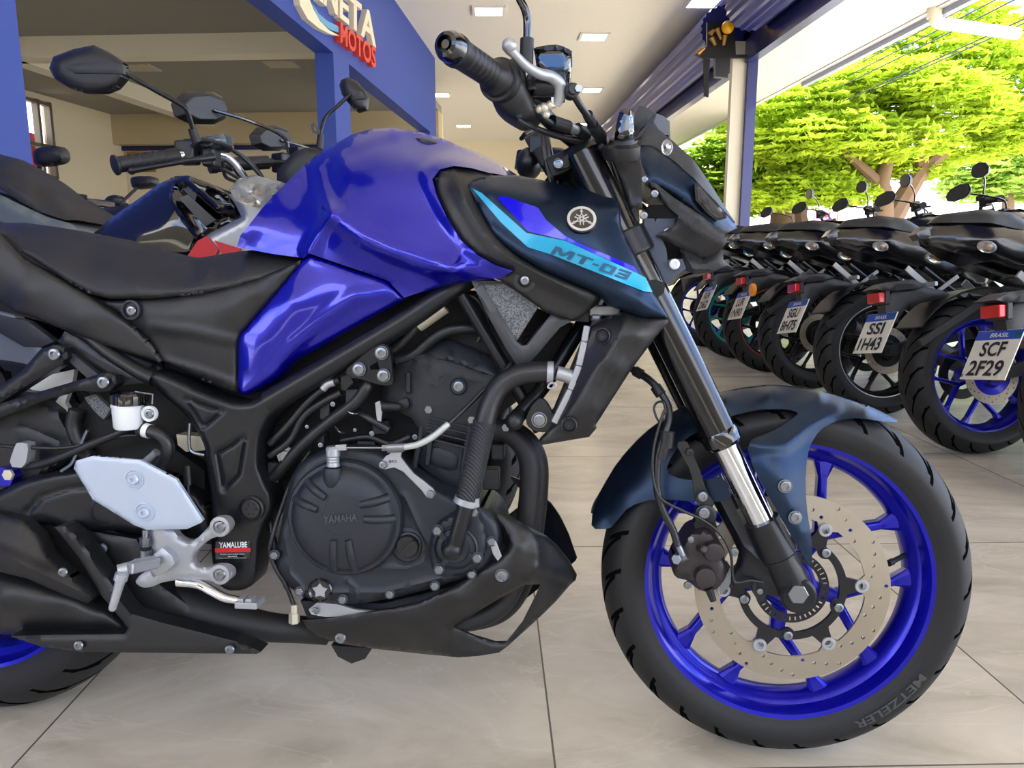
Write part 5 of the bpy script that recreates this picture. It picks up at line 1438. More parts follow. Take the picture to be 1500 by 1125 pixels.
m = MB(); m.cyl(B.P(508, 656, .176), B.P(560, 656, .176), .0014, n=8); m.obj('clutch_wire', MT['steel'], bike)
m = MB(); m.tube([B.P(592, 655, .176), B.P(612, 651, .178), (B.P(632, 641, .178)), B.P(650, 627, .175), B.P(657, 621, .172)], .0048, 12); cb = m.obj('clutch_cable', pm('silver cable sleeve', (190, 195, 192), .35, .3), bike)
m = MB(); m.tube([B.P(655, 623, .173), B.P(680, 600, .16), B.P(715, 565, .14), B.P(760, 520, .11), B.P(820, 440, .08)], .0032, 10); m.obj('cable_sleeve', MT['hose'], cb)
# oil filler cap
m = MB(); oc = B.P(599, 798, .148); m.lathe(oc, (0, -1, 0), [(.0195, -.004), (.0195, .002), (.017, .003), (.0165, .009), (.0155, .011), (0, .011)], 40)
m.bar(oc + [-.010, -.013, -.011], oc + [.010, -.013, .011], .0045, .008)
m.obj('oil_filler_cap', MT['trim'], bike, angle=25)
m = MB(); m.lathe(B.P(597, 800, .139), (0, -1, 0), [(.030, -.006), (.030, .004), (.024, .0055), (.022, .001), (0, .001)], 36); m.obj('cap_recess', MT['engine'], bike)
# drain / sight plug
m = MB(); dc = B.P(470, 864, .142); m.lathe(dc, (0, -1, 0), [(.0195, -.006), (.0195, .004), (.0175, .006), (.015, .003), (0, .003)], 36); dp = m.obj('sight_glass', MT['gloss'], bike, angle=25)
m = MB()
q = []
for i in range(10):
    a = math.radians(90 + i * 36); r_ = .0125 if i % 2 == 0 else .0075
    q.append(dc + [r_ * math.cos(a), -.0045, r_ * math.sin(a)])
m.prism(q, (0, .002, 0)); m.obj('sight_star', MT['alu'], dp, smooth=False)
# water pump
WPo = [(640, 765), (660, 752), (680, 740), (694, 740), (704, 752), (712, 775), (714, 795), (708, 822), (690, 838), (660, 846), (636, 842), (628, 815), (630, 785)]
wp = panel('water_pump', WPo, .158, 'engine', .03, (.010, 10), 6, rnd=1, bevel=0)
m = MB(); m.lathe(B.P(668, 802, .155), (0, -1, 0), [(.034, -.01), (.034, .006), (.0315, .008), (.029, .004), (.022, .006), (.019, .012), (0, .012)], 44)
m.obj('pump_cover', MT['engine'], wp, angle=25)
for (x, y) in ((641, 777), (694, 750), (699, 817), (643, 834)):
    bolt(B, wp, x, y, .166, 6.5, kind='hex'); 
m = MB()
for (x, y) in ((641, 777), (694, 750), (699, 817), (643, 834)):
    m.cyl(B.P(x, y, .145), B.P(x, y, .165), .0085, n=16)
    a = B.P(x, y, .158); b = B.P(668, 802, .158); m.bar(a, a * .4 + b * .6, .007, .010)
m.obj('pump_lugs', MT['engine'], wp)
for (x, y) in ((402, 813), (439, 866), (502, 878), (571, 870), (637, 858), (691, 841), (720, 793)):
    m = MB(); m.cyl(B.P(x, y, .128), B.P(x, y, .149), .0078, n=14); m.obj('bolt_boss', MT['engine'], cc)
    bolt(B, cc, x, y, .149, 5.6, kind='hex')
panel('hose_holder', [(717, 795), (726, 792), (735, 815), (729, 822), (722, 812)], .15, 'alu', .003, sp=9)
# water hose
WH = [(664, 803, .175), (670, 785, .178), (683, 738, .178), (696, 680, .175), (708, 625, .17), (718, 590, .165), (734, 564, .16), (760, 549, .155), (790, 545, .15), (815, 546, .148)]
hm, nt, bb = new_mat('woven sleeve')
bb.inputs['Base Color'].default_value = (*lin((58, 60, 64)), 1); bb.inputs['Roughness'].default_value = .35
tc = nt.nodes.new('ShaderNodeTexCoord'); wv = nt.nodes.new('ShaderNodeTexWave'); wv.bands_direction = 'DIAGONAL'; wv.inputs['Scale'].default_value = 95
nt.links.new(tc.outputs['Object'], wv.inputs['Vector']); bp = nt.nodes.new('ShaderNodeBump'); bp.inputs['Strength'].default_value = 1; bp.inputs['Distance'].default_value = .003
nt.links.new(wv.outputs['Fac'], bp.inputs['Height']); nt.links.new(bp.outputs[0], bb.inputs['Normal'])
tube('water_pipe', WH[:3], .0125, 'satin', 20)
wh = tube('water_hose', [(682, 742, .178), (696, 680, .176), (709, 622, .171), (718, 590, .166), (734, 564, .16), (760, 549, .155), (790, 545, .15), (812, 546, .148)], .0155, 'hose', 24)
tube('woven_sleeve', [(683, 738, .178), (696, 680, .1765), (710, 618, .171)], .0170, hm, 24, parent=wh)
m = MB(); m.ball(B.P(662, 805, .178), .0155, 20, 14); m.obj('hose_end_cap', MT['satin'], bike)
def clamp(a, b, r, name='hose_clamp'):
    m = MB(); p = B.P(*a); d = vnorm(B.P(*b) - p)
    m.lathe(p, d, [(r, -.0045), (r + .0012, -.0045), (r + .0012, .0045), (r, .0045)], 28, close=True); return m
m = clamp((683, 734, .178), (696, 690, .177), .0172); m.box(B.P(697, 736, .185), (.010, .008, .012)); m.obj('hose_clamp', MT['alu'], wh)
m = clamp((806, 546, .149), (780, 545, .15), .0158); m.tube([B.P(806, 562, .16), B.P(803, 568, .16), B.P(812, 569, .16), B.P(814, 562, .16)], .0015, 6, closed=True); m.obj('hose_clamp', MT['alu'], wh)
tube('radiator_neck', [(815, 546, .148), (830, 550, .146), (845, 556, .142)], .0105, 'alu', 20)
m = MB(); m.ball(B.P(753, 617, .15), (.0135, .0135, .0135), 24, 16); m.cyl(B.P(753, 617, .14), B.P(760, 608, .12), .012, n=18); m.obj('frame_end_cap', MT['trim'], bike)
bk = panel('radiator_bracket', [(770, 612), (778, 595), (790, 582), (800, 588), (812, 610), (818, 622), (800, 634), (783, 632), (772, 624)], .135, 'trim', .02, sp=9, rnd=1)
bolt(B, bk, 790, 615, .139, 10, h=.005, washer=1.15)
# header pipes
for (dx, t, nm) in ((0, .075, 0), (12, .02, 1)):
    tube('header_pipe', [(722 + dx, 628, t), (745 + dx, 634, t), (765 + dx, 652, t), (776 + dx, 680, t), (776 + dx, 720, t), (771 + dx, 770, t), (765 + dx, 815, t), (755 + dx, 850, t), (735 + dx, 885, t), (700 + dx, 905, t), (640, 915, t), (560, 920, t * .8 + .01), (470, 925, .04)], .0168, 'pipe', 20)
bolt(B, bike, 741, 626, .09, 6, kind='hex', mat='alu')
# belly pan
BP = [(443, 909, .13), (490, 905, .135), (537, 898, .138), (580, 891, .14), (617, 882, .14), (645, 870, .14), (670, 856, .14), (700, 838, .142), (723, 822, .143), (742, 808, .143), (747, 795, .142), (741, 775, .14), (729, 758, .135), (726, 748, .13), (740, 753, .13), (757, 763, .13), (774, 773, .125), (800, 786, .11), (816, 800, .095), (832, 820, .075), (845, 843, .05), (843, 850, .05), (835, 857, .055), (815, 880, .07), (795, 900, .08), (770, 923, .085), (742, 948, .09), (731, 956, .09), (700, 961, .09), (671, 963, .088), (600, 956, .09), (545, 950, .1), (500, 943, .11), (465, 932, .12), (450, 920, .125)]
BH = [(666, 920, .10), (700, 896, .115), (730, 878, .12), (768, 857, .125), (792, 856, .11), (785, 872, .10), (776, 890, .095), (765, 912, .092), (742, 941, .088), (725, 941, .088), (695, 932, .09)]
m = MB(); m.surf(B, BP, holes=[BH], sp=5.5, back=.006, inner=[(760, 800, .148), (735, 840, .15), (680, 880, .145), (600, 910, .138), (785, 825, .128), (520, 925, .128), (640, 935, .115)], ridges=[([(774, 773), (786, 800), (787, 825), (775, 848)], .006, 12), ([(787, 832), (843, 850)], .006, 10)], roll=(.003, 5, 1))
m2 = MB(); m2.surf(B, BP, sp=9, back=.006, dup=True, inner=[(760, 800, .148), (735, 840, .15), (680, 880, .145), (600, 910, .138), (785, 825, .128), (520, 925, .128), (640, 935, .115)], ridges=[([(774, 773), (786, 800), (787, 825), (775, 848)], .006, 12), ([(787, 832), (843, 850)], .006, 10)], roll=(.003, 5, 1))
bpn = m.obj('belly_pan', MT['trim'], bike, angle=50)
m3 = MB(); m3.add([np.array(p) for p in m2.far[0]], m2.far[1]); m3.obj('belly_pan', MT['trim'], bike, angle=50)
bolt(B, bpn, 735, 843, .149, 9, washer=1.1)
c = B.P(735, 843, .147); m = MB(); m.lathe(c, (0, -1, 0), [(.0135, -.004), (.0135, .0025), (.011, .003), (.011, -.004)], 28, close=True); m.obj('bolt_recess', MT['trim'], bpn)
bolt(B, bpn, 499, 934, .122, 8)
panel('oil_pan', [(440, 880), (560, 884), (660, 860), (715, 830), (730, 850), (690, 880), (600, 905), (520, 915), (450, 905)], .09, 'engine2', .16, (.005, 6), 12)
panel('exhaust_bracket', [(452, 893), (468, 880), (490, 884), (520, 893), (570, 898), (560, 903), (500, 903), (478, 904), (456, 900)], .128, 'alu', .006, sp=8)
bolt(B, bike, 462, 894, .132, 5)
panel('side_stand_bracket', [(485, 945), (545, 950), (535, 965), (515, 972), (495, 962)], .0, 'trim', .05, sp=10)
# oxygen sensor and its lead
m = MB(); a = B.P(431, 912, .13); b = B.P(431, 885, .13); m.cyl(a, a * .45 + b * .55, .0085, n=6); m.cyl(a * .45 + b * .55, b, .0062, n=16); m.obj('oxygen_sensor', MT['brass'], bike)
tube('sensor_lead', [(430, 886, .13), (420, 860, .132), (405, 835, .134), (396, 812, .134), (398, 790, .134), (412, 745, .12), (430, 700, .11), (455, 660, .11)], .0035, 'hose', 10)
# engine mount bracket
mb_ = panel('engine_mount', [(505, 543), (520, 530), (545, 510), (560, 503), (570, 508), (573, 525), (574, 545), (577, 560), (570, 565), (556, 564), (535, 557), (520, 553), (512, 556)], .138, 'satin', .012, sp=8, rnd=1, bevel=.0012, holes=[[(541, 537), (553, 529), (556, 542), (543, 542)]])
for (x, y) in ((526, 541), (559, 517), (562, 550)): bolt(B, mb_, x, y, .142, 9, washer=1.1)
panel('cable_tab', [(499, 553), (510, 549), (518, 560), (506, 572), (500, 571)], .14, 'satin', .006, sp=8)
bolt(B, bike, 420, 668, .11, 9, kind='hex', washer=1.5); 
# canister under the tank
m = MB(); a = B.P(610, 474, .095); b = B.P(650, 446, .095); m.cyl(a, b, .0145, n=24); m.obj('canister', MT['brass'], bike, bevel=.001)
m = MB(); m.cyl(B.P(600, 480, .095), B.P(612, 472, .095), .005, n=6); m.obj('canister_fitting', MT['steel'], bike)
# hoses in the bay
for nm, pts, r, mt in (
    ('breather_hose', [(400, 700, .10), (440, 655, .115), (480, 620, .12), (520, 590, .125), (535, 570, .125), (540, 560, .12)], .0095, 'hose'),
    ('breather_hose', [(610, 478, .09), (590, 500, .09), (575, 512, .09)], .0085, 'hose'),
    ('breather_hose', [(700, 480, .07), (660, 483, .08), (635, 495, .085), (605, 520, .085), (580, 528, .085)], .009, 'hose'),
    ('throttle_cable', [(395, 650, .11), (420, 625, .115), (450, 590, .118), (480, 565, .12), (498, 556, .125)], .0055, 'hose'),
    ('throttle_cable', [(395, 668, .11), (425, 645, .115), (445, 610, .118), (475, 588, .12), (500, 575, .125)], .0055, 'hose'),
    ('fuel_hose', [(500, 645, .09), (540, 640, .1), (570, 650, .1), (600, 640, .09)], .005, 'hose'),
    ('fuel_hose', [(520, 600, .10), (545, 615, .11), (570, 630, .11)], .0065, 'hose'),
    ('wiring', [(680, 430, .10), (700, 440, .10), (715, 470, .09), (700, 500, .08)], .004, 'hose'),
    ('wiring', [(650, 430, .09), (690, 432, .09), (712, 430, .09)], .004, 'hose'),
    ('wiring', [(420, 860, .10), (410, 820, .11), (400, 790, .11), (395, 760, .1)], .005, 'hose'),
    ('coolant_pipe', [(770, 500, .06), (800, 490, .06), (830, 450, .05), (850, 440, .04)], .010, 'hose')):
    tube(nm, pts, r, mt, 14)
for (a, b) in (((504, 598, .127), (523, 606, .127)), ((491, 625, .125), (504, 634, .125))):
    m = MB(); m.tube([B.P(*a), B.P((a[0] + b[0]) / 2, (a[1] + b[1]) / 2 + 3, .135), B.P(*b)], .0014, 6); m.obj('spring_clip', MT['steel'], bike)
for k, (x, y, w, h_2, t) in enumerate(((520, 580, 26, 30, .115), (470, 640, 24, 20, .09), (500, 660, 30, 22, .09), (540, 650, 36, 18, .08), (450, 690, 26, 30, .09), (405, 690, 22, 40, .09), (560, 625, 30, 26, .085), (600, 560, 10, 40, .09), (720, 700, 30, 40, .06), (730, 660, 24, 30, .05), (440, 570, 30, 24, .08), (480, 600, 20, 34, .1))):
    m = MB(); cA = B.P(x, y, t); m.box(cA, (w * .00085, .03, h_2 * .00085), Matrix_rot(k * 23) if 0 else None); m.obj('throttle_body_block', MT['engine2'], bike, bevel=.003)
for (x, y, r) in ((450, 625, 3), (458, 640, 3), (520, 630, 3), (545, 635, 4), (530, 660, 3), (470, 652, 4), (608, 640, 4), (515, 558, 4), (488, 592, 4)):
    bolt(B, bike, x, y, .118, r)
tube('fitting', [(473, 570, .125), (480, 563, .125), (490, 560, .125)], .006, 'alu', 12)
panel('connector', [(835, 453), (862, 456), (862, 472), (836, 470)], .12, 'trim', .03, sp=12)
m = MB(); m.cyl(B.P(866, 464, .12), B.P(880, 466, .12), .007, n=14); m.box(B.P(885, 455, .11), (.045, .03, .016)); m.obj('horn', MT['alu'], bike, bevel=.003)
# ---- rear brake reservoir, cables
m = MB(); a = B.P(191, 592, .15); b = B.P(188, 628, .15); m.lathe(b, (0, 0, 1), [(.0185, 0), (.021, .004), (.0225, .034), (.0235, .034), (.0235, .038)], 28); rr2 = m.obj('rear_reservoir', MT['white'], bike)
m = MB(); m.lathe(B.P(190, 593, .15), (0, 0, 1), [(.024, 0), (.0245, .006), (.0245, .014), (.022, .018), (0, .018)], 28)
for k in range(14):
    a_ = k * 2 * math.pi / 14; q = B.P(190, 593, .15); m.box(q + [.0245 * math.cos(a_), .0245 * math.sin(a_), .009], (.003, .003, .012))
m.obj('cap', MT['gloss'], rr2, angle=25)
m = MB(); m.lathe(B.P(219, 606, .15), (0, -1, 0), [(.012, -.004), (.012, .003), (0, .003)], 24); m.obj('lug', MT['white'], rr2)
bolt(B, rr2, 219, 606, .154, 7)
m = MB(); m.tube([B.P(198, 574, .15), B.P(224, 578, .15), B.P(223, 592, .15)], .0016, 6, smooth=False); m.obj('wire_stay', MT['steel'], bike)
tube('reservoir_hose', [(205, 630, .145), (222, 632, .15), (240, 642, .152), (246, 660, .15), (238, 680, .145), (225, 695, .14)], .0098, 'hose', 20)
m = clamp((216, 631, .148), (230, 635, .15), .010); m.obj('hose_clamp', MT['white'], bike)
m = MB(); m.cyl(B.P(212, 678, .14), B.P(230, 662, .145), .0062, n=14); m.obj('banjo_fitting', MT['alu'], bike)
tube('rear_brake_hose', [(36, 683, .12), (60, 680, .125), (100, 665, .13), (140, 648, .13), (175, 634, .13), (205, 622, .12)], .0065, 'hose', 14)
tube('rear_cable', [(-10, 652, .12), (36, 655, .125), (90, 656, .13), (130, 650, .13), (170, 640, .13), (210, 637, .13)], .0032, 'hose', 10)
panel('hose_guide', [(22, 650), (28, 648), (42, 650), (37, 686), (12, 684)], .135, 'alu', .02, sp=9, rnd=1)
tube('rear_hook', [(128, 630, .13), (112, 665, .13), (104, 680, .13), (90, 690, .13)], .0028, 'steel', 8)
tube('rear_hook', [(278, 620, .12), (277, 650, .12), (282, 662, .12), (300, 667, .12)], .0028, 'steel', 8)
panel('battery_box', [(258, 636), (300, 640), (300, 660), (272, 662), (260, 652)], .10, 'brass', .03, sp=12)
tube('brake_switch', [(274, 682, .12), (276, 710, .12)], .007, 'trim', 12)
m = MB()
for k in range(12): m.lathe(B.P(277, 735 + 0, .12) + [0, 0, -k * .0042], (0, 0, 1), [(.005, 0), (.0065, .001), (.005, .002)], 14)
m.obj('spring', MT['satin'], bike)
tube('switch_wire', [(276, 710, .12), (277, 735, .12)], .0018, 'steel', 8)
# rear subframe arms
for pts, b1 in (([(60, 511), (80, 505), (95, 509), (100, 522), (92, 534), (60, 552), (0, 590), (-40, 615), (-40, 588), (0, 565), (30, 545)], (80, 519)), ([(135, 551), (152, 545), (168, 550), (172, 562), (160, 573), (140, 574), (110, 572), (60, 588), (0, 612), (-40, 628), (-40, 606), (0, 591), (70, 570)], (152, 560))):
    o = panel('passenger_peg_arm', pts, .135, 'satin', .02, (.004, 6), 7)
    bolt(B, o, b1[0], b1[1], .138, 9)
panel('peg_arm_link', [(95, 524), (106, 518), (147, 551), (130, 556)], .12, 'trim2', .015, sp=12)
panel('seat_rail_bracket', [(85, 500), (95, 485), (112, 494), (150, 520), (196, 545), (215, 560), (175, 565), (150, 545), (120, 530), (98, 512)], .112, 'satin', .012, (.003, 5), 8)
panel('inner_guard', [(35, 566), (60, 552), (109, 541), (106, 560), (95, 590), (108, 612), (95, 618), (80, 590), (98, 568), (68, 575), (50, 572)], .07, 'white', .01, sp=12)
panel('rear_mudguard', [(-40, 570), (0, 568), (50, 575), (85, 602), (112, 645), (115, 668), (60, 700), (0, 735), (-40, 740)], .095, 'trim', .15, (.006, 9), 9, ridges=[([(20, 618), (55, 632), (95, 650)], -.003, 5)])
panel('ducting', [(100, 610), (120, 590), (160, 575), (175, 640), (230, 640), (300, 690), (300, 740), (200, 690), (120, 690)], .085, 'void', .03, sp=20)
panel('mesh_insert', [(122, 582), (140, 577), (162, 600), (152, 615), (140, 605)], .095, spk, .01, sp=20)
tube('duct_hose', [(112, 600, .10), (108, 625, .10), (120, 655, .1), (130, 670, .1)], .012, 'hose', 14)
# swingarm
SW = [(-60, 742), (0, 718), (27, 704), (67, 693), (112, 686), (150, 682), (230, 688), (305, 735), (312, 790), (290, 800), (250, 792), (173, 776), (110, 778), (60, 765), (0, 775), (-60, 790)]
sw = panel('swingarm', SW, .125, 'satin', .04, (.012, 14), 5, rnd=1, bevel=0, angle=60, ridges=[([(40, 750), (60, 728), (100, 715), (140, 712)], -.004, 8, 1)])
m = MB(); c = B.P(157, 747, .118); m.lathe(c, (0, -1, 0), [(.026, -.006), (.025, .007), (.020, .008), (.017, .002), (0, .002)], 36); m.obj('swingarm_boss', MT['satin'], sw)
m = MB(); m.cyl(B.P(8, 694, .13), B.P(20, 694, .13), .0001, n=4); 
bolt(B, bike, 14, 695, .13, 8, kind='hex', mat='brass')
# ---- heel plate, bracket, footpeg
HP = [(108, 686), (111, 675), (135, 668), (205, 674), (258, 702), (297, 762), (294, 766), (274, 775), (214, 776), (196, 769), (136, 732)]
hp = panel('heel_plate', HP, .188, 'alup', .006, (.002, 5), 4, bevel=0)
for (x, y) in ((196, 702), (211, 751)):
    c = B.P(x, y, .189); m = MB(); m.lathe(c, (0, -1, 0), [(.0155, -.001), (.0155, .0008), (.0135, .001), (.012, -.0005), (.0085, -.0005), (.0085, .003), (.0065, .005), (.003, .005), (.0028, .002), (0, .002)], 32); m.obj('bolt', MT['alup'], hp, angle=25)
RBk = [(215, 772), (252, 774), (262, 788), (275, 794), (288, 790), (305, 772), (313, 762), (323, 757), (334, 760), (339, 770), (335, 780), (322, 785), (306, 790), (290, 804), (281, 818), (284, 828), (300, 832), (316, 829), (330, 829), (340, 836), (340, 847), (330, 853), (300, 850), (275, 848), (240, 852), (222, 860), (208, 861), (197, 853), (205, 842), (226, 830), (222, 812), (222, 795)]
rb = panel('footpeg_bracket', RBk, .168, 'alu', .014, (.004, 6), 6, rnd=1, bevel=0)
for (x, y) in ((323, 771), (323, 841)):
    c = B.P(x, y, .168); m = MB(); m.lathe(c, (0, -1, 0), [(.0175 * .9, -.006), (.0155, .003), (.010, .004), (.010, .001), (0, .001)], 28); m.obj('boss', MT['alu'], rb)
    bolt(B, rb, x, y, .171, 8)
panel('peg_clevis', [(222, 815), (238, 802), (252, 815), (256, 826), (243, 838), (225, 846), (216, 832)], .185, 'alu', .02, (.003, 5), 6, parent=rb)
m = MB(); f0 = B.P(228, 824, .19); f1 = B.P(186, 833, .255)
m.bar(f0, f1, .018, .016, side=(0, 0, 1)); fp_ = m.obj('footpeg', MT['alu'], bike, bevel=.003)
m = MB()
for k in range(9):
    p = f0 * (1 - (.12 + k * .08)) + f1 * (.12 + k * .08); m.box(p + [0, -.002, .009], (.003, .016, .003))
m.obj('peg_ribs', MT['alu'], fp_)
m = MB(); m.cyl(B.P(186, 833, .255) , B.P(172, 836, .262), .009, .0085, 16); m.cyl(B.P(180, 838, .265), B.P(165, 890, .27), .0072, .0055, 16); m.cyl(B.P(179, 840, .265), B.P(176, 850, .266), .0092, n=16); m.ball(B.P(165, 890, .27), .0056, 14, 8)
m.obj('peg_feeler', MT['alu'], fp_)
m = MB(); m.cyl(B.P(213, 776, .172), B.P(213, 800, .172), .0048, n=12); m.cyl(B.P(213, 787, .172), B.P(213, 800, .172), .0085, n=6); m.cyl(B.P(214, 805, .172), B.P(214, 822, .172), .0095, n=12); m.obj('push_rod', MT['steel'], bike)
# brake pedal
m = MB(); m.tube([B.P(262, 852, .16), B.P(290, 856, .165), B.P(310, 866, .17), B.P(330, 876, .175), B.P(352, 880, .178)], [.009, .0075, .0075, .007, .006], 12); bp_ = m.obj('brake_pedal', MT['chrome'], bike)
m = MB(); p = B.P(366, 882, .185); m.box(p, (.034, .032, .010)); 
for a_ in (-.009, .003): m.box(p + [a_, -.004, .007], (.009, .02, .006))
m.obj('pedal_pad', MT['alu'], bp_, bevel=.0015)
# ---- exhaust
ms_ = tube('exhaust_pipe', [(215, 850, .06), (250, 872, .08), (290, 893, .09), (340, 908, .09), (390, 918, .085), (440, 922, .07), (480, 925, .05)], [.022, .028, .031, .029, .024, .022, .022], 'pipe', 24)
panel('silencer', [(-60, 826, .15), (0, 832, .155), (60, 848, .155), (120, 872, .155), (160, 890, .15), (184, 915, .145), (187, 924, .14), (175, 930, .14), (120, 932, .13), (40, 930, .13), (-60, 928, .13)], 0, 'trim', .14, (.02, 24), 5, inner=[(60, 895, .17), (0, 880, .175), (130, 910, .16)], bevel=0, angle=60)
hs = panel('heat_shield', [(-60, 742, .14), (0, 752, .145), (35, 762, .148), (58, 785, .152), (72, 815, .16), (100, 840, .166), (131, 866, .166), (134, 878, .164), (128, 884, .162), (90, 870, .17), (40, 848, .175), (-60, 822, .18)], 0, 'trim', .02, (.004, 6), 6, inner=[(30, 820, .176), (60, 840, .176), (0, 790, .165)], ridges=[([(-60, 796), (0, 812), (60, 840), (131, 872)], .008, 16)], bevel=0, angle=50)
bolt(B, hs, 93, 838, .168, 7)
panel('exhaust_gap_filler', [(30, 755), (100, 762), (160, 775), (215, 800), (200, 885), (100, 865), (45, 810)], .105, 'void', .04, sp=20)  # dark filler added in the exhaust gap to stand in for shade
LC = [(80, 772), (95, 771), (112, 785), (135, 815), (165, 858), (180, 885), (195, 900), (240, 913), (300, 928), (347, 940), (370, 949), (382, 955), (376, 958), (300, 957), (120, 955), (60, 947), (15, 932), (60, 930), (182, 929), (188, 920), (170, 898), (148, 872), (118, 820), (95, 790)]
lcv = panel('exhaust_guard', LC, .165, 'trim', .03, (.004, 6), 6, bevel=0, ridges=[([(165, 868), (190, 898), (240, 913), (347, 940)], .003, 5)])
for (x, y) in ((116, 945), (337, 951)):
    bolt(B, lcv, x, y, .168, 7)
panel('lower_guard', [(95, 775), (130, 778), (200, 790), (225, 850), (300, 905), (345, 940), (240, 915), (190, 895), (150, 840)], .12, 'trim', .05, (.004, 6), 10)
bolt(B, bike, 151, 803, .125, 7)
# ---- rear wheel
rc = np.array([-1.38, 0, .314])
m = MB(); m.lathe((0, 0, 0), (0, 1, 0), tyre_prof(.314, .071), 128, close=True)
place(m.obj('rear_tyre', tyre_mat('rear tyre', 24, .071, .275), bike, angle=50), rc)
rrm = place(rim_mesh(.058).obj('rear_rim', MT['wheel_blue'], bike, angle=35), rc)
for sm in spoke_meshes((51, -21, -93, -165, 123)): sm.obj('spoke', MT['wheel_blue'], rrm, bevel=.002)
m = MB(); m.cyl((0, -.09, 0), (0, .09, 0), .03, n=24); m.obj('hub', MT['wheel_blue'], rrm)
m = MB(); m.surf(B, ring(.11, 64), holes=[ring(.07, 48)], t=.08, back=.005, sp=.02, conv=loc); place(m.obj('rear_disc', dm, bike, smooth=False), rc)
m = MB(); m.box(rc + [0.02, -.105, 0], (.10, .02, .06)); m.box(rc + [0.02, .105, 0], (.10, .02, .06)); m.obj('axle_plate', MT['satin'], bike, bevel=.004)
m = MB(); m.bar(rc + [0, .115, 0], np.array([-.62, .115, .40]), .06, .03); m.obj('swingarm_far_side', MT['satin'], bike, bevel=.006)
panel('rear_rim_flange', [(-20, 690), (0, 684), (16, 690), (20, 700), (14, 712), (-20, 712)], .115, 'wheel_blue', .02, sp=9)
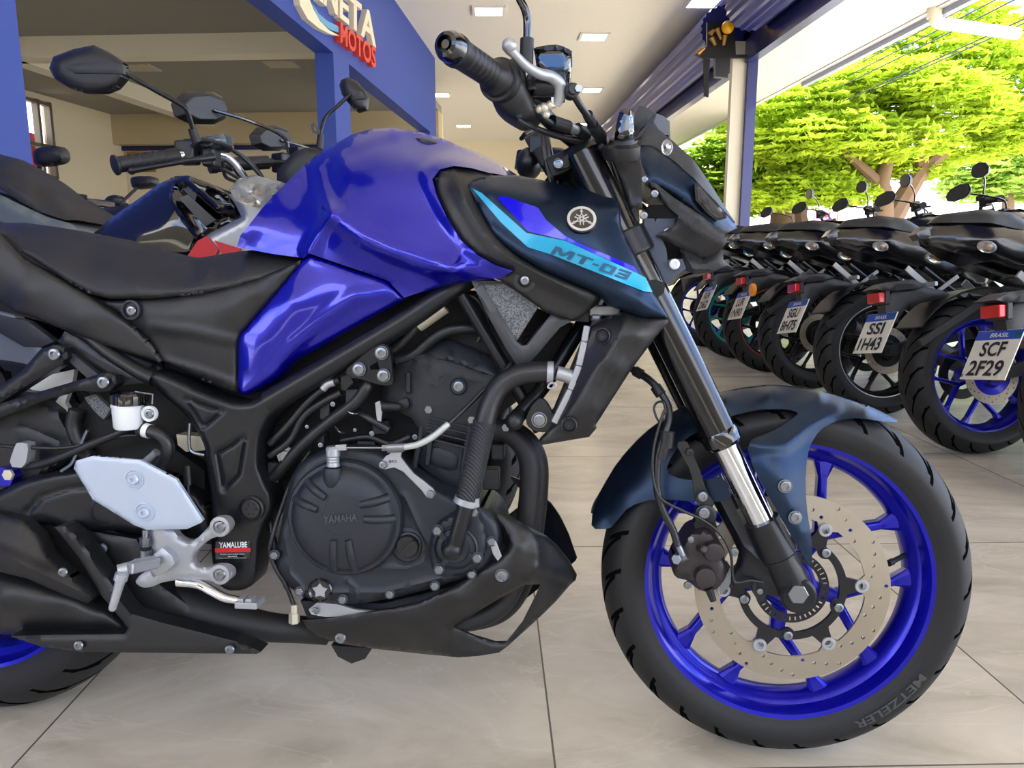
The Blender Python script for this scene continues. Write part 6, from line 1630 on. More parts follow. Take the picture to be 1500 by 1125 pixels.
# ================================================================== parked motorcycles
M_bodyblk = pm('black bodywork', (11, 11, 13), .2, .0, .5, .1)
M_rimblk = pm('black wheel', (18, 18, 20), .35, .3)
M_rimteal = pm('teal wheel', (0, 150, 150), .35, .2)
M_rimred = pm('red wheel', (205, 60, 40), .4, .1)
M_rimline = pm('silver rim line', (190, 190, 195), .3, .6)
M_plate = pm('white number plate', (226, 224, 208), .45)
M_platehd = pm('plate blue band', (24, 74, 178), .4)
M_ink = pm('plate black', (22, 22, 24), .5)
M_seatg = MT['seat']
M_mglass = pm('tinted mirror glass', (70, 74, 80), .12, .5)
TY = tyre_mat('parked tyre', 22, .074, .27)
def L3(pts): return pts
def naked_bike(steer, rimmat, label, group, plate=None, line=None, fwx=1.37):
    root = empty('motorcycle', None, label, 'motorcycle', group)
    def fin(m, name, mat, par=root, **k):
        return m.obj(name, MT[mat] if isinstance(mat, str) else mat, par, **k)
    def lsurf(name, pts, mat, t=0.0, back='mirror', sp=.04, par=root, **k):
        kk = {a: k.pop(a) for a in ('bevel', 'angle') if a in k}
        m = MB(); m.surf(B, pts, t=t, back=back, sp=sp, conv=loc, **k)
        return fin(m, name, mat, par, **{'angle': 50, **kk})
    rcx = np.array([0, 0, .314])
    m = MB(); m.lathe((0, 0, 0), (0, 1, 0), tyre_prof(.314, .074), 72, close=True); place(fin(m, 'rear_tyre', TY, angle=50), rcx)
    rim_ = place(rim_mesh(.06).obj('rear_rim', rimmat, root, angle=35), rcx)
    for sm in spoke_meshes((60, -12, -84, -156, 132), wid=.014): sm.obj('spoke', rimmat, rim_)
    if line:
        m = MB(); m.lathe((0, 0, 0), (0, 1, 0), [(.222, -.063), (.229, -.062), (.229, -.058), (.222, -.058)], 72, close=True); m.obj('rim_line', line, rim_)
    m = MB(); m.cyl((0, -.085, 0), (0, .085, 0), .034, n=20); m.obj('hub', rimmat, rim_)
    m = MB(); hl2 = [[(r * math.cos(a) + .003 * math.cos(k * math.pi / 3), r * math.sin(a) + .003 * math.sin(k * math.pi / 3)) for k in range(6)] for i in range(36) for r, a in (((.104, .095, .086)[i % 3], math.radians(i * 10)),)]
    m.surf(B, ring(.112, 48), holes=[ring(.078, 40)] + hl2, t=.092, back=.004, sp=.03, conv=loc); dd = place(fin(m, 'rear_disc', dm, smooth=False), rcx)
    m = MB(); m.lathe((0, 0, 0), (0, -1, 0), [(.08, .084), (.08, .09), (.05, .092), (.04, .11), (0, .11)], 32); m.obj('disc_carrier', rimmat, dd)
    m = MB(); m.box(rcx + [.0, -.118, 0], (.07, .02, .05)); m.box(rcx + [0, -.118, 0], (.03, .03, .03)); fin(m, 'axle_block', 'trim', bevel=.004)
    m = MB(); m.lathe(rcx + [0, .08, 0], (0, 1, 0), [(.1, 0), (.1, .006), (.06, .006), (.06, 0)], 40, close=True); fin(m, 'sprocket', 'trim')
    for sg in (-1, 1):
        m = MB(); m.bar(rcx + [0, sg * .108, 0], (.30, sg * .1, .38), .045, .03, w1=.07); m.bar((.29, sg * .1, .38), (.56, sg * .09, .42), .07, .03); fin(m, 'swingarm', 'satin', bevel=.006)
    # hugger with light and plate, round the back of the tyre
    vs = []; arc = []
    for i in range(13):
        a = math.radians(146 - i * 7); r = .345; arc.append((r * math.cos(a), r * math.sin(a)))
    m = MB(); n = len(arc)
    for w in (-.085, .085):
        for (x, z) in arc: vs.append((x, w, .314 + z))
        for (x, z) in arc: vs.append((x * .975, w * .93, .314 + z * .975))
    fs = []
    for i in range(n - 1):
        fs += [(i, i + 1, 2 * n + i + 1, 2 * n + i), (n + i, 3 * n + i, 3 * n + i + 1, n + i + 1), (i, n + i, n + i + 1, i + 1), (2 * n + i, 2 * n + i + 1, 3 * n + i + 1, 3 * n + i)]
    fs += [(0, 2 * n, 3 * n, n), (n - 1, 2 * n - 1, 4 * n - 1, 3 * n - 1)]
    m.add(vs, fs); hg = fin(m, 'hugger', 'trim', angle=50)
    m = MB(); m.bar((-.30, -.095, .44), (-.02, -.115, .62), .03, .012); m.bar((-.02, -.115, .62), (.14, -.115, .52), .03, .012); fin(m, 'hugger_arm', 'trim', bevel=.003)
    m = MB(); m.bar((-.02, .105, .62), (.14, .105, .40), .03, .012); fin(m, 'hugger_arm', 'trim', bevel=.003)
    # carrier for the plate
    lsurf('plate_holder', [(-.40, .60), (-.36, .655), (-.26, .67), (-.16, .65), (-.12, .63), (-.2, .61), (-.30, .59), (-.36, .52), (-.385, .49), (-.39, .54)], 'trim', t=.035, roll=(.008, .015), sp=.02)
    lsurf('tail_light_hood', [(-.45, .655), (-.40, .68), (-.30, .69), (-.24, .67), (-.28, .655), (-.40, .645)], 'trim2', t=.06, roll=(.01, .02), sp=.02)
    m = MB(); m.box((-.418, 0, .622), (.03, .085, .042)); tl = fin(m, 'tail_light', 'redlens', bevel=.005)
    m = MB(); m.box((-.40, 0, .622), (.02, .10, .055)); m.obj('housing', MT['trim'], tl, bevel=.004)
    Rt = np.array(Matrix.Rotation(math.radians(24), 3, 'Y'))
    if plate:
        pr = np.array([-.425, 0, .485])
        def PP(u, v, d): return pr + Rt @ np.array([-d, -u, v])      # u to the reader's right
        m = MB(); m.add([PP(u, v, d) for d in (-.002, .002) for u, v in ((-.1, -.085), (.1, -.085), (.1, .085), (-.1, .085))], [(0, 1, 2, 3), (7, 6, 5, 4), (0, 4, 5, 1), (1, 5, 6, 2), (2, 6, 7, 3), (3, 7, 4, 0)])
        pl = fin(m, 'number_plate', M_plate, bevel=.001, smooth=False)
        def decal(name, mat, u0, v0, u1, v1):
            m = MB(); m.add([PP(u, v, d) for d in (.002, .0032) for u, v in ((u0, v0), (u1, v0), (u1, v1), (u0, v1))], [(0, 1, 2, 3), (7, 6, 5, 4), (0, 4, 5, 1), (1, 5, 6, 2), (2, 6, 7, 3), (3, 7, 4, 0)])
            return m.obj(name, mat, pl, smooth=False)
        decal('blue_band', M_platehd, -.098, .052, .098, .083)
        decal('flag', pm('plate flag', (40, 140, 80), .5), .07, .058, .09, .076)
        def ltr(txt, u0, v0, u1, v1, mat, sh=.12):
            V, Fc = text_geo(txt, .022); A2 = np.array(V); a0, a1 = A2[:, 0].min(), A2[:, 0].max(); b0, b1 = A2[:, 1].min(), A2[:, 1].max()
            m = MB(); m.add([PP(u0 + (p[0] - a0) / (a1 - a0) * (u1 - u0) + sh * (p[1] - b0) / (b1 - b0) * .03, v0 + (p[1] - b0) / (b1 - b0) * (v1 - v0), .0042) for p in V], Fc)
            return m.obj('lettering', mat, pl, smooth=False)
        ltr('BRASIL', -.035, .059, .045, .074, MT['white'])
        ltr(plate[0], -.052, -.006, .056, .044, M_ink, 0); ltr(plate[1], -.076, -.074, .076, -.020, M_ink, 0)
        ltr('BR', -.096, -.078, -.086, -.066, M_ink, 0)
    # tail, seats, tank
    lsurf('tail', [(-.24, .86, .015), (-.22, .90, .02), (-.1, .925, .05), (.1, .905, .07), (.3, .84, .09), (.48, .80, .1), (.52, .70, .12), (.50, .60, .12), (.42, .60, .12), (.3, .64, .12), (.18, .69, .11), (.0, .75, .09), (-.12, .79, .07), (-.22, .83, .03)], M_bodyblk, inner=[(0, .85, .10), (.15, .8, .115), (.35, .7, .135), (-.1, .86, .075)], roll=(.01, .02),
          ridges=[([(-.2, .87), (.1, .83), (.5, .70)], .008, .05)], sp=.025)
    lsurf('tail_lamp_glass', [(-.265, .87), (-.24, .90), (-.19, .895), (-.2, .85), (-.25, .85)], 'smoke', t=.035, sp=.03, roll=(.01, .02))
    lsurf('pillion_seat', [(-.2, .915, .02), (-.15, .95, .03), (0, .965, .05), (.12, .95, .06), (.2, .90, .07), (.22, .86, .09), (.0, .905, .09), (-.15, .91, .06)], M_seatg, roll=(.01, .02), sp=.025)
    lsurf('seat', [(.18, .90, .06), (.26, .86, .07), (.4, .83, .08), (.52, .84, .09), (.56, .80, .1), (.4, .775, .12), (.22, .84, .11)], M_seatg, roll=(.01, .02), sp=.025)
    lsurf('tank', [(.50, .82, .08), (.54, .92, .04), (.62, .99, .0), (.75, 1.01, 0), (.9, .97, 0), (1.0, .90, .05), (1.05, .82, .13), (.98, .70, .16), (.84, .72, .15), (.66, .74, .12), (.56, .72, .11), (.5, .76, .1)], M_bodyblk, inner=[(.7, .85, .145), (.85, .84, .165), (.62, .85, .12), (.75, .93, .1), (.9, .9, .11)], roll=(.01, .02), sp=.03)
    for s_ in (1, -1):
        m = MB(); m.surf(B, [(.82, .92), (.95, .90), (1.1, .84), (1.17, .72), (1.12, .64), (.98, .66), (.86, .74)], t=.17, back=.02, sp=.04, conv=loc, roll=(.01, .03))
        if s_ < 0: m.v = [(x, -y, z) for x, y, z in m.v]; m.f = [tuple(reversed(f)) for f in m.f]
        fin(m, 'tank_shroud', M_bodyblk, angle=50)
    lsurf('engine', [(.52, .30), (.60, .26), (.86, .27), (1.0, .36), (1.02, .50), (.96, .64), (.80, .66), (.66, .60), (.56, .52)], 'engine', t=.13, roll=(.02, .04), sp=.04)
    m = MB(); m.lathe((.72, -.13, .38), (0, -1, 0), [(.085, 0), (.083, .02), (.06, .035), (0, .035)], 32); fin(m, 'clutch_cover', 'engine')
    m = MB(); m.tube([(.96, -.05, .60), (1.06, -.05, .50), (1.04, -.05, .32), (.9, -.05, .22), (.6, -.04, .20), (.35, -.09, .26), (.16, -.13, .34)], [.02, .02, .02, .022, .025, .05, .055], 14, k=4); fin(m, 'exhaust', 'pipe')
    m = MB(); m.tube([(.52, -.10, .36), (.56, -.11, .55), (.75, -.12, .74), (1.0, -.07, .86)], .02, 10); m.tube([(.52, .10, .36), (.56, .11, .55), (.75, .12, .74), (1.0, .07, .86)], .02, 10); m.bar((.54, -.1, .38), (.54, .1, .38), .05, .05); fin(m, 'frame', 'satin')
    # passenger foot rest brackets, silver
    for s_ in (-1, 1):
        m = MB(); m.bar((.06, s_ * .15, .70), (.20, s_ * .155, .58), .03, .012); m.bar((.20, s_ * .155, .58), (.32, s_ * .15, .66), .018, .01); m.bar((.15, s_ * .15, .62), (.17, s_ * .21, .62), .02, .02); fin(m, 'foot_rest', 'alu', bevel=.002)
        m = MB(); m.tube([(.16, s_ * .13, .70), (.32, s_ * .135, .58), (.54, s_ * .12, .44)], .013, 10); fin(m, 'frame_rail', 'satin')
    # indicators
    for s_ in (-1, 1):
        m = MB(); m.tube([(.02, s_ * .07, .80), (-.02, s_ * .11, .80), (-.05, s_ * .14, .80)], [.012, .010, .016], 10); ind = fin(m, 'indicator', 'trim')
        m = MB(); m.ball((-.07, s_ * .155, .80), (.040, .018, .023), 16, 10, R=np.array(Matrix.Rotation(math.radians(10), 3, 'Y'))); m.obj('lens', MT['lens'], ind)
        m = MB(); m.ball((-.060, s_ * .150, .80), (.010, .007, .007), 12, 8); m.obj('bulb', MT['amber'], ind)
    # front end, turned about the steering head
    St = np.array(Matrix.Rotation(math.radians(steer), 3, 'Z')); pv = np.array([1.02, 0, 0])
    def S(p): return pv + St @ (np.array(p, float) - pv)
    fcx = np.array([fwx, 0, .293])
    m = MB(); m.lathe((0, 0, 0), (0, 1, 0), tyre_prof(.293, .056), 56, close=True); o = place(fin(m, 'front_tyre', TY, angle=50), S(fcx)); o.rotation_euler.z = math.radians(steer)
    fr_ = place(rim_mesh(.045).obj('front_rim', rimmat, root, angle=35), S(fcx)); fr_.rotation_euler.z = math.radians(steer)
    for sm in spoke_meshes((51, -21, -93, -165, 123), wid=.014): sm.obj('spoke', rimmat, fr_)
    m = MB(); m.surf(B, ring(.145, 48), holes=[ring(.11, 40)], t=.066, back=.004, sp=.04, conv=loc); o = place(fin(m, 'front_disc', dm, smooth=False), S(fcx)); o.rotation_euler.z = math.radians(steer)
    for s_ in (-1, 1):
        m = MB(); m.cyl(S((fwx, s_ * .1, .29)), S((1.06, s_ * .1, .93)), .024, n=16); fin(m, 'fork_tube', 'satin')
    vs = []
    for i in range(14):
        a = math.radians(165 - i * 9.5)
        for w in (-.06, -.03, .03, .06):
            r = .325 - (.018 if abs(w) > .05 else 0); vs.append(S((fwx + r * math.cos(a), w, .293 + r * math.sin(a))))
    for p in list(vs): vs.append(p - np.array([0, 0, .006]))
    fs = []
    for i in range(13):
        for j in range(3):
            a = i * 4 + j; fs += [(a, a + 1, a + 5, a + 4), (56 + a, 56 + a + 4, 56 + a + 5, 56 + a + 1)]
        fs += [(i * 4, i * 4 + 4, 56 + i * 4 + 4, 56 + i * 4), (i * 4 + 3, 56 + i * 4 + 3, 56 + i * 4 + 7, i * 4 + 7)]
    m = MB(); m.add(vs, fs); fin(m, 'front_fender', M_bodyblk)
    m = MB(); m.box(S((1.14, 0, .88)), (.14, .2, .16), St, taper=.7); hd = fin(m, 'headlight', M_bodyblk, bevel=.03, seg=4)
    m = MB(); m.box(S((1.09, 0, .99)), (.05, .14, .09), St @ np.array(Matrix.Rotation(-.5, 3, 'Y'))); m.obj('dash', MT['trim'], hd, bevel=.008)
    m = MB(); m.tube([S(p) for p in ((.80, -.37, 1.01), (.84, -.26, 1.03), (.93, -.13, 1.02), (1.0, -.06, .98), (1.0, .06, .98), (.93, .13, 1.02), (.84, .26, 1.03), (.80, .37, 1.01))], .011, 12, k=4); hb_ = fin(m, 'handlebar', 'satin')
    for s_ in (-1, 1):
        m = MB(); a, b = S((.79, s_ * .39, 1.01)), S((.84, s_ * .265, 1.03)); m.cyl(a, b, .0175, n=16); m.cyl(a, a + (a - b) * .12, .02, n=14); m.obj('grip', MT['rubber2'], hb_)
        m = MB(); m.box(S((.86, s_ * .23, 1.03)), (.045, .05, .05), St); m.obj('switchgear', MT['trim'], hb_, bevel=.006)
        m = MB(); m.tube([S((.90, s_ * .22, 1.03)), S((.885, s_ * .27, 1.025)), S((.845, s_ * .38, 1.005))], .006, 8); m.obj('lever', MT['satin'], hb_)
        m = MB(); m.tube([S((.86, s_ * .21, 1.05)), S((.855, s_ * .225, 1.10)), S((.80, s_ * .285, 1.135)), S((.73, s_ * .34, 1.16))], .005, 8); mi_ = fin(m, 'mirror', 'gloss')
        m = MB(); Q = St @ np.array(Matrix.Rotation(math.radians(-6 * s_), 3, 'Z')) @ np.array(Matrix.Rotation(math.radians(90), 3, 'Y'))
        c0 = S((.70, s_ * .355, 1.165))
        hd_ = [(-.075, .0), (-.06, .032), (-.01, .046), (.05, .036), (.078, .008), (.07, -.025), (.03, -.042), (-.03, -.040), (-.062, -.025)]
        dn = St @ np.array([1., 0, 0]); dl = St @ np.array([.22, s_ * -1., .10]); du = np.array([0, 0, 1.])
        fr0 = [c0 - dn * .006 + dl * -a + du * b for a, b in hd_]; fr1 = [c0 + dn * .022 + dl * -a * .72 + du * b * .72 for a, b in hd_]
        m.add(fr0 + fr1, [tuple(range(9)), tuple(range(17, 8, -1))] + [(i, 9 + i, 9 + (i + 1) % 9, (i + 1) % 9) for i in range(9)]); mh = m.obj('mirror_head', MT['trim'], mi_, bevel=.004)
        m = MB(); m.prism([c0 - dn * .0065 + dl * -a * .9 + du * b * .9 for a, b in hd_], -dn * .001); m.obj('mirror_glass', M_mglass, mi_, smooth=False)
        m = MB(); m.tube([S((.88, s_ * .2, 1.02)), S((.98, s_ * .16, 1.03)), S((1.05, s_ * .1, .95)), S((1.04, s_ * .05, .85))], .005, 8); m.obj('cable', MT['hose'], hb_)
        m = MB(); m.ball(S((1.08, s_ * .19, .86)), (.02, .032, .018)); fin(m, 'front_indicator', 'trim')
    m = MB(); m.box(S((.88, -.19, 1.06)), (.04, .05, .03), St); m.obj('reservoir', MT['satin'], hb_, bevel=.004)
    # side stand
    m = MB(); m.cyl((.56, .1, .3), (.50, .26, .01), .012, n=10); fin(m, 'side_stand', 'trim')
    return root
def copy_tree(o, parent=None):
    c = o.copy(); COL.objects.link(c); c.parent = parent
    for ch in list(o.children): copy_tree(ch, c)
    return c
def put(root, x, y, head, lean):
    hd = math.radians(head); le = math.radians(lean)
    ex = Vector((math.cos(hd), math.sin(hd), 0)); ey0 = Vector((-math.sin(hd), math.cos(hd), 0)); ez0 = Vector((0, 0, 1))
    ez = ez0 * math.cos(le) + ey0 * math.sin(le); ey = ey0 * math.cos(le) - ez0 * math.sin(le)
    M = Matrix.Identity(4)
    for i in range(3):
        M[i][0] = ex[i]; M[i][1] = ey[i]; M[i][2] = ez[i]
    M.translation = Vector((x, y, -.0))
    root.matrix_world = M
GR = 'black motorcycles parked in a row by the open shop front'
ROW = [(1628, 2.38, M_rimblk, None, ('SCF', '2F29'), 'nearest black motorcycle of the parked row, plate SCF 2F29, cut by the picture edge'),
       (1418, 2.98, MT['wheel_blue'], None, ('SSI', '1H43'), 'black motorcycle with bright blue wheels and plate SSI 1H43 in the parked row'),
       (1268, 3.68, M_rimblk, M_rimline, ('SGU', '8H75'), 'black motorcycle with black wheels, thin silver rim line and plate SGU 8H75'),
       (1170, 4.38, M_rimblk, None, ('LUR', '1N90'), 'black motorcycle with round amber reflector beside its plate in the parked row'),
       (1108, 4.98, M_rimblk, M_rimred, ('RUA', '2I62'), 'black motorcycle with a red line on its black rim in the parked row'),
       (1057, 5.60, M_rimteal, None, None, 'black motorcycle with turquoise wheels in the parked row'),
       (1012, 6.25, MT['wheel_blue'], None, None, 'distant black motorcycle with blue wheels at the end of the parked row')]
for i, (px, yy, rm, ln_, pl_, lb) in enumerate(ROW):
    r_ = naked_bike(8 if i % 2 else 2, rm, lb, GR, pl_, ln_)
    zc = yy * CP + (CAMZ - .314) * SP
    put(r_, (px + 24 - 750) / F * zc, yy, 6, 9)
    if i == 3:
        m = MB(); m.lathe((-.40, -.14, .56), (-1, 0, 0), [(.036, 0), (.036, .012), (.028, .02), (0, .022)], 28); m.obj('round_reflector', pm('amber reflector', (250, 150, 30), .25, coat=.5), r_)
# bikes standing behind the blue one
GL = 'motorcycles standing behind the blue one'
for (mx, my_, lb) in ((280, 2.04, 'black motorcycle third from the camera whose mirrors show above the handlebar of the silver one'), (388, 2.62, 'black motorcycle whose small oval mirror shows left of the blue tank')):
    r_ = naked_bike(-28, M_rimblk, lb, GL, fwx=1.12)
    # steer the copy so that its right mirror hangs over that pixel
    zc = my_ * CP + (CAMZ - 1.165) * SP
    X_ = (mx - 750) / F * zc
    St = np.array(Matrix.Rotation(math.radians(-28), 3, 'Z')); pv = np.array([1.02, 0, 0]); q = pv + St @ (np.array([.70, -.355, 1.165]) - pv)
    R2 = np.array(Matrix.Rotation(math.radians(-4), 3, 'Z')); q = R2 @ q
    put(r_, X_ - q[0], my_ - q[1], -4, 3)

# ---- silver and black motorcycle right behind the blue one
S2 = Frame(B.O + np.array([0.05, .66, 0]), *[B.R[:, i] for i in range(3)])
sb = empty('motorcycle', S2.matrix(), 'silver, red and gloss black motorcycle with wrapped indicator behind the blue tank', 'motorcycle', GL)
def pan2(name, pts, t, mat, back=.02, roll=None, sp=8, rnd=0, parent=sb, inner=(), ridges=(), bevel=0, angle=50, holes=()):
    m = MB(); m.surf(S2, pts, t=t, back=back, roll=roll, sp=sp, rnd=rnd, inner=inner, ridges=ridges, holes=holes)
    return m.obj(name, MT[mat] if isinstance(mat, str) else mat, parent, bevel=bevel, angle=angle)
pan2('pillion_seat', [(-60, 225, .03), (0, 226, .03), (20, 231, .03), (45, 246, .04), (75, 275, .06), (102, 305, .08), (113, 322, .1), (95, 322, .13), (60, 311, .13), (30, 296, .13), (0, 277, .13), (-60, 250, .12)], 0, 'seat', 'mirror', (.012, 12), inner=[(40, 275, .11), (0, 250, .10)])
pan2('tail_fairing', [(-60, 262), (0, 285), (30, 300), (70, 318), (105, 328), (125, 345), (128, 372), (80, 372), (20, 372), (-60, 372)], .13, pm('grey green fairing', (96, 104, 104), .3, .3, .4), 'mirror', (.006, 10))
pan2('tank', [(112, 385, .14), (128, 350, .13), (160, 321, .12), (200, 293, .11), (232, 270, .10), (256, 258, .10), (275, 257, .11), (300, 268, .13), (300, 345, .155), (285, 380, .15)], 0, 'gloss', 'mirror', (.008, 12), inner=[(200, 335, .155), (250, 305, .15), (180, 350, .155)])
pan2('air_intake', [(253, 265), (275, 258), (310, 270), (332, 284), (354, 317), (345, 323), (312, 338), (298, 348), (288, 352), (262, 320), (247, 290)], .17, 'gloss', .04, (.010, 8), ridges=[([(265, 275), (315, 320), (350, 317)], -.02, 14), ([(250, 290), (290, 345)], .01, 8)], sp=6)
pan2('intake_duct', [(262, 290), (275, 285), (316, 322), (300, 332)], .178, M_mglass, .003, sp=8)
pan2('tank_shroud', [(300, 345), (318, 336), (354, 318), (345, 300), (335, 285), (345, 282), (420, 285), (440, 330), (420, 380), (352, 385), (285, 380)], .165, MT['silverpaint'], 'mirror', (.006, 8))
pan2('red_graphic', [(290, 352), (303, 346), (320, 366), (312, 382), (270, 382)], .171, 'red', .004, sp=8)
pan2('red_graphic', [(314, 352), (352, 364), (352, 382), (330, 382)], .171, 'red', .004, sp=8)
def cylS(name, pts, r, mat, parent=sb, n=14, k=6, smooth=True):
    m = MB(); m.tube([S2.P(*p) for p in pts], r, n, k=k, smooth=smooth); return m.obj(name, MT[mat] if isinstance(mat, str) else mat, parent)
hb2 = cylS('handlebar', [(262, 228, .27), (300, 224, .22), (330, 230, .16), (350, 250, .12), (362, 268, .08)], .011, 'chrome')
m = MB(); a = S2.P(168, 242, .37); b = S2.P(260, 229, .27); d = vnorm(b - a); Ln = np.linalg.norm(b - a)
m.lathe(a, d, [(.0, -.002), (.0175, -.002), (.021, .0), (.0205, .004), (.0165, .008), (.0165, Ln * .8), (.0185, Ln * .85), (.0185, Ln)], 28)
for k in range(6): m.lathe(a, d, [(.0165, .03 + k * .017), (.0178, .032 + k * .017), (.0178, .036 + k * .017), (.0165, .038 + k * .017)], 20)
m.obj('grip', MT['rubber2'], hb2)
m = MB(); m.tube([S2.P(195, 250, .36), S2.P(240, 242, .34), S2.P(285, 234, .31), S2.P(312, 230, .27)], [.006, .005, .0065, .009], 12); m.ball(S2.P(193, 250, .36), .0085); m.obj('brake_lever', MT['satin'], hb2)
m = MB()
for (x, y, t, w, h) in ((275, 224, .25, .045, .05), (295, 220, .22, .04, .045), (310, 232, .24, .03, .04), (318, 216, .2, .05, .02), (282, 212, .24, .03, .02)):
    m.box(S2.P(x, y, t), (w, .04, h))
m.obj('switchgear', MT['trim'], hb2, bevel=.006)
pan2('brake_reservoir', [(295, 201), (328, 196), (333, 213), (300, 215)], .26, pm('dark glass reservoir', (70, 84, 96), .15, coat=.6), .035, (.003, 3), 5, parent=hb2)
for pts in ([(285, 210, .26), (310, 208, .25), (350, 225, .2), (378, 250, .14), (392, 275, .1)], [(290, 206, .27), (330, 215, .24), (360, 235, .2), (385, 262, .14)], [(300, 240, .22), (330, 250, .2), (350, 262, .16)], [(325, 235, .2), (330, 258, .18), (345, 266, .14)], [(280, 215, .28), (300, 205, .28), (340, 216, .25)]):
    cylS('cable', pts, .0042, 'hose', n=8)
def mirr(pts, t, stem, boot, inset=None, par=sb, fr=S2):
    m = MB(); m.tube([fr.P(*p) for p in stem], .005, 10, k=4); s_ = m.obj('mirror_stem', MT['satin'], par)
    m = MB(); m.surf(fr, pts, t=t, back=.016, roll=(.016, 16), sp=4); h = m.obj('mirror_head', MT['trim'], s_, angle=60)
    if inset:
        m = MB(); m.surf(fr, inset, t=t + .004, back=.01, roll=(.002, 3), sp=5); m.obj('mirror_inset', MT['trim2'], s_)
    if boot:
        m = MB(); m.cyl(fr.P(*boot[0]), fr.P(*boot[1]), .0085, .0105, 14); m.obj('boot', MT['rubber2'], s_)
mirr([(72, 100), (78, 83), (107, 72), (137, 66), (157, 75), (182, 92), (183, 113), (170, 128), (152, 135), (123, 135), (100, 128), (80, 115)], .40, [(180, 105, .39), (225, 131, .36), (266, 154, .33), (275, 165, .32), (283, 192, .30)], [(281, 188, .30), (288, 208, .29)], [(91, 95), (163, 89), (181, 95), (180, 108), (108, 107)])
mirr([(497, 125), (500, 117), (509, 113), (523, 119), (533, 131), (539, 144), (537, 160), (524, 164), (515, 157), (501, 139)], -.26, [(513, 138, -.26), (495, 155, -.25), (477, 172, -.24), (470, 192, -.22), (469, 202, -.22)], [(470, 196, -.22), (468, 218, -.22)], [(514, 131), (530, 134), (535, 144), (520, 146)])
pan2('dash', [(404, 252), (416, 238), (430, 222), (445, 217), (462, 216), (478, 222), (474, 250), (448, 275), (410, 278)], .05, 'trim', 'mirror', (.008, 8), rnd=1)
pan2('clutch_hook', [(455, 182), (459, 179), (468, 190), (467, 196), (458, 194)], -.2, 'hose', .006, sp=6, holes=[[(458, 184), (462, 187), (464, 192), (460, 191)]])
ind2 = pan2('indicator', [(343, 276), (356, 267), (378, 261), (402, 266), (400, 274), (384, 290), (365, 296), (350, 290)], .26, 'lens', .03, (.016, 12), 5, rnd=1)
m = MB(); m.ball(S2.P(378, 281, .25), (.012, .008, .008)); m.obj('bulb', MT['amber'], ind2)
pan2('plastic_wrap', [(336, 277), (348, 262), (372, 256), (412, 266), (404, 282), (384, 304), (362, 300), (344, 294)], .272, 'lens', .05, (.02, 16), 6, parent=ind2, ridges=[([(345, 270), (380, 295)], .005, 5), ([(375, 260), (365, 298)], -.004, 5), ([(400, 268), (350, 290)], .004, 4)])
# far mirror of the motorcycle beyond it
br = [o for o in bpy.data.objects if o.get('label', '').startswith('black motorcycle third')][0]
MF = Frame((0, 2.62, 0), (1, 0, 0), (0, 1, 0), (0, 0, 1))
bpy.context.view_layer.update()
m = MB(); m.tube([MF.P(534, 186, 0), MF.P(522, 205, .05), MF.P(505, 240, .1)], .005, 8); _s = m.obj('mirror', MT['satin'], br); _s.matrix_parent_inverse = br.matrix_world.inverted()
m = MB(); m.surf(MF, [(521, 186), (525, 172), (531, 163), (549, 159), (564, 165), (567, 176), (563, 188), (540, 190)], t=.0, back=.02, roll=(.014, 14), sp=4); _h = m.obj('mirror_head', MT['trim2'], br); _h.matrix_parent_inverse = br.matrix_world.inverted()
# hidden side of the machine: engine, wheels
m = MB(); m.surf(S2, [(200, 385), (380, 390), (440, 560), (420, 700), (380, 760), (260, 700)], t=.10, back='mirror', sp=40); m.obj('engine', MT['engine2'], sb)
for (cx_, R_, hw, nm) in ((-2.10, .314, .07, 'rear'), (-.76, .293, .055, 'front')):
    m = MB(); m.lathe((0, 0, 0), (0, 1, 0), tyre_prof(R_, hw), 72, close=True); place(m.obj(nm + '_tyre', TY, sb, angle=50), (cx_, 0, R_))
    rm_ = place(rim_mesh(hw - .012).obj(nm + '_rim', M_rimblk, sb), (cx_, 0, R_))
    for sm in spoke_meshes((51, -21, -93, -165, 123)): sm.obj('spoke', M_rimblk, rm_)
for s_ in (-1, 1):
    m = MB(); m.cyl((-.76, s_ * .1, .29), (-1.02, s_ * .1, .90), .022, n=16); m.obj('fork_tube', MT['satin'], sb)
m = MB(); m.bar((-2.1, 0, .33), (-1.55, 0, .42), .06, .24); m.bar((-1.6, 0, .42), (-1.05, 0, .80), .08, .16); m.bar((-2.0, 0, .68), (-1.4, 0, .72), .10, .2); m.obj('frame', MT['satin'], sb, bevel=.01)
# grey side panels seen under its seat
pan2('side_panel', [(-60, 440), (20, 462), (70, 520), (80, 560), (40, 600), (-60, 600)], .12, pm('blue grey panel', (112, 118, 124), .35, .2), .03, (.004, 8))
pan2('side_inset', [(-60, 440), (0, 462), (40, 470), (80, 500), (60, 508), (35, 508), (0, 488), (-60, 460)], .13, 'trim2', .02, (.004, 5))

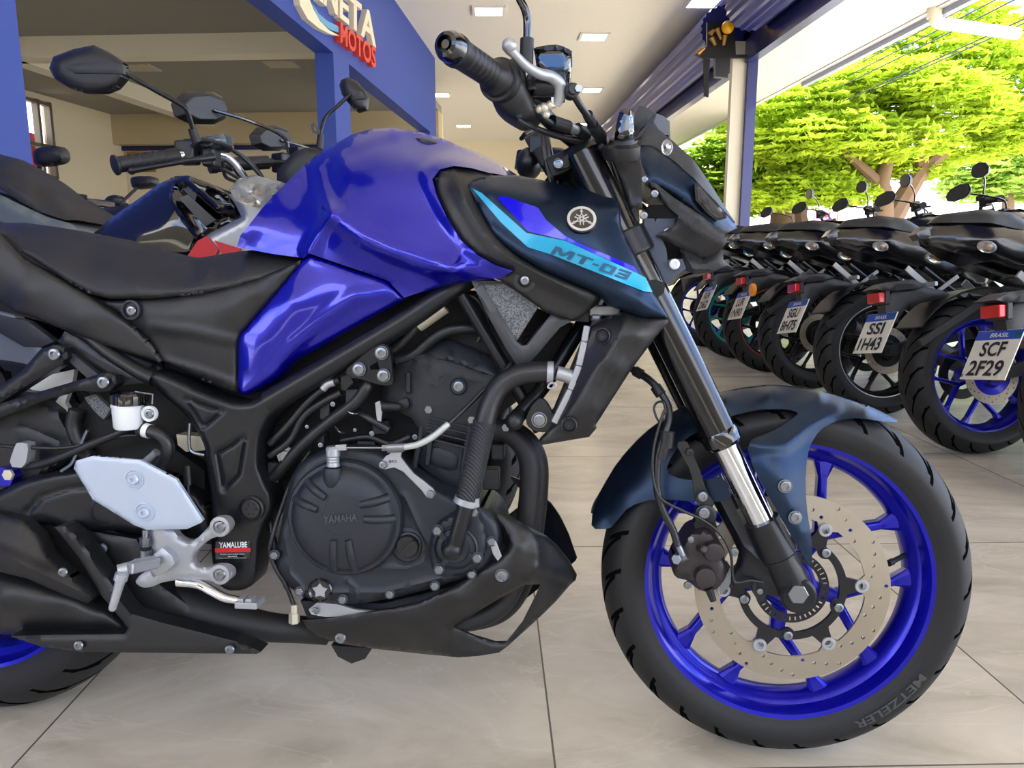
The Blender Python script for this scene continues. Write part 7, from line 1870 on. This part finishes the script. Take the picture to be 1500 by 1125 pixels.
# ---- black scooter farther left
sc_ = empty('scooter', Matrix.Translation(Vector((-2.0, 3.15, 0))), 'black scooter with boxy mirror behind the passenger seat of the silver motorcycle', 'scooter')
WS = Frame((-2.0, 3.15, 0), (1, 0, 0), (0, 1, 0), (0, 0, 1))
def pan3(name, pts, t, mat, back=.05, roll=(.02, 8), sp=6, rnd=1):
    m = MB(); m.surf(WS, pts, t=t, back=back, roll=roll, sp=sp, rnd=rnd); return m.obj(name, MT[mat] if isinstance(mat, str) else mat, sc_, angle=60)
pan3('mirror_head', [(48, 222), (55, 216), (84, 213), (92, 219), (95, 232), (88, 239), (58, 244), (50, 240)], .30, 'trim', .04)
m = MB(); m.tube([WS.P(58, 242, .30), WS.P(56, 262, .27), WS.P(60, 285, .25)], .008, 8); m.obj('mirror_stem', MT['trim'], sc_)
pan3('mirror_head', [(190, 262), (196, 258), (226, 258), (228, 272), (215, 276), (194, 277)], -.2, 'trim', .04)
pan3('mirror_head', [(152, 294), (158, 287), (170, 285), (179, 292), (174, 300), (160, 303)], -.1, 'trim', .04)
m = MB(); m.tube([WS.P(200, 276, -.2), WS.P(185, 290, -.15), WS.P(170, 305, -.1), WS.P(168, 322, -.1)], .007, 8); m.tube([WS.P(172, 298, -.1), WS.P(168, 310, -.1)], .007, 8); m.obj('mirror_stem', MT['trim'], sc_)
pan3('seat', [(86, 296), (100, 294), (112, 290), (128, 290), (138, 298), (141, 308), (136, 320), (138, 330), (110, 330), (80, 315)], .15, 'gloss', .3)
pan3('tail_box', [(85, 282), (97, 281), (97, 290), (86, 290)], .1, 'trim', .15)
m = MB(); m.tube([WS.P(150, 322, .1), WS.P(175, 318, .0), WS.P(190, 322, -.15)], .012, 10); m.obj('handlebar', MT['alu'], sc_)
m = MB(); m.box((.05, 0, .55), (.9, .3, .55)); m.box((.35, 0, .75), (.18, .3, .4)); m.obj('body', MT['gloss'], sc_, bevel=.08, seg=4)
for x_ in (-.45, .75):
    m = MB(); m.lathe((x_, 0, .25), (0, 1, 0), [(.25, -.03), (.25, .03), (.22, .05), (.14, .05), (.14, -.05), (.22, -.05)], 40, close=True); m.obj('tyre', MT['rubber'], sc_)
    m = MB(); m.lathe((x_, 0, .25), (0, 1, 0), [(.15, -.04), (.15, .04), (.03, .03), (0, .03), (0, -.03), (.03, -.03)], 24); m.obj('wheel', M_rimblk, sc_)
m = MB(); m.cyl((.75, 0, .25), (.5, 0, .9), .03, n=12); m.bar((-.45, 0, .25), (0, 0, .4), .08, .14); m.obj('frame', MT['satin'], sc_)
